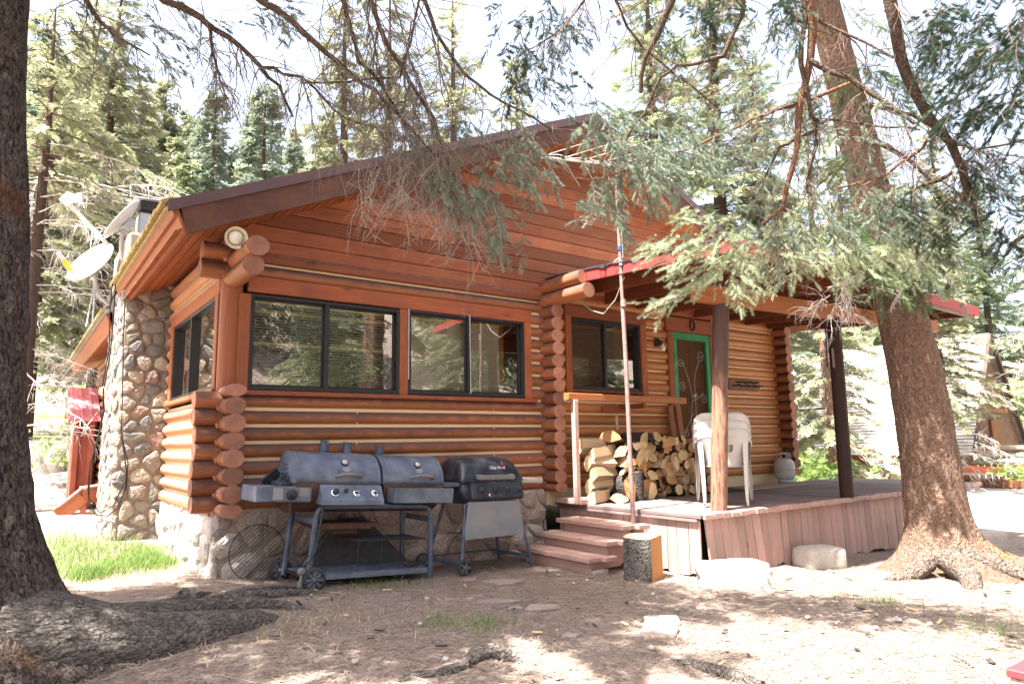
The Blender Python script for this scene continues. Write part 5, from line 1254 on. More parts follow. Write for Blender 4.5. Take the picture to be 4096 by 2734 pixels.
def frond(seed=1, pairs=6, w=.11):
    """flat drooping conifer spray of unit length along +z for trees some way off"""
    r = np.random.default_rng(seed); T = []; F = []
    for i in range(pairs):
        z = .08+.86*i/pairs; l = (.50*(1-z)**.7+.12)*r.uniform(.75, 1.2)
        for s in (-1, 1):
            d = np.array([s*.75, -.25+r.uniform(-.25, .25), .6]); d /= np.linalg.norm(d); b = len(T); p = np.array([0, -.10*z*z, z])
            n_ = np.cross(d, [0, 1, 0]); n_ /= np.linalg.norm(n_)
            T += [p-n_*w*.25, p+d*l*.5+n_*w*.6, p+d*l*.5-n_*w*.6, p+d*l]; F += [(b, b+1, b+2), (b+2, b+1, b+3)]
    b = len(T); T += [(-.04, 0, 0), (.04, 0, 0), (0, -.12, 1.05), (0, -.05, .0), (0, .05, .0)]; F += [(b, b+1, b+2), (b+3, b+4, b+2)]
    return np.array(T, float), np.array(F)
FR = [frond(s) for s in (1, 2, 3)]; FRL = [frond(s, 3, .2) for s in (5, 6)]
def strips(paths, r0, n=3, taper=.25):
    """many thin tapered twigs as n-sided tubes -> verts, tris"""
    V = []; F = []; base = 0
    for k, P in enumerate(paths):
        P = np.asarray(P, float); m = len(P); rr = r0[k] if hasattr(r0, '__len__') else r0
        d = np.gradient(P, axis=0); d /= np.maximum(np.linalg.norm(d, axis=1), 1e-9)[:, None]
        B = frames(d); a = np.arange(n)*2*np.pi/n
        rad = rr*np.linspace(1, taper, m)
        ring = P[:, None, :]+rad[:, None, None]*(np.cos(a)[None, :, None]*B[:, None, :, 0]+np.sin(a)[None, :, None]*B[:, None, :, 1])
        V.append(ring.reshape(-1, 3)); i = np.arange(m-1)[:, None]*n+base; j = np.arange(n)[None]; j2 = (j+1) % n
        F.append(np.stack([np.stack([i+j, i+j2, i+n+j2], -1), np.stack([i+j, i+n+j2, i+n+j], -1)], 2).reshape(-1, 3)); base += m*n
    return np.concatenate(V), np.concatenate(F)
class Leaves:
    def __init__(s): s.V = []; s.F = []; s.A = []; s.n = 0
    def put(s, V, F, A): s.V.append(V); s.F.append(F+s.n); s.A.append(A); s.n += len(V)
    def build(s, name, mat, parent): return tri_mesh(name, np.concatenate(s.V), np.concatenate(s.F), mat, np.concatenate(s.A), parent)
def bend(p, d, L, droop, n=6, wig=.12, r=rg):
    """drooping, slightly crooked path"""
    P = [np.array(p, float)]; d = np.array(d, float); d /= np.linalg.norm(d)
    for i in range(n):
        P.append(P[-1]+d*L/n); d = d+np.array([r.normal(0, wig), r.normal(0, wig), r.normal(0, wig)-droop/n]); d /= np.linalg.norm(d)
    return P
def spray(lv, st, p, d, L, droop=.5, dens=1., tw=TW, wide=.34, tl=.11, bare=.0):
    """a near conifer branchlet: side shoots in a flat fan, every shoot clothed in needles"""
    main = bend(p, d, L, droop, 7, .10); st.append((main, .002+.005*L))
    P = []; D = []; S = []; m = max(5, int(L*34*dens)); dirs = np.gradient(np.array(main), axis=0)
    for i in range(m):
        t = .10+.90*(i+rg.random()*.6)/m; k = min(int(t*7), 6); q = main[k]+(main[k+1]-main[k])*(t*7-k); dd = dirs[k]/np.linalg.norm(dirs[k])
        s = np.cross(dd, [0, 0, 1.]); s /= max(np.linalg.norm(s), 1e-6)
        sg = 1 if i % 2 else -1; sd = dd*.75+s*sg*rg.uniform(.5, .95)+np.array([0, 0, rg.uniform(-.35, .15)]); sd /= np.linalg.norm(sd)
        ll = L*wide*(1.05-t*.75)*rg.uniform(.6, 1.25)
        if rg.random() < bare: st.append((bend(q, sd, ll*1.3, .5, 4, .2), .0022)); continue
        if ll > tl*1.5:                          # second order shoots
            sub = bend(q, sd, ll, droop*.6, 4, .12); st.append((sub, .0024)); mm = max(2, int(ll/tl*1.7))
            for j in range(mm):
                u = (j+.5)/mm; kk = min(int(u*4), 3); qq = sub[kk]+(sub[kk+1]-sub[kk])*(u*4-kk); d3 = sub[kk+1]-sub[kk]; d3 = d3/np.linalg.norm(d3)
                s3 = np.cross(d3, [0, 0, 1.]); s3 /= max(np.linalg.norm(s3), 1e-6); e = d3*.8+s3*(1 if j % 2 else -1)*.7+np.array([0, 0, rg.uniform(-.4, .1)])
                P.append(qq); D.append(e); S.append(tl*rg.uniform(.6, 1.1))
            P.append(sub[-2]); D.append(sub[-1]-sub[-2]); S.append(tl*rg.uniform(.8, 1.2))
        else: P.append(q); D.append(sd); S.append(max(ll, tl*.6))
    P.append(main[-2]); D.append(main[-1]-main[-2]); S.append(tl*1.2)
    for i, (T, F) in enumerate(tw):
        idx = np.arange(i, len(P), len(tw))
        if len(idx): lv.put(*instance(T, F, np.array(P)[idx], np.array(D)[idx], np.array(S)[idx], rg.uniform(-.5, .5, len(idx)), np.clip(rg.normal(.45, .22, len(idx)), 0, 1)))
# ------------------------------------------------------------------ conifers some way off
def conifer_mesh(h, rad, clear, seed, leafmat, lod=1, sparse=0., dead=0, bluff=1.):
    """returns (trunk mesh, crown mesh, dead-branch mesh or None) around the origin"""
    global rg
    keep = rg; rg = np.random.default_rng(seed)
    tr = MB(); r0 = .014*h+.03; tube(tr, [(0, 0, -.5), (0, 0, .0), (rg.normal(0, .04), rg.normal(0, .04), h*.4), (rg.normal(0, .06), rg.normal(0, .06), h*.75), (0, 0, h)], [r0*1.3, r0, r0*.7, r0*.35, .012], 9)
    lv = Leaves(); st = []; P = []; D = []; S = []
    z = clear; step = .30 if lod else .5
    fr = FR if lod == 1 else FRL
    while z < h*.985:
        u = (z-clear)/(h-clear); R_ = rad*(1-u)**.85*(.55+.45*min(1, u*6+.3))+.12; nb_ = int((6 if lod else 5)*(1-sparse)*(.6+.6*(1-u)))+2
        for b in range(nb_):
            a = rg.uniform(0, 2*math.pi); L = R_*rg.uniform(.55, 1.12); el = .30*u-.15+rg.uniform(-.12, .12)
            d = np.array([math.cos(a)*math.cos(el), math.sin(a)*math.cos(el), math.sin(el)]); br = bend((0, 0, z+rg.uniform(-.12, .12)), d, L, .45*(1-u)+.05, 5, .06, rg); st.append((br, .010+.008*L))
            m = max(2, int(L/(.10 if lod else .42)))
            for j in range(m):
                t = (.18 if u < .6 else .02)+(.82 if u < .6 else .98)*(j+rg.random())/m; k = min(int(t*5), 4); q = br[k]+(br[k+1]-br[k])*(t*5-k); dd = br[k+1]-br[k]; dd = dd/np.linalg.norm(dd)
                s = np.cross(dd, [0, 0, 1.]); s /= np.linalg.norm(s); e = dd*.7+s*(1 if j % 2 else -1)*rg.uniform(.3, 1.)+np.array([0, 0, rg.uniform(-.6, .15)])
                P.append(q); D.append(e); S.append((.30 if lod else .85)*rg.uniform(.6, 1.15)*(.45+.55*min(1, L/1.2)))
            P.append(br[-2]); D.append(br[-1]-br[-2]); S.append(.30 if lod else .7)
        z += step*rg.uniform(.7, 1.3)*(1-.45*u)
    P.append((0, 0, h*.97)); D.append((0, 0, 1)); S.append(.5)
    P, D, S = np.array(P), np.array(D), np.array(S)
    for i, (T, F) in enumerate(fr):
        idx = np.arange(i, len(P), len(fr)); lv.put(*instance(T, F, P[idx], D[idx], S[idx], rg.uniform(-.9, .9, len(idx)), np.clip(rg.normal(.45, .27, len(idx)), 0, 1)))
    if lod:
        V, F = strips([s[0] for s in st], [s[1] for s in st]); 
    dm = None
    if dead:
        ps = []; rs = []
        for _ in range(dead):
            a = rg.uniform(0, 6.28); z = rg.uniform(.5, clear+1.5); d = (math.cos(a), math.sin(a), rg.uniform(-.25, .15)); L = rad*rg.uniform(.6, 1.1)
            br = bend((0, 0, z), d, L, .5, 7, .10, rg); ps.append(br); rs.append(.014)
            for j in range(int(L*9)):
                t = rg.uniform(.25, 1); k = min(int(t*7), 6); q = br[k]+(br[k+1]-br[k])*(t*7-k); s_ = rg.normal(0, 1, 3); s_[2] -= .6; dd = br[k+1]-br[k]; dd = dd/np.linalg.norm(dd)
                sb_ = bend(q, dd*.6+s_*.5, rg.uniform(.25, .7), .9, 5, .16, rg); ps.append(sb_); rs.append(.006)
                for _q in range(2): ps.append(bend(sb_[rg.integers(1, 4)], dd*.4+rg.normal(0, .6, 3)-(0, 0, .4), rg.uniform(.12, .3), 1.0, 3, .2, rg)); rs.append(.0038)
        V2, F2 = strips(ps, rs); dm = (V2, F2)
    out = (tr, lv, (V, F) if lod else None, dm, leafmat); rg = keep; return out
SPEC = {}
def conifer(key, label, cat, x, y, s=1., rot=0., group=None, z=None):
    """first use of a kind builds its meshes, later uses copy thing and parts"""
    zz = float(gz(x, y)) if z is None else z
    if key not in SPEC:
        a = KINDS[key]; tr, lv, br, dm, lm = conifer_mesh(*a[:4], **a[4]); t = thing('conifer_tree', label, cat, (0, 0, 0), group); ORG[t.name] = np.zeros(3)
        tr.build('trunk', M[a[5] if len(a) > 5 else 'bark_limb'], t); lv.build('crown', M[lm], t)
        if br: tri_mesh('branches', br[0], br[1], M['twig_brown'], None, t)
        if dm: tri_mesh('dead_branches', dm[0], dm[1], M['twig_white'], None, t)
        SPEC[key] = t
    else:
        t = copy_tree(SPEC[key]); t['label'] = label
        if group: t['group'] = group
        elif 'group' in t: del t['group']
    t.location = (x, y, zz); t.rotation_euler = (0, 0, rot); t.scale = (s, s, s*rnd.uniform(.94, 1.08)); return t
KINDS = {
 'spruce_a': (13., 2.3, 1.2, 1, dict(leafmat='crown_green', lod=1)),
 'spruce_b': (11., 2.0, .8, 2, dict(leafmat='crown_blue', lod=1, sparse=.15)),
 'spruce_c': (14., 2.2, 2.5, 3, dict(leafmat='crown_yellow', lod=1, sparse=.3)),
 'spruce_dead': (13., 2.6, 3.2, 4, dict(leafmat='crown_yellow', lod=1, sparse=.35, dead=34)),
 'slim': (12., 1.7, 4.2, 5, dict(leafmat='crown_yellow', lod=1, sparse=.55)),
 'layered': (10., 1.7, .9, 9, dict(leafmat='crown_yellow', lod=1, sparse=.6), 'bark_brown'),
 'dead_low': (9., 2.5, 5.5, 10, dict(leafmat='crown_yellow', lod=1, sparse=.6, dead=60)),
 'far_a': (12., 2.1, .8, 6, dict(leafmat='crown_green', lod=0)),
 'far_b': (10., 2.0, .8, 7, dict(leafmat='crown_yellow', lod=0)),
 'far_c': (14., 2.2, 1.0, 8, dict(leafmat='crown_blue', lod=0)),
}
# ================================================================== FOREGROUND TRUNKS
def trunk_mesh(path, radii, zr, flare, name, mats, parent, n=110, base=None, lump=.05, tube_mat=0):
    """path of centres; flare(angle, height above base) adds root buttresses"""
    vs = []; f = []; m = len(path)
    for i, (c, r) in enumerate(zip(path, radii)):
        for k in range(n):
            a = 2*math.pi*k/n; fl = flare(a, c[2]); rr = r*(1+lump*mnoise.noise((math.cos(a)*1.5, math.sin(a)*1.5, c[2]*1.2+7)))+fl
            rr *= 1+.03*mnoise.noise((math.cos(a)*9, math.sin(a)*9, c[2]*7))+.016*mnoise.noise((math.cos(a)*22, math.sin(a)*22, c[2]*18))
            vs.append((c[0]+rr*math.cos(a), c[1]+rr*math.sin(a), c[2]))
    for i in range(m-1):
        for k in range(n): f.append((i*n+k, i*n+(k+1) % n, (i+1)*n+(k+1) % n, (i+1)*n+k))
    mb = MB(); mb.add(vs, f, .5, 0, True); return mb.build(name, mats, parent)
def lobes(*L):
    """each lobe: angle deg, reach, width deg, height scale"""
    def fl(a, z):
        t = 0
        for (ad, reach, w, hs, z0) in L:
            d = (math.degrees(a)-ad+180) % 360-180
            t += reach*math.exp(-(d/w)**2)*math.exp(-max(0, z-z0)/hs)
        return t
    return fl
def zlist(z0, z1, n, pw=2.2): return [z0+(z1-z0)*(i/(n-1))**pw for i in range(n)]
# left foreground tree
t1 = thing('spruce_tree', 'huge dark grey barked spruce trunk with a flaring root at the left edge', 'tree', (-1.86, -1.75, -.60))
zs = zlist(-.72, 9.5, 90); 
def rad1(z): return float(np.interp(z, [-.7, -.38, .12, .94, 1.8, 3.1, 6, 9.5], [.60, .55, .50, .455, .415, .345, .26, .16]))
trunk_mesh([(-1.86-.012*z, -1.75+.01*z, z) for z in zs], [rad1(z) for z in zs], None, lobes((-8, .50, 26, .17, -.62), (-8, .36, 30, .45, -.62), (-62, .42, 26, .22, -.62), (-110, .42, 30, .25, -.62), (40, .25, 25, .2, -.62), (180, .4, 40, .25, -.6)), 'trunk', [M['bark_grey']], t1, 150)
def root(mb, pts, rads, n=12): tube(mb, pts, rads, n, wob=.10)
mb = MB()                                        # the root ridge running right, then splitting
def groot(mb, pts, rads, n=14, wob=.06):
    # pts: x, y, lift of the centre above the ground
    tube(mb, [(x, y, float(gz(x, y))+l) for x, y, l in pts], rads, n, wob=wob)
groot(mb, [(-1.50, -1.95, .18), (-1.10, -2.0, .07), (-.75, -1.98, .02), (-.42, -1.88, .0), (-.12, -1.75, -.02), (.05, -1.66, -.05)], [.30, .235, .185, .145, .10, .05], 22, .05)
groot(mb, [(-1.3, -1.62, .13), (-.9, -1.50, .03), (-.55, -1.38, .02), (-.2, -1.25, .0), (.02, -1.15, -.03)], [.22, .15, .11, .08, .04], 18)
groot(mb, [(-.60, -1.40, .02), (-.25, -1.12, .02), (.1, -.98, .015), (.45, -.95, .01), (.78, -.90, -.02)], [.08, .06, .045, .035, .015], 12, .08)
groot(mb, [(-.2, -1.26, .02), (.0, -1.30, .02), (.18, -1.42, .01), (.34, -1.52, -.02)], [.07, .05, .04, .015], 12, .08)
groot(mb, [(-.30, -1.14, .02), (.05, -.84, .02), (.35, -.72, .015), (.66, -.66, -.01)], [.05, .04, .03, .012], 10, .08)
groot(mb, [(-.85, -1.30, .02), (-.5, -.95, .02), (-.25, -.72, .01), (-.1, -.55, -.02)], [.08, .05, .035, .012], 10, .08)
mb.build('surface_root', M['bark_root'], t1)
# leaning tree at the right
t2 = thing('leaning_spruce', 'leaning reddish brown spruce trunk in front of the porch at right', 'tree', (5.95, -3.10, -.80))
D2 = 6.95
PX = [(3735, 2230), (3733, 2050), (3718, 1850), (3690, 1650), (3655, 1450), (3608, 1250), (3556, 1060), (3500, 850), (3440, 600), (3385, 380), (3340, 200), (3290, 0), (3180, -500), (3040, -1200)]
c3 = [at(x, y, D2+.05*i) for i, (x, y) in enumerate(PX)]; cz = [p[2] for p in c3]
def path2(z): return (float(np.interp(z, cz, [p[0] for p in c3])), float(np.interp(z, cz, [p[1] for p in c3])))
zs = zlist(-.95, 8., 100, 1.8)
trunk_mesh([(*path2(max(z, cz[0])), z) for z in zs], [float(np.interp(z, [-.9, -.5, 0, .6, 1.5, 2.2, 4, 8], [.31, .285, .272, .262, .245, .222, .18, .11])) for z in zs], None,
           lobes((-120, .42, 22, .12, -.80), (-120, .16, 30, .4, -.8), (-58, .75, 20, .13, -.80), (-50, .22, 34, .4, -.8), (-85, .3, 20, .12, -.8), (150, .35, 26, .12, -.8), (60, .3, 30, .2, -.8), (-165, .30, 16, .12, -.8)), 'trunk', [M['bark_brown']], t2, 120)
mb = MB(); b2 = np.array([5.95, -3.10, 0])
tube(mb, [b2+(.15, -.25, -.62), b2+(.25, -.55, -.72), b2+(.32, -.85, -.80), b2+(.4, -1.2, -.84)], [.13, .10, .07, .02], 16, wob=.07)
tube(mb, [b2+(-.25, -.12, -.66), b2+(-.50, -.10, -.74), b2+(-.75, .0, -.80), b2+(-.9, .05, -.85)], [.10, .08, .05, .02], 14, wob=.07)
tube(mb, [b2+(-.12, -.25, -.62), b2+(-.30, -.50, -.73), b2+(-.55, -.62, -.80), b2+(-.75, -.60, -.84)], [.12, .10, .075, .02], 14, wob=.07)
mb.build('surface_root', M['bark_root_brown'], t2)
# loose roots showing through the dirt
def yard_root(label, px, rad, d):
    mb = MB(); pts = []
    for (x, y, lift) in px:
        ray = CF+(x-2048)/FPX*CR-(y-1367)/FPX*CU; tt = 3.
        for _ in range(30): p = CAM+ray*tt; tt *= (CAM[2]-float(gz(p[0], p[1])))/max(CAM[2]-p[2], .01)
        p = CAM+ray*tt; pts.append((p[0], p[1], p[2]+lift))
    tube(mb, pts, rad, 14, wob=.10); tag(mb.build('tree_root', M['bark_root'], org=pts[0]), label, 'root', 'roots showing in the yard dirt')
yard_root('bent grey tree root arching out of the dirt at the bottom centre', [(1560, 2740, -.02), (1640, 2715, .0), (1750, 2705, .005), (1860, 2675, .015), (1900, 2640, .03), (1970, 2630, .035), (2040, 2640, .02), (2110, 2655, -.02)], [.02, .035, .035, .03, .045, .045, .035, .01], 0)
yard_root('long grey root half buried at the bottom edge right of centre', [(2680, 2640, -.01), (2760, 2660, .005), (2860, 2690, .01), (2960, 2720, .01), (3050, 2745, .0)], [.015, .03, .035, .035, .03], 0)
yard_root('small pale knuckle of root in the shade right of the grass patch', [(690, 2395, -.01), (735, 2385, .03), (770, 2400, .02), (785, 2430, -.02)], [.02, .035, .035, .015], 0)
yard_root('short grey root piece by the grass patch in front of the stone footing', [(905, 2415, .0), (940, 2390, .02), (1000, 2370, .01)], [.02, .03, .01], 0)
# ================================================================== OVERHANGING LIMBS
def limb_paths(spec, d0, d1): return [at(x, y, d0+(d1-d0)*i/max(len(spec)-1, 1)) for i, (x, y) in enumerate(spec)]
def limb(t, px, w0, w1, d0, d1, mat='bark_limb', name='limb'):
    P = limb_paths(px, d0, d1); m = len(P); mb = MB()
    # resample for a slightly crooked natural line
    Q = []; R_ = []
    for i in range(m-1):
        k = max(2, int(np.linalg.norm(P[i+1]-P[i])/.12))
        for j in range(k):
            u = (i+j/k)/(m-1); q = P[i]+(P[i+1]-P[i])*j/k; dd = d0+(d1-d0)*u; Q.append(q+rg.normal(0, .006, 3)); R_.append((w0+(w1-w0)*u)/2*dd/FPX*(1+rg.uniform(-.07, .07)))
    Q.append(P[-1]); R_.append(w1/2*d1/FPX); tube(mb, Q, R_, 9); mb.build(name, M[mat], t); return Q
def offshoots(st, Q, n, L, down=.7, r=.004, sub=3, twigL=.22, start=.1):
    """bare dead branchlets hanging off a limb"""
    for _ in range(n):
        k = int(rg.uniform(start, .98)*(len(Q)-1)); d = Q[min(k+1, len(Q)-1)]-Q[k]; d = d/max(np.linalg.norm(d), 1e-6)
        dd = d*rg.uniform(.1, .8)+rg.normal(0, .55, 3)-np.array([0, 0, down*rg.uniform(.2, 1.2)]); b = bend(Q[k], dd, L*rg.uniform(.35, 1.1), .45, 8, .13); st.append((b, r*rg.uniform(.7, 1.3)))
        for _s in range(sub): 
            q = b[rg.integers(2, 8)]; s2 = bend(q, (b[-1]-b[0])+rg.normal(0, .35, 3)*L-np.array([0, 0, .2*L]), twigL*rg.uniform(.4, 1.3), .6, 6, .17); st.append((s2, r*.5))
            for _q in range(2): st.append((bend(s2[rg.integers(1, 5)], rg.normal(0, .6, 3)-np.array([0, 0, .5]), twigL*rg.uniform(.25, .6), .6, 4, .2), r*.36))
def put_twigs(t, st, mat='twig_dead', name='twigs'):
    if st: V, F = strips([s[0] for s in st], [s[1] for s in st]); tri_mesh(name, V, F, M[mat], None, t)
def sprays(lv, st, lst, L=(.28, .5), tl=.085, dens=1., bare=.05, droop=.55):
    """lst: (x, y, depth, dirx, diry, n, spread px): branchlets whose tips follow the picture directions"""
    for (x, y, d, dx, dy, n, sp) in lst:
        for _ in range(n):
            p = at(x+rg.normal(0, sp), y+rg.normal(0, sp*.7), d+rg.normal(0, .22)); dd = CR*dx-CU*dy+CF*rg.normal(0, .45)+rg.normal(0, .22, 3)
            spray(lv, st, p, dd, rg.uniform(*L), droop, dens, TW, .36, tl, bare)
# ---------------- limbs of the left spruce crossing the top of the picture
st = []; lv = Leaves()
L1 = limb(t1, [(300, -150), (335, 0), (400, 90), (470, 150), (600, 222)], 26, 6, 3.9, 4.1)
L2 = limb(t1, [(420, -200), (660, 0), (800, 72), (870, 120), (950, 182), (1050, 268), (1110, 342), (1172, 468)], 34, 10, 3.8, 4.3)
L2b = limb(t1, [(842, 110), (852, 200), (880, 330), (908, 432)], 15, 4, 4.0, 4.05)
L3 = limb(t1, [(820, -180), (1050, 0), (1170, 90), (1270, 180), (1340, 240), (1405, 300), (1500, 362), (1560, 430), (1650, 522), (1760, 640)], 30, 7, 4.0, 4.7)
L4 = limb(t1, [(1056, 270), (1130, 290), (1210, 312), (1300, 400), (1380, 478), (1500, 505), (1540, 560)], 15, 5, 4.2, 4.6)
L5 = limb(t1, [(1150, -200), (1370, 0), (1410, 130), (1430, 240), (1520, 330), (1600, 470), (1660, 600)], 22, 7, 4.3, 4.8)
L6 = limb(t1, [(1280, -220), (1480, 0), (1560, 200), (1640, 330), (1730, 460), (1790, 640), (1850, 780), (1900, 900)], 24, 6, 4.4, 4.8)
L7 = limb(t1, [(1400, -240), (1700, 0), (1745, 140), (1860, 300), (1960, 380), (2150, 480), (2250, 560)], 20, 5, 4.6, 5.0)
L8 = limb(t1, [(1200, 330), (1390, 330), (1600, 300), (1660, 100), (1690, -60)], 8, 9, 4.5, 4.6)
for Q, n, L in ((L1, 22, .5), (L2, 26, .55), (L2b, 26, .32), (L3, 40, .7), (L4, 30, .6), (L5, 42, .8), (L6, 60, .8), (L7, 30, .7)): offshoots(st, Q, n, L, .75, .0042, 3, .24)
for (x, y) in ((1500, 120), (1560, 60), (1620, 200), (1700, 120), (1600, 330), (1680, 380), (1480, 240), (1440, 80), (1760, 250)):      # tangle of hanging dead twigs
    Q = [at(x+rg.normal(0, 30), y-120, 4.6), at(x+20, y, 4.6), at(x+60, y+150, 4.65), at(x+110, y+330, 4.7)]; Q = [q+rg.normal(0, .02, 3) for q in Q]
    fine = []
    for i in range(3):
        for j in range(5): fine.append(Q[i]+(Q[i+1]-Q[i])*j/5)
    st.append((fine, .008)); offshoots(st, fine, 12, .6, .8, .0036, 3, .25)
put_twigs(t1, st, 'twig_grey', 'dead_twigs'); st = []
for (x, y, n) in ((1490, 700, 14), (1560, 720, 14), (1620, 680, 16), (1700, 740, 18), (1780, 760, 14), (1860, 800, 14), (1650, 620, 12), (1900, 850, 8)):   # pale twigs hanging over the gable
    for _ in range(n):
        p = at(x+rg.normal(0, 45), y+rg.normal(0, 70), 4.75+rg.normal(0, .12)); b = bend(p, CR*rg.normal(-.05, .45)-CU*rg.uniform(.5, 1.)+CF*rg.normal(0, .4), rg.uniform(.22, .48), .5, 8, .16); st.append((b, .0034))
        for _s in range(4): st.append((bend(b[rg.integers(2, 8)], CR*rg.normal(0, .7)-CU*rg.uniform(.0, .9)+CF*rg.normal(0, .5), rg.uniform(.06, .2), .5, 5, .2), .0021))
put_twigs(t1, st, 'twig_dead', 'hanging_twigs'); st = []
sprays(lv, st, [(1800, 640, 4.75, .3, .8, 7, 45), (1700, 590, 4.7, .2, .6, 5, 50), (1780, 690, 4.8, .35, .8, 10, 40), (1850, 760, 4.8, .3, .9, 14, 45), (1930, 800, 4.8, .35, .8, 12, 45), (1980, 860, 4.8, .25, .9, 10, 40), (2000, 920, 4.8, -.2, .9, 5, 25),
        (2060, 600, 4.9, .6, .5, 15, 60), (2120, 690, 4.9, .3, .8, 10, 45), (2040, 500, 4.8, .5, .5, 7, 55), (1900, 520, 4.8, .3, .6, 7, 60), (1960, 660, 4.85, .5, .7, 8, 50)], (.16, .32), .07, 1., .08, .45)
sprays(lv, st, [(300, 60, 4.2, .5, .5, 10, 90), (520, 90, 4.2, .6, .4, 10, 90), (700, 60, 4.2, .5, .3, 8, 80), (980, 20, 4.3, .6, .5, 8, 70), (640, 190, 4.2, .6, .6, 8, 60), (1120, 60, 4.3, .4, .6, 7, 60), (200, 150, 4.3, .6, .6, 7, 60), (330, 250, 4.6, .7, .4, 7, 60)], (.15, .3), .06, .7, .35, .3)
lv.build('needles', M['needle_blue'], t1); put_twigs(t1, st, 'twig_brown', 'twigs')
# its crown above the picture (throws the dappled shade over the yard and the cabin front)
def high_crown(t, x0, y0, z0, z1, rad, n, seed, mat, lean=(0, 0), hole=None):
    global rg
    keep = rg; rg = np.random.default_rng(seed); P = []; D = []; S = []; st = []
    for _ in range(n):
        u = rg.random(); z = z0+(z1-z0)*u; a = rg.uniform(0, 6.283); L = rad*(1-.75*u)*rg.uniform(.5, 1.1)
        c = np.array([x0+lean[0]*(z-z0), y0+lean[1]*(z-z0), z]); br = bend(c, (math.cos(a), math.sin(a), -.05+.2*u), L, .35, 6, .06, rg)
        tip = br[-1]
        if hole and hole(br[3]): continue
        st.append((br, .012+.010*L))
        for j in range(int(L*7)):
            t_ = rg.uniform(.2, 1); k = min(int(t_*6), 5); q = br[k]+(br[k+1]-br[k])*(t_*6-k); dd = br[k+1]-br[k]; dd = dd/np.linalg.norm(dd); s = np.cross(dd, [0, 0, 1.]); s /= np.linalg.norm(s)
            P.append(q); D.append(dd*.7+s*rg.choice((-1, 1))*rg.uniform(.3, 1)+np.array([0, 0, rg.uniform(-.5, .1)])); S.append(.5*rg.uniform(.6, 1.1))
    lv = Leaves(); P, D, S = np.array(P), np.array(D), np.array(S)
    for i, (T, F) in enumerate(FR): idx = np.arange(i, len(P), 3); lv.put(*instance(T, F, P[idx], D[idx], S[idx], rg.uniform(-.8, .8, len(idx)), np.clip(rg.normal(.4, .25, len(idx)), 0, 1)))
    lv.build('crown', M[mat], t); V, F = strips([s[0] for s in st], [s[1] for s in st]); tri_mesh('branches', V, F, M['twig_brown'], None, t); rg = keep
def above_frame(p):
    d = np.array(p)-CAM; z = d@CF
    if z < .2: return False
    y = 1367-FPX*(d@CU)/z; x = 2048+FPX*(d@CR)/z
    return y > -520 and -700 < x < 4900          # keep the crown out of the picture itself
high_crown(t1, -1.95, -1.7, 3.6, 10.5, 3.0, 120, 31, 'crown_green', hole=above_frame)
# ---------------- limbs at the upper right: a third spruce standing just outside the picture
t3 = thing('overhanging_spruce', 'spruce just outside the picture whose drooping dark limbs fill the upper right', 'tree', (4.6, -6.9, -.8))
mb = MB(); tube(mb, [(4.6, -6.9, -1.0), (4.6, -6.9, 0), (4.62, -6.88, 2.5), (4.7, -6.85, 5.5), (4.75, -6.8, 10.5)], [.34, .27, .23, .18, .05], 26, wob=.03); mb.build('trunk', M['bark_brown'], t3)
st = []; lv = Leaves(); lvd = Leaves(); lvl = Leaves()
R5 = limb(t3, [(2760, -260), (2685, 0), (2637, 132), (2576, 230), (2562, 372)], 34, 17, 4.0, 4.2)
R6 = limb(t3, [(3000, -260), (2964, 0), (2976, 55), (2890, 224), (2800, 255), (2717, 264), (2649, 310), (2574, 448), (2505, 562)], 26, 5, 4.4, 4.6)
R7 = limb(t3, [(3400, 330), (3250, 400), (3096, 442), (3004, 482), (2861, 551), (2689, 620), (2574, 660), (2402, 717), (2304, 711)], 16, 5, 4.6, 4.8, 'bark_limb_red')
R8 = limb(t3, [(3260, -260), (3252, 0), (3247, 230), (3201, 413), (3172, 660), (3132, 832), (3050, 895)], 40, 14, 4.1, 4.5, 'bark_limb_red')
R9 = limb(t3, [(3230, -260), (3218, 0), (3207, 258), (3252, 459), (3275, 516), (3247, 660), (3230, 775)], 26, 9, 4.15, 4.4)
R10 = limb(t3, [(3540, -300), (3562, 0), (3580, 172), (3631, 298), (3706, 459), (3803, 574), (3872, 763), (3850, 803)], 54, 24, 3.6, 3.9)
R11 = limb(t3, [(3270, 86), (3459, 172), (3574, 230)], 13, 8, 4.2, 3.9)
R12 = limb(t3, [(3250, 240), (3402, 321), (3517, 390), (3660, 494)], 24, 16, 4.2, 3.9)
R13 = limb(t3, [(3190, 415), (3080, 445), (3000, 478)], 16, 8, 4.3, 4.4)
R14 = limb(t3, [(3252, 500), (3330, 480), (3440, 490), (3560, 505), (3680, 520)], 9, 8, 4.4, 4.0)
R15 = limb(t3, [(3132, 832), (3190, 880), (3230, 905)], 14, 6, 4.5, 4.5, 'bark_limb_red')
R16 = limb(t3, [(3715, 555), (3660, 620), (3560, 690), (3480, 722), (3330, 760)], 14, 6, 3.95, 4.3, 'bark_limb_red')
R17 = limb(t3, [(3810, 690), (3720, 730), (3640, 770)], 16, 10, 3.9, 4.1)
R18 = limb(t3, [(3275, 516), (3180, 560), (3120, 590), (3050, 720), (3005, 800)], 16, 5, 4.3, 4.6)
R19 = limb(t3, [(2440, -150), (2460, 0), (2510, 110), (2580, 190), (2700, 300), (2860, 420)], 14, 6, 4.6, 4.9)
R20 = limb(t3, [(2420, -100), (2340, 0), (2260, 100), (2180, 170), (2080, 210)], 12, 5, 4.6, 4.8)
R21 = limb(t3, [(3800, 570), (3900, 600), (4100, 560)], 12, 8, 3.9, 3.8)
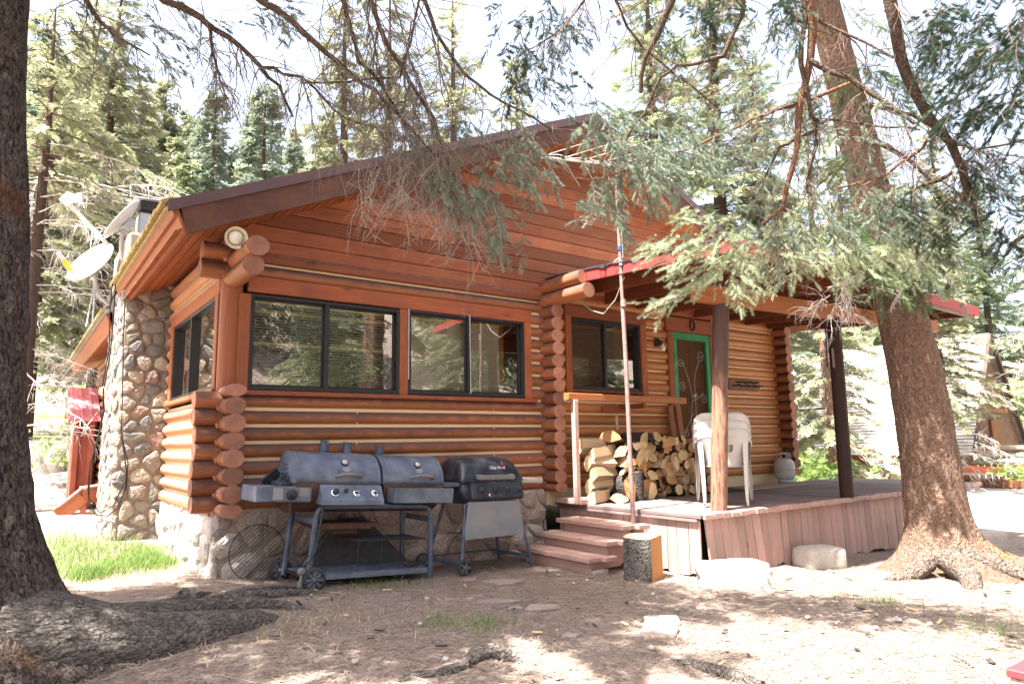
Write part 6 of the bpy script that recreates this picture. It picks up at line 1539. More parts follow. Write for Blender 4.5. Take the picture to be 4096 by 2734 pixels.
for Q, n, L in ((R5, 5, .4), (R6, 22, .55), (R7, 20, .4), (R8, 26, .5), (R9, 24, .5), (R10, 22, .6), (R11, 8, .4), (R12, 16, .5), (R13, 8, .4), (R14, 12, .4), (R16, 14, .4), (R17, 6, .3), (R18, 12, .4), (R19, 22, .5), (R20, 16, .5), (R21, 8, .4)): offshoots(st, Q, n, L, .5, .0042, 2, .22)
put_twigs(t3, st, 'twig_brown', 'bare_twigs'); st = []
# dark near needles in the top right corner
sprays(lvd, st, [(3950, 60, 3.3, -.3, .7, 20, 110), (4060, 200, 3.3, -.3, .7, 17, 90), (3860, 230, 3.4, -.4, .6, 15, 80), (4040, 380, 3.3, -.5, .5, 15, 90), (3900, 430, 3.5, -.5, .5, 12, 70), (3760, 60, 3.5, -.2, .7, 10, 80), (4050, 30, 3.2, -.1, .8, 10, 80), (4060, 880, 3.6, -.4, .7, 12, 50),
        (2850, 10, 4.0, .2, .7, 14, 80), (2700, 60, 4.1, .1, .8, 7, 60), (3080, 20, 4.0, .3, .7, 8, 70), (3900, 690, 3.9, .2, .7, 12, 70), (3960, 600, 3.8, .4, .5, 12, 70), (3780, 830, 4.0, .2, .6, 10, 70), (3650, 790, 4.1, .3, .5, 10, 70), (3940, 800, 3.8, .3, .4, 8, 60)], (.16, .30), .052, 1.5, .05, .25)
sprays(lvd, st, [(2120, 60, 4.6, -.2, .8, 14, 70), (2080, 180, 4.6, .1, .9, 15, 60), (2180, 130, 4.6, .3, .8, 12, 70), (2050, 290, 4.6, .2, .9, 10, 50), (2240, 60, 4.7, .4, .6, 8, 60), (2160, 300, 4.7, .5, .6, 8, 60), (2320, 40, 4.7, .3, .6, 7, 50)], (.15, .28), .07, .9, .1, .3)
# blue green boughs along the right rake of the roof
sprays(lv, st, [(2400, 430, 4.7, .4, .6, 10, 60), (2450, 520, 4.75, .4, .7, 14, 60), (2520, 600, 4.8, .5, .6, 14, 70), (2380, 500, 4.7, -.1, .9, 8, 40), (2600, 560, 4.7, .6, .5, 14, 70), (2700, 600, 4.7, .6, .5, 12, 70), (2460, 640, 4.8, .2, .8, 10, 60), (2420, 720, 4.8, .1, .9, 10, 45), (2560, 690, 4.8, .4, .8, 12, 55), (2640, 740, 4.8, .3, .8, 8, 50), (2300, 820, 4.8, .5, -.1, 3, 15), (2440, 800, 4.8, .3, .9, 7, 28), (2390, 830, 4.8, -.6, .1, 3, 20), (2800, 560, 4.7, .7, .3, 12, 70), (2880, 620, 4.7, .6, .4, 10, 70), (2470, 880, 4.8, .3, .8, 3, 15), (2700, 480, 4.7, .5, .5, 8, 70), (2340, 380, 4.8, .3, .8, 8, 50)], (.15, .30), .07, 1., .05, .4)
# middle right boughs between the limbs
sprays(lv, st, [(3000, 560, 4.6, -.3, .7, 12, 90), (3100, 760, 4.5, .2, .8, 14, 80), (3280, 830, 4.4, .4, .6, 15, 90), (3420, 820, 4.4, .4, .6, 14, 90), (3380, 500, 4.4, .4, .3, 7, 60), (3500, 900, 4.3, .5, .5, 14, 90), (3080, 880, 4.5, -.2, .7, 10, 70), (3560, 760, 4.2, .4, .6, 10, 80), (3200, 950, 4.5, .2, .6, 10, 80), (3640, 330, 4.0, .5, .4, 8, 80), (3440, 60, 4.2, .3, .6, 10, 90), (3050, 250, 4.5, -.3, .6, 8, 90), (3160, 120, 4.4, -.4, .6, 8, 80), (2960, 380, 4.6, -.4, .5, 8, 90), (3700, 950, 4.2, .5, .4, 10, 90)], (.15, .30), .07, .8, .15, .25)
# the bough hanging in front of the porch corner, sunlight put into its pale colour
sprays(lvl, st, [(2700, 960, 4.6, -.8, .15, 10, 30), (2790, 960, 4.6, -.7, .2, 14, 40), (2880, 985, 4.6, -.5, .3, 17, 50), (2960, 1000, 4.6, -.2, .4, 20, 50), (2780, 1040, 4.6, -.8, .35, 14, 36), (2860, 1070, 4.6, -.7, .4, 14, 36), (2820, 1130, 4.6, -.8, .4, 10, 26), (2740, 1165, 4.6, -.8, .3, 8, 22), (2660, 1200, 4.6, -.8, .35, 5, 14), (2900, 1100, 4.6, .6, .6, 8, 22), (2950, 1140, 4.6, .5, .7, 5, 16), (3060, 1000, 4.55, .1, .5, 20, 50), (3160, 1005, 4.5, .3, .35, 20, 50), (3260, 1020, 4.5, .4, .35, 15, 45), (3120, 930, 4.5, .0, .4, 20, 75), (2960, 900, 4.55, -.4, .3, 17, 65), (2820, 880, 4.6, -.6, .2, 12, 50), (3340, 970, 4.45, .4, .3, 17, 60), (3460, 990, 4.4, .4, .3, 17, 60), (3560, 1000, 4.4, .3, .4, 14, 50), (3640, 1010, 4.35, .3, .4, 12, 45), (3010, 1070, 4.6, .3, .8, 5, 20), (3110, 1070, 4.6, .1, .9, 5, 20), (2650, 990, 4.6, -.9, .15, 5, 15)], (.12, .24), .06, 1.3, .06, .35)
lv.build('needles', M['needle_blue'], t3); lvd.build('shade_tinted_needles', M['needle_shade_tint'], t3); lvl.build('sun_tinted_needles', M['needle_sun_tint'], t3); put_twigs(t3, st, 'twig_brown', 'twigs')
st = []
for (x0, y0, x1, y1, n) in ((3400, 1100, 3310, 1280, 24), (3320, 1180, 3220, 1250, 14), (3380, 1150, 3430, 1290, 16), (3610, 1150, 3580, 1215, 6)):    # white dead twigs below the bough
    Q = [at(x0+(x1-x0)*i/8, y0+(y1-y0)*i/8, 4.5) for i in range(9)]; st.append((Q, .006)); offshoots(st, Q, n, .18, .3, .0032, 2, .1)
put_twigs(t3, st, 'twig_white', 'dead_twigs')
high_crown(t3, 4.7, -6.85, 3.2, 10.5, 2.7, 90, 33, 'crown_green', hole=above_frame)
# crown of the leaning tree
c5 = at(3180, -500, 7.5); high_crown(t2, c5[0], c5[1], 4.2, 9.0, 2.4, 90, 37, 'crown_green', hole=lambda p: above_frame(p))
st = []; lv = Leaves(); T2p = [at(x, y, 6.95+.05*i) for i, (x, y) in enumerate(PX)]
for (px, n, L) in (([(3455, 420), (3540, 430), (3650, 460), (3760, 520)], 14, .5), ([(3470, 560), (3560, 590), (3640, 640), (3720, 720)], 14, .5), ([(3400, 640), (3320, 690), (3270, 740)], 10, .4), ([(3520, 800), (3600, 830), (3690, 880), (3780, 980)], 14, .5)):
    Q = limb(t2, px, 26, 10, 7., 7.1); offshoots(st, Q, n, L, .5, .005, 3, .3)
put_twigs(t2, st, 'twig_dead', 'dead_twigs')
sprays(lv, st, [(3500, 1010, 6.8, .2, .8, 24, 60), (3580, 1040, 6.8, .4, .7, 20, 50), (3440, 960, 6.8, -.1, .8, 17, 60), (3620, 960, 6.9, .6, .5, 17, 80), (3340, 640, 7.0, -.3, .7, 14, 60), (3320, 330, 7.0, -.4, .6, 17, 90), (3480, 280, 7.0, .5, .4, 17, 90), (3360, 860, 6.9, -.2, .8, 14, 60)], (.3, .55), .11, .9, .1)
lv.build('needles', M['needle_green'], t2)
# ================================================================== GROUND, DRIVE, LAWN
def sheet_grid(name, xs, ys, zfun, mat):
    X, Y = np.meshgrid(xs, ys); Z = zfun(X, Y); nx, ny = len(xs), len(ys); V = np.stack([X, Y, Z], -1).reshape(-1, 3)
    f = [(j*nx+i, j*nx+i+1, (j+1)*nx+i+1, (j+1)*nx+i) for j in range(ny-1) for i in range(nx-1)]
    mb = MB(); mb.add(V, f, .5, 0, True); return structure(mb.build(name, M[mat]))
def micro(X, Y):
    Z = gz(X, Y).astype(float); near = (X > -6) & (X < 11) & (Y > -8) & (Y < 6)
    for i in np.argwhere(near): x, y = X[tuple(i)], Y[tuple(i)]; Z[tuple(i)] += .018*mnoise.noise((x*1.3, y*1.3, 1))+.009*mnoise.noise((x*4, y*4, 5))
    return Z
xs = np.unique(np.concatenate([np.linspace(-140, -8, 30), np.arange(-8, 12, .12), np.linspace(12, 200, 50)])); ys = np.unique(np.concatenate([np.linspace(-120, -8, 24), np.arange(-8, 6, .12), np.linspace(6, 220, 70)]))
sheet_grid('ground', xs, ys, micro, 'ground')
sheet_grid('gravel_drive', np.linspace(10.2, 27, 40), np.linspace(-22, 4.2, 44), lambda X, Y: gz(X, Y)+.012-.06*sstep(11.4, 10.2, X+.35*np.sin(Y*1.1)+.2*Y*0), 'gravel')
def lawn_z(X, Y): return gz(X, Y)+.03-.12*sstep(27.6, 26.4, X-.1*Y)
sheet_grid('lawn', np.linspace(25.5, 60, 40), np.linspace(-25, 18, 40), lawn_z, 'lawn')
sheet_grid('hill_meadow', np.linspace(-26, 6, 40), np.linspace(9.2, 24, 30), lambda X, Y: gz(X, Y)+.02-.05*sstep(10, 9.2, Y), 'lawn')
sheet_grid('hillside', np.linspace(-90, 90, 60), np.linspace(23.5, 200, 50), lambda X, Y: gz(X, Y)+.03, 'hill_ground')
# grass, litter
def blades(n, area, h, mat, name, label, cat, w=.004, lean=.35):
    P = np.array([area() for _ in range(n)]); z = gz(P[:, 0], P[:, 1]); H = h*rg.uniform(.45, 1.2, n); a = rg.uniform(0, 6.28, n); l = rg.normal(0, lean, (n, 2))*H[:, None]
    s = np.stack([np.cos(a), np.sin(a)], 1)*w; b = np.column_stack([P, z-.01]); m1 = b+np.column_stack([l*.35, H*.6]); tip = b+np.column_stack([l, H*.95]); s3 = np.column_stack([s, np.zeros(n)])
    V = np.stack([b-s3, b+s3, m1+s3*.7, m1-s3*.7, tip], 1).reshape(-1, 3); k = np.arange(n)[:, None]*5
    F = np.stack([k+[0, 1, 2], k+[0, 2, 3], k+[3, 2, 4]], 1).reshape(-1, 3)
    o = tri_mesh(name, V, F, M[mat], np.repeat(rg.random(n), 3)); return stuff(o, label, cat)
def patch(cx, cy, sx, sy): return lambda: (cx+rg.normal(0, sx), cy+rg.normal(0, sy))
def multi(*ps): return lambda: ps[rg.integers(len(ps))]()
blades(5200, multi(patch(-.72, 2.0, .25, .4), patch(-.55, 1.15, .14, .25), patch(-.95, 2.5, .3, .4), patch(-.28, 1.5, .10, .3), patch(-.30, 1.0, .10, .16), patch(-1.1, 1.5, .16, .3), patch(-.8, .8, .12, .12)), .13, 'grass_blade', 'grass_patch', 'bright green grass growing at the foot of the stone chimney', 'grass', .0028, .5)
blades(1500, multi(patch(-.5, 1.0, .5, .8), patch(-.2, .5, .3, .4), patch(.2, -1.9, .5, .3)), .06, 'dry_blade', 'dry_grass', 'sparse dry straw coloured grass on the yard dirt', 'grass', .003, .9)
blades(420, multi(patch(.95, -2.25, .10, .12), patch(1.15, -2.45, .10, .08), patch(1.15, -.85, .22, .08), patch(3.9, -4.45, .25, .18), patch(4.1, -3.6, .15, .1)), .09, 'grass_blade', 'grass_tufts', 'thin green grass tufts dotted over the bare yard', 'grass', .003, .5)
blades(9000, lambda: (rg.uniform(27, 36), rg.uniform(-16, 8)), .16, 'grass_blade', 'lawn_grass', 'sunlit lawn grass in front of the neighbouring cabin', 'grass', .02)
n = 60000                                        # fallen needles, chips and twig bits
yy = rg.uniform(-5.4, .0, n); xx = -1.6+rg.random(n)*8.2; ok = ~((xx > 3.75) & (yy > -2.1)); xx, yy = xx[ok], yy[ok]; n = len(xx); zz = gz(xx, yy)+.012+rg.uniform(0, .006, n)
for i in range(n): zz[i] += .018*mnoise.noise((xx[i]*1.3, yy[i]*1.3, 1))+.009*mnoise.noise((xx[i]*4, yy[i]*4, 5))-.006
a = rg.uniform(0, 6.28, n); L = rg.gamma(2., .006, n)+.008; w = .0011+rg.random(n)*.0014; d = np.stack([np.cos(a), np.sin(a), rg.normal(0, .12, n)], 1)*L[:, None]; s = np.stack([-np.sin(a), np.cos(a), np.zeros(n)], 1)*w[:, None]; c = np.stack([xx, yy, zz], 1)
V = np.stack([c-d-s, c-d+s, c+d+s, c+d-s], 1).reshape(-1, 3); k = np.arange(n)[:, None]*4; F = np.stack([k+[0, 1, 2], k+[0, 2, 3]], 1).reshape(-1, 3)
leaf('litter', (.13, .085, .065), (.52, .40, .31), 0.); stuff(tri_mesh('needle_litter', V, F, M['litter'], np.repeat(rg.random(n)**1.3, 2)), 'fallen brown needles and twig bits covering the yard', 'litter')
chips = MB()
for _ in range(150):
    x, y = rg.uniform(-.4, 5.5), rg.uniform(-4.9, -.4)
    if x > 3.6 and y > -2.2: continue
    l, w_, = rg.uniform(.02, .09), rg.uniform(.008, .028); box(chips, (x, y, float(gz(x, y))+.016), (l, w_, .006), rot=(rg.normal(0, .15), rg.normal(0, .15), rg.uniform(0, 3.1)), ch=.001, mi=int(rg.integers(3)))
stuff(chips.build('wood_chips', [M['wood_end_pale'], M['split_face'], M['bark_firewood']]), 'pale wood chips and bark bits scattered over the yard', 'wood chips')
st = []
for _ in range(90):
    x, y = rg.uniform(-.6, 5.), rg.uniform(-5., -.5)
    if x > 3.6 and y > -2.2: continue
    b = bend((x, y, float(gz(x, y))+.02), (rg.normal(), rg.normal(), .05), rg.uniform(.08, .35), .1, 5, .15); b = [np.array([q[0], q[1], float(gz(q[0], q[1]))+.018]) for q in b]; st.append((b, .003))
V, F = strips([s[0] for s in st], [s[1] for s in st]); stuff(tri_mesh('fallen_twigs', V, F, M['twig_dead'], None), 'grey fallen twigs lying on the dirt', 'twigs')
# small stones by the corner skirt
pb = MB()
for _ in range(70):
    x, y = (3.82+rg.normal(0, .25), -2.3+rg.normal(0, .12)) if rg.random() < .6 else (rg.uniform(0, 4), rg.uniform(-4.5, -1)); r_ = rg.uniform(.008, .028)
    lathe(pb, [(0, -r_*.5), (r_*.8, -r_*.3), (r_, 0), (r_*.7, r_*.45), (0, r_*.6)], (x, y, float(gz(x, y))+.012), (rg.normal(0, .2), rg.normal(0, .2), 1), 8)
stuff(pb.build('pebbles', M['concrete']), 'small pale pebbles strewn around the porch corner', 'pebbles')
# ================================================================== NEIGHBOURING A-FRAME
A_ = at(3935, 1335, 21.); rd = np.array([-.047, .9989, 0]); nr = np.array([-rd[1], rd[0], 0])
if nr@(CAM-A_) < 0: nr = -nr
RZ2 = A_[2]; EZ = .12; run = 2.35; gnd = -.95
aframe = thing('a_frame_cabin', 'tall steep roofed A frame cabin with grey shakes and brown boards across the drive', 'cabin', (A_[0], A_[1], gnd))
def ap(u, v, z): p = A_+rd*u+nr*v; return (p[0], p[1], z)
mb = MB()
for s in (1, -1):
    for k in range(40):                          # courses of shakes, each lapping the one below
        a, b = k/40, (k+1.2)/40; L0 = -.14; u = L0
        while u < 11.5:
            w = rnd.uniform(.25, .6); w = min(w, 11.5-u); o1 = .008+.012*rnd.random()
            def q(t, uu, off): return ap(uu, s*(run+.12)*t+s*off, RZ2-(RZ2-EZ+.15)*t+off*.6)
            mb.add([q(a, u, .005), q(a, u+w-.01, .005), q(b, u+w-.01, .03+o1), q(b, u, .03+o1), q(b, u, .0), q(b, u+w-.01, .0)], [(0, 1, 2, 3), (3, 2, 5, 4)], rnd.random()); u += w
wood('shake_wood', (.50, .47, .44), (.36, .34, .32), 2, .6, .85, .5, knots=False); plain('brown_trim', (.06, .028, .022), .7)
mb.build('roof', M['shake_wood'], aframe)
mb = MB(); prism(mb, [(-run, 0), (run, 0), (0, RZ2-EZ-.25)], ap(-.02, 0, EZ-.1), nr, (0, 0, 1), rd*.08); mb.build('gable_wall', M['brown_siding'], aframe)
for s in (1, -1):
    mb = MB(); bar(mb, ap(-.16, 0, RZ2-.05), ap(-.16, s*(run+.1), EZ-.1), .10, .14); mb.build('barge_board', M['brown_trim'], aframe)
mb = MB(); u = 0
while u < 11.2:
    w = rnd.uniform(.13, .2); c0 = ap(u+w/2, run-.25+rnd.uniform(0, .015), (EZ+gnd)/2+.02); box(mb, c0, (w-.012, .04, EZ-gnd-.25), rot=(0, 0, math.atan2(rd[1], rd[0])), ch=.004); u += w
mb.build('side_wall', M['barn_wood'], aframe)
mb = MB(); c0 = ap(5.6, run-.22, gnd+.06); box(mb, c0, (11.2, .1, .22), rot=(0, 0, math.atan2(rd[1], rd[0])), ch=.01); mb.build('footing', M['concrete'], aframe)
mb = MB(); box(mb, ap(-.06, 0, 1.25), (.06, 2.2, .12), rot=(0, 0, math.atan2(rd[1], rd[0])), ch=.01); box(mb, ap(-.06, .1, .55), (.06, .9, .85), rot=(0, 0, math.atan2(rd[1], rd[0])), ch=.01); mb.build('gable_door', M['barn_wood'], aframe)
mb = MB(); box(mb, ap(3.8, run-.1, -.02), (.28, .16, .14), rot=(0, 0, math.atan2(rd[1], rd[0])), ch=.02); mb.build('wall_lamp', M['black_paint'], aframe)
# its deck
fd = lambda u, v, z: ap(-u, v, z)
mb = MB(); 
for k in range(16): bar(mb, fd(.1+.16*k, -1.6, -.24), fd(.1+.16*k, 2.4, -.24), .15, .05)
dkk = mb.build('deck', M['grey_wood'], aframe)
mb = MB()
for k in range(26): bar(mb, fd(2.6, -1.6+.155*k, gnd+.05), fd(2.6, -1.6+.155*k, -.28), .13, .02, up=(1, 0, 0))
for k in range(17): bar(mb, fd(.1+.155*k, 2.38, gnd+.05), fd(.1+.155*k, 2.38, -.28), .13, .02, up=(1, 0, 0))
mb.build('deck_skirt', M['barn_wood'], aframe)
for v0, v1, fix in ((-1.6, 2.4, None),):
    for z in (-.02, .18): mb = MB(); bar(mb, fd(2.6, v0, z), fd(2.6, v1, z), .05, .10); bar(mb, fd(.2, 2.4, z), fd(2.6, 2.4, z), .05, .10); mb.build('deck_rail', M['grey_wood'], aframe)
for v in (-1.6, -.3, 1.0, 2.4): mb = MB(); bar(mb, fd(2.6, v, -.3), fd(2.6, v, .26), .09, .09); mb.build('rail_post', M['grey_wood'], aframe)
for i in range(4): mb = MB(); c0 = fd(2.9+.26*i, -1.3, -.36-.15*i); box(mb, c0, (.28, 1.0, .05), rot=(0, 0, math.atan2(rd[1], rd[0])), ch=.01); mb.build('deck_step', M['grey_wood'], aframe)
c0 = fd(1.5, 1.2, -.2); t = thing('covered_grill', 'grey blue tarp covered object standing on the neighbouring deck', 'grill', c0)
mb = MB(); loft(mb, [rrect(c0[0]-.3, c0[0]+.3, c0[1]-.25, c0[1]+.25, -.2, .08), rrect(c0[0]-.28, c0[0]+.28, c0[1]-.23, c0[1]+.23, .15, .1), rrect(c0[0]-.26, c0[0]+.26, c0[1]-.2, c0[1]+.2, .42, .12), rrect(c0[0]-.12, c0[0]+.12, c0[1]-.1, c0[1]+.1, .52, .08)], smooth=True); mb.build('tarp', M['tarp'], t)
c0 = at(3890, 1868, 18.2); mb = MB(); tube(mb, [c0-rd*.75, c0-rd*.5+(0, 0, -.05), c0+(0, 0, -.07), c0+rd*.5+(0, 0, -.05), c0+rd*.75], [.02, .08, .11, .08, .02], 12); tag(mb.build('canoe', M['canoe_red'], org=tuple(c0)), 'red orange canoe hull stored beside the neighbouring deck', 'canoe')
c0 = at(3600, 1885, 17.5); mb = MB(); box(mb, c0, (.9, .7, .04), rot=(.3, -.2, .5), ch=.005); box(mb, c0+(.1, -.1, -.12), (.9, .6, .05), rot=(.1, -.1, .8), ch=.005); tag(mb.build('board_pile', M['grey_wood'], org=tuple(c0)), 'grey weathered boards lying beside the neighbouring cabin wall', 'boards')
c0 = at(3508, 1905, 17.3); ps = []; rs = []
for _ in range(26):
    b = bend(c0+rg.normal(0, .08, 3)*(1, 1, 0), (rg.normal(0, .4), rg.normal(0, .4), 1), rg.uniform(.5, .95), -.1, 6, .12); ps.append(b); rs.append(.014)
    for _q in range(3): ps.append(bend(b[rg.integers(2, 6)], (rg.normal(0, .6), rg.normal(0, .6), .7), rg.uniform(.15, .35), 0, 4, .15)); rs.append(.007)
V, F = strips(ps, rs); tag(tri_mesh('bare_shrub', V, F, M['twig_white'], None, org=tuple(c0)), 'bare whitish shrub in front of the neighbouring cabin wall', 'shrub')
def leafy(c, r, h, n, label, mat='shrub_leaf'):
    c = np.array(c); P = c+np.column_stack([rg.normal(0, r, n), rg.normal(0, r, n), np.abs(rg.normal(.4, .3, n))*h]); D = rg.normal(0, 1, (n, 3))+(0, 0, .8); T, F = FRL[0]
    V, F2, A = instance(T, F, P, D, rg.uniform(.1, .22, n)); tag(tri_mesh('leafy_bush', V, F2, M[mat], A, org=tuple(c)), label, 'bush', 'low bushes by the cabins')
leafy(at(3215, 1915, 13.5), .4, .42, 320, 'low leafy bush beyond the far end of the porch deck')
leafy(at(3290, 1905, 15.5), .4, .40, 260, 'taller leafy bush left of the neighbouring brown wall')
leafy(at(4060, 1915, 16.6), .22, .32, 120, 'small leafy bush beside the neighbouring deck steps')
leafy(at(330, 1850, 13.5), .4, .9, 300, 'leafy bush behind the red shed by the dirt bank')
leafy(at(255, 1620, 17), .35, 1.3, 200, 'young conifer bush on the grassy rise behind the shed', 'crown_green')
# ================================================================== LEFT BACKGROUND OBJECTS
t = thing('tool_shed', 'small shed with a bright red metal roof behind the cabin wing', 'shed', (-.52, 7.7, -.4))
mb = MB(); prism(mb, [(7.1, 1.02), (8.0, 1.62), (8.75, 1.12), (8.75, 1.09), (8.0, 1.59), (7.1, .99)], (-.70, 0, 0), (0, 1, 0), (0, 0, 1), (.44, 0, 0)); [prism(mb, [(7.1, 1.035), (8.0, 1.635), (8.0, 1.62), (7.1, 1.02)], (-.66+.14*k, 0, 0), (0, 1, 0), (0, 0, 1), (.015, 0, 0)) for k in range(3)]; mb.build('roof', M['shed_roof'], t)
mb = MB(); box(mb, (-.44, 7.95, .35), (.30, 1.2, 1.6), ch=.005); prism(mb, [(7.35, 1.1), (8.6, 1.1), (8.0, 1.55)], (-.59, 0, 0), (0, 1, 0), (0, 0, 1), (.3, 0, 0)); mb.build('wall', M['shed_red'], t)
mb = MB(); bar(mb, (-.58, 7.3, -.45), (-.58, 7.3, 1.0), .08, .08); bar(mb, (-.36, 7.3, -.45), (-.36, 7.3, 1.0), .06, .08); mb.build('corner_post', M['shed_red'], t)
mb = MB(); prism(mb, [(7.1, .86), (7.1, 1.0), (8.0, 1.58), (8.0, 1.42)], (-.715, 0, 0), (0, 1, 0), (0, 0, 1), (.02, 0, 0)); mb.build('gable_board', M['grey_wood'], t)
t = thing('side_steps', 'low reddish board steps beside the cabin wing door', 'steps', (-.7, 4.7, -.45))
p0, p1, p2 = at(232, 2062, 10.2), at(330, 1985, 10.4), at(402, 1975, 10.6)
mb = MB(); bar(mb, p0, p1, .05, .22); bar(mb, p1, p2, .05, .22); mb.build('stringer', M['trim_y'], t)
mb = MB(); bar(mb, p0+(.0, .1, .13), p1+(0, .1, .13), .26, .03); bar(mb, p1+(0, .1, .13), p2+(0, .1, .13), .26, .03); mb.build('tread', M['step_wood'], t)
mb = MB(); bar(mb, p1+(.02, .02, -.6), p1+(.02, .02, -.1), .07, .07); mb.build('leg', M['shed_red'], t)
t = thing('wall_lamp', 'small cream lamp on the rear wing log wall', 'lamp', (-.3, 4.9, 1.45)); c0 = at(417, 1562, 9.6)
mb = MB(); lathe(mb, [(.02, .06), (.06, .03), (.065, -.02), (.05, -.06), (.0, -.08)], c0, n=14); mb.build('lamp_shade', M['cream_metal'], t)
mb = MB(); bar(mb, c0+(0, 0, .06), c0+(.12, 0, .08), .03, .03); mb.build('bracket', M['iron_dark'], t)
# satellite dishes
def dish(label, c, ax, r, depth, mat, arm_base, arm_end, mast, lnb, tape=False, squash=1.):
    t = thing('satellite_dish', label, 'satellite dish', mast[-1]); c, ax = V3(c), V3(ax)/np.linalg.norm(ax); n = 36
    mb = MB(); s, u, d = basis(ax, (0, 0, 1)); vs = []
    prof = [(k/8*r, depth*((k/8)**2-1)) for k in range(9)]+[(r*1.0, .012)]
    for (rr, hh) in prof:
        for k in range(n): a = 2*math.pi*k/n; vs.append(c+d*hh+rr*(squash*math.cos(a)*s+math.sin(a)*u))
    m_ = len(prof); mb.add(vs, [(i*n+k, i*n+(k+1) % n, (i+1)*n+(k+1) % n, (i+1)*n+k) for i in range(m_-1) for k in range(n)], .5, 0, True)
    o = mb.build('dish', mat, t); so = o.modifiers.new('thick', 'SOLIDIFY'); so.thickness = .008
    mb = MB(); bar(mb, arm_base, arm_end, .035, .045); mb.build('feed_arm', M['dish_grey'], t)
    e = V3(arm_end)
    if lnb:
        mb = MB(); box(mb, e+(.02, 0, .02), (.12, .05, .15), rot=(0, .6, 0), ch=.012)
        for k in (-1, 0, 1): lathe(mb, [(.018, .0), (.02, .05), (.032, .06), (.032, .10), (0, .105)], e+np.array([.06-.0*k, .05*k, .03+.045*k]), (.75, 0, .25), 14)
        mb.build('receiver', M['dish_white'], t)
    else:
        mb = MB(); bar(mb, V3(arm_base)+(e-V3(arm_base))*.35, V3(arm_base)+(e-V3(arm_base))*.75, .04, .05); mb.build('tape_wrap', M['yellow_tape'], t)
    mb = MB(); tube(mb, mast, [.024]*len(mast), 10); mb.build('mast', M['dish_grey'], t)
    mb = MB(); b = c-ax*(depth+.05); box(mb, b, (.10, .10, .16), rot=(0, .5, 0), ch=.015); cyl(mb, b, V3(mast[0]), .03); mb.build('bracket', M['galv_dull'], t)
    return t
dish('upper grey satellite dish seen edge on above the cabin eave', (-.535, 3.2, 3.39), (-.80, .06, .56), .31, .05, M['dish_grey'], (-.66, 3.2, 3.04), (-1.13, 3.2, 3.52), [(-.52, 3.2, 3.20), (-.515, 3.2, 3.0), (-.50, 3.2, 2.90), (-.44, 3.15, 2.82), (-.40, 3.1, 2.72)], True)
t = dish('lower white oval satellite dish with yellow tape on its arm', (-.80, 3.6, 2.89), (-.66, -.42, .48), .32, .05, M['dish_white'], (-.92, 3.5, 2.60), (-1.16, 3.45, 2.93), [(-.74, 3.62, 2.72), (-.72, 3.62, 2.55), (-.66, 3.62, 2.44), (-.56, 3.62, 2.36)], False, .8)
mb = MB(); cyl(mb, (-.74, 3.62, 2.62), (-.80, 3.55, 2.05), .010, n=6); cyl(mb, (-.73, 3.62, 2.62), (-.74, 3.5, 2.05), .010, n=6); mb.build('strut', M['dish_grey'], t)
# cables on the chimney
t = thing('black_cable', 'looped black cable hanging down the stone chimney', 'cable', (-.5, 2.5, -.2))
def px_line(pts, d): return [at(x, y, d+.0*i) for i, (x, y) in enumerate(pts)]
mb = MB()
tube(mb, px_line([(462, 1135), (452, 1300), (440, 1420), (415, 1560), (412, 1640), (395, 1750), (362, 1850), (352, 1930), (355, 2010), (385, 2058), (430, 2062), (470, 2030), (500, 1960), (505, 1880), (495, 1800), (485, 1740)], 7.35), .007, 6)
tube(mb, px_line([(450, 1132), (440, 1240), (436, 1400), (410, 1540), (418, 1640), (385, 1770), (360, 1860), (356, 1990), (400, 2050), (455, 2020), (495, 1930)], 7.38), .0065, 6)
tube(mb, px_line([(500, 1195), (492, 1400), (490, 1600), (484, 1730), (498, 1790), (512, 1850), (505, 1960)], 7.36), .006, 6)
tube(mb, px_line([(500, 1190), (530, 1230), (600, 1275), (680, 1270)], 7.5), .005, 6)
mb.build('cable', M['cable_black'], t)
t = thing('overhead_wires', 'thin pale overhead wires crossing the trees left of the roof', 'wires', tuple(at(640, 800, 12)))
for (x0, y0, x1, y1) in ((60, 650, 650, 797), (60, 668, 650, 815), (60, 712, 560, 826), (200, 800, 560, 890)):
    mb = MB(); tube(mb, [at(x0, y0, 16), at((x0+x1)/2, (y0+y1)/2+3, 14), at(x1, y1, 12)], .0055, 5); mb.build('wire', M['wire_white'], t)
# ================================================================== TREES BEYOND
def tree_px(px, d, key, s, label, group=None):
    p = at(px, 1740, d); return conifer(key, label, 'tree', p[0], p[1], s, rnd.uniform(0, 6.28), group)
tree_px(100, 17, 'spruce_dead', .8, 'spruce full of white dead branches just right of the big left trunk')
tree_px(70, 10.8, 'dead_low', 1., 'half dead spruce whose white bare branches reach behind the satellite dishes')
tree_px(360, 19, 'spruce_dead', 1.05, 'spruce with bare lower branches farther behind the satellite dishes')
tree_px(250, 30, 'spruce_c', 1.15, 'tall yellow green spruce high behind the upper satellite dish')
tree_px(530, 40, 'spruce_b', .7, 'blue green spruce standing above the left eave of the roof')
tree_px(640, 24, 'spruce_c', .55, 'young pale spruce peeking up just over the left roof edge')
tree_px(1340, 24, 'spruce_c', 1.25, 'layered yellow green spruce rising behind the left roof slope')
tree_px(1540, 21, 'slim', 1.35, 'bare pale trunked spruce straight behind the roof middle')
tree_px(1815, 22, 'slim', 1.45, 'slim bare spruce trunk behind the roof left of the ridge')
tree_px(2090, 27, 'spruce_c', 1.15, 'light green spruce behind the roof ridge')
tree_px(2680, 17, 'spruce_a', 1.15, 'big sunlit spruce rising behind the right roof slope')
tree_px(2960, 19, 'spruce_c', 1.25, 'tall pale spruce between the roof and the leaning trunk')
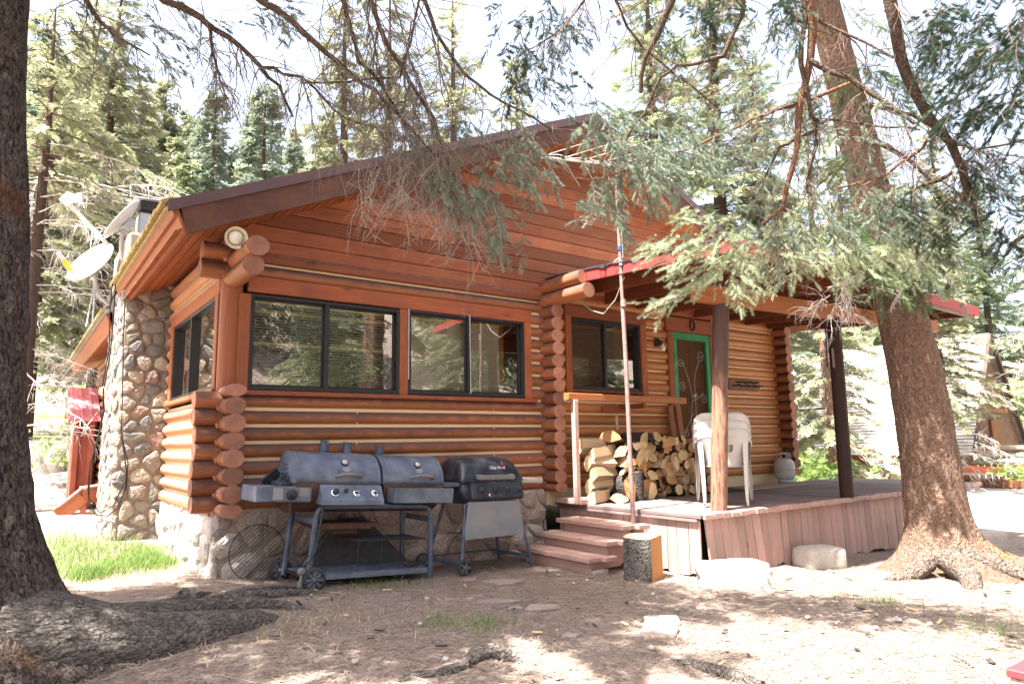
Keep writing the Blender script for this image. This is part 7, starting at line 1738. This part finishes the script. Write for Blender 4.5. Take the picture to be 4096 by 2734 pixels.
tree_px(3120, 19, 'spruce_b', 1.2, 'blue green spruce behind the porch roof corner')
tree_px(3330, 14, 'layered', .85, 'layered yellow green spruce seen between the middle porch post and the A frame')
tree_px(3790, 17.5, 'spruce_dead', .62, 'grey trunked spruce with white dead branches before the A frame')
tree_px(4300, 27, 'spruce_a', 1.1, 'dense spruce right of the A frame gable')
tree_px(4000, 31, 'spruce_b', 1.25, 'blue green spruce towering behind the A frame gable')
tree_px(3620, 33, 'spruce_a', 1.3, 'dark spruce behind the A frame roof, left of the gable')
tree_px(3450, 36, 'spruce_c', 1.3, 'pale spruce far behind the left end of the A frame roof')
tree_px(4560, 15, 'spruce_dead', .9, 'spruce at the right picture edge throwing white bare branches before the deck')
tree_px(3850, 42, 'spruce_c', 1.4, 'tall pale spruce far back between the leaning trunk and the gable')
tree_px(2330, 33, 'spruce_b', 1.2, 'distant blue spruce over the ridge end of the roof')
k = 0; frs = random.Random(4)
for (px, d) in ((700, 52), (745, 58), (790, 50), (830, 60), (890, 49), (935, 62), (985, 56), (1020, 66), (1075, 60), (640, 48), (600, 44)):
    tree_px(px, d, ('far_c', 'far_a', 'far_b')[k % 3], (.5, .44, .58, .42, .6, .36)[k % 6], 'conifer on the hill skyline over the left roof edge', 'conifers along the hill skyline'); k += 1
spots = []
for _ in range(4000):
    px, d = frs.uniform(-250, 1300), frs.uniform(24, 95); p = at(px, 1740, d)
    if all((p[0]-q[0])**2+(p[1]-q[1])**2 > 9. for q in spots): spots.append(p)
    if len(spots) >= 120: break
for p in spots:
    conifer(('far_a', 'far_b', 'far_c')[frs.randrange(3)], 'conifer in the forest on the hillside behind the cabin', 'tree', p[0], p[1], frs.uniform(.6, 1.0), frs.uniform(0, 6.28), 'hillside forest conifers'); k += 1
for _ in range(26):
    px, d = frs.uniform(2500, 4700), frs.uniform(38, 75); p = at(px, 1740, d)
    conifer(('far_a', 'far_b', 'far_c')[frs.randrange(3)], 'conifer in the woods beyond the neighbouring cabin', 'tree', p[0], p[1], frs.uniform(.8, 1.3), frs.uniform(0, 6.28), 'woods beyond the A frame'); k += 1
for (x, y, key, s) in ((3, -17, 'spruce_a', .9), (6.5, -14.5, 'spruce_c', .8), (9, -18, 'spruce_b', 1.), (12, -15, 'spruce_a', .95), (15.5, -18, 'spruce_c', 1.1), (19, -15, 'spruce_b', 1.), (5, -22, 'spruce_dead', 1.1), (10, -24, 'spruce_a', 1.2), (17, -23, 'spruce_dead', 1.2), (23, -20, 'spruce_a', 1.2), (0, -21, 'spruce_b', 1.1), (-5, -18, 'spruce_a', 1.), (-10, -15, 'spruce_c', 1.), (26, -13, 'spruce_c', 1.), (29, -18, 'spruce_b', 1.1), (13, -29, 'spruce_c', 1.3), (20, -30, 'spruce_a', 1.3), (6, -30, 'spruce_b', 1.3)):
    conifer(key, 'conifer across the yard mirrored in the cabin windows', 'tree', x, y, s, rnd.uniform(0, 6.28), 'conifers mirrored in the windows')
# ================================================================== LIGHT, SKY, CAMERA
SUN = np.array([-.42, -.05, .90]); SUN /= np.linalg.norm(SUN)
ld = bpy.data.lights.new('sun', 'SUN'); ld.energy = 5.; ld.angle = R(.6); ld.color = (1., .95, .87)
lo = bpy.data.objects.new('sun', ld); COL.objects.link(lo); lo.rotation_euler = Vector(SUN).to_track_quat('Z', 'Y').to_euler(); lo.location = (-20, -3, 40)
w = bpy.data.worlds.new('World'); SC.world = w; w.use_nodes = True; nt = w.node_tree; nt.nodes.clear()
sk = nt.nodes.new('ShaderNodeTexSky'); sk.sky_type = 'NISHITA'; sk.sun_disc = False; sk.sun_elevation = math.asin(SUN[2]); sk.sun_rotation = math.atan2(SUN[0], SUN[1]); sk.air_density = 1.; sk.dust_density = 6.; sk.ozone_density = .6
bg = nt.nodes.new('ShaderNodeBackground'); bg.inputs['Strength'].default_value = .15; wo = nt.nodes.new('ShaderNodeOutputWorld')
mxn = nt.nodes.new('ShaderNodeMix'); mxn.data_type = 'RGBA'; mxn.inputs[0].default_value = .5; mxn.inputs[7].default_value = (1.45, 1.45, 1.48, 1)   # thin bright overcast veil
nt.links.new(sk.outputs[0], mxn.inputs[6]); nt.links.new(mxn.outputs[2], bg.inputs[0]); nt.links.new(bg.outputs[0], wo.inputs[0])
cd = bpy.data.cameras.new('camera'); co = bpy.data.objects.new('camera', cd); COL.objects.link(co); SC.camera = co
cd.sensor_fit = 'HORIZONTAL'; cd.sensor_width = 36.; cd.lens = FPX/4096*36.; cd.clip_start = .05; cd.clip_end = 2000.
co.matrix_world = Matrix(((CR[0], CU[0], -CF[0], CAM[0]), (CR[1], CU[1], -CF[1], CAM[1]), (CR[2], CU[2], -CF[2], CAM[2]), (0, 0, 0, 1)))
SC.view_settings.view_transform = 'Standard'; SC.view_settings.look = 'None'; SC.view_settings.gamma = 1.; SC.view_settings.exposure = 2.6
SC.cycles.max_bounces = 6; SC.cycles.transparent_max_bounces = 12; SC.cycles.use_denoising = True
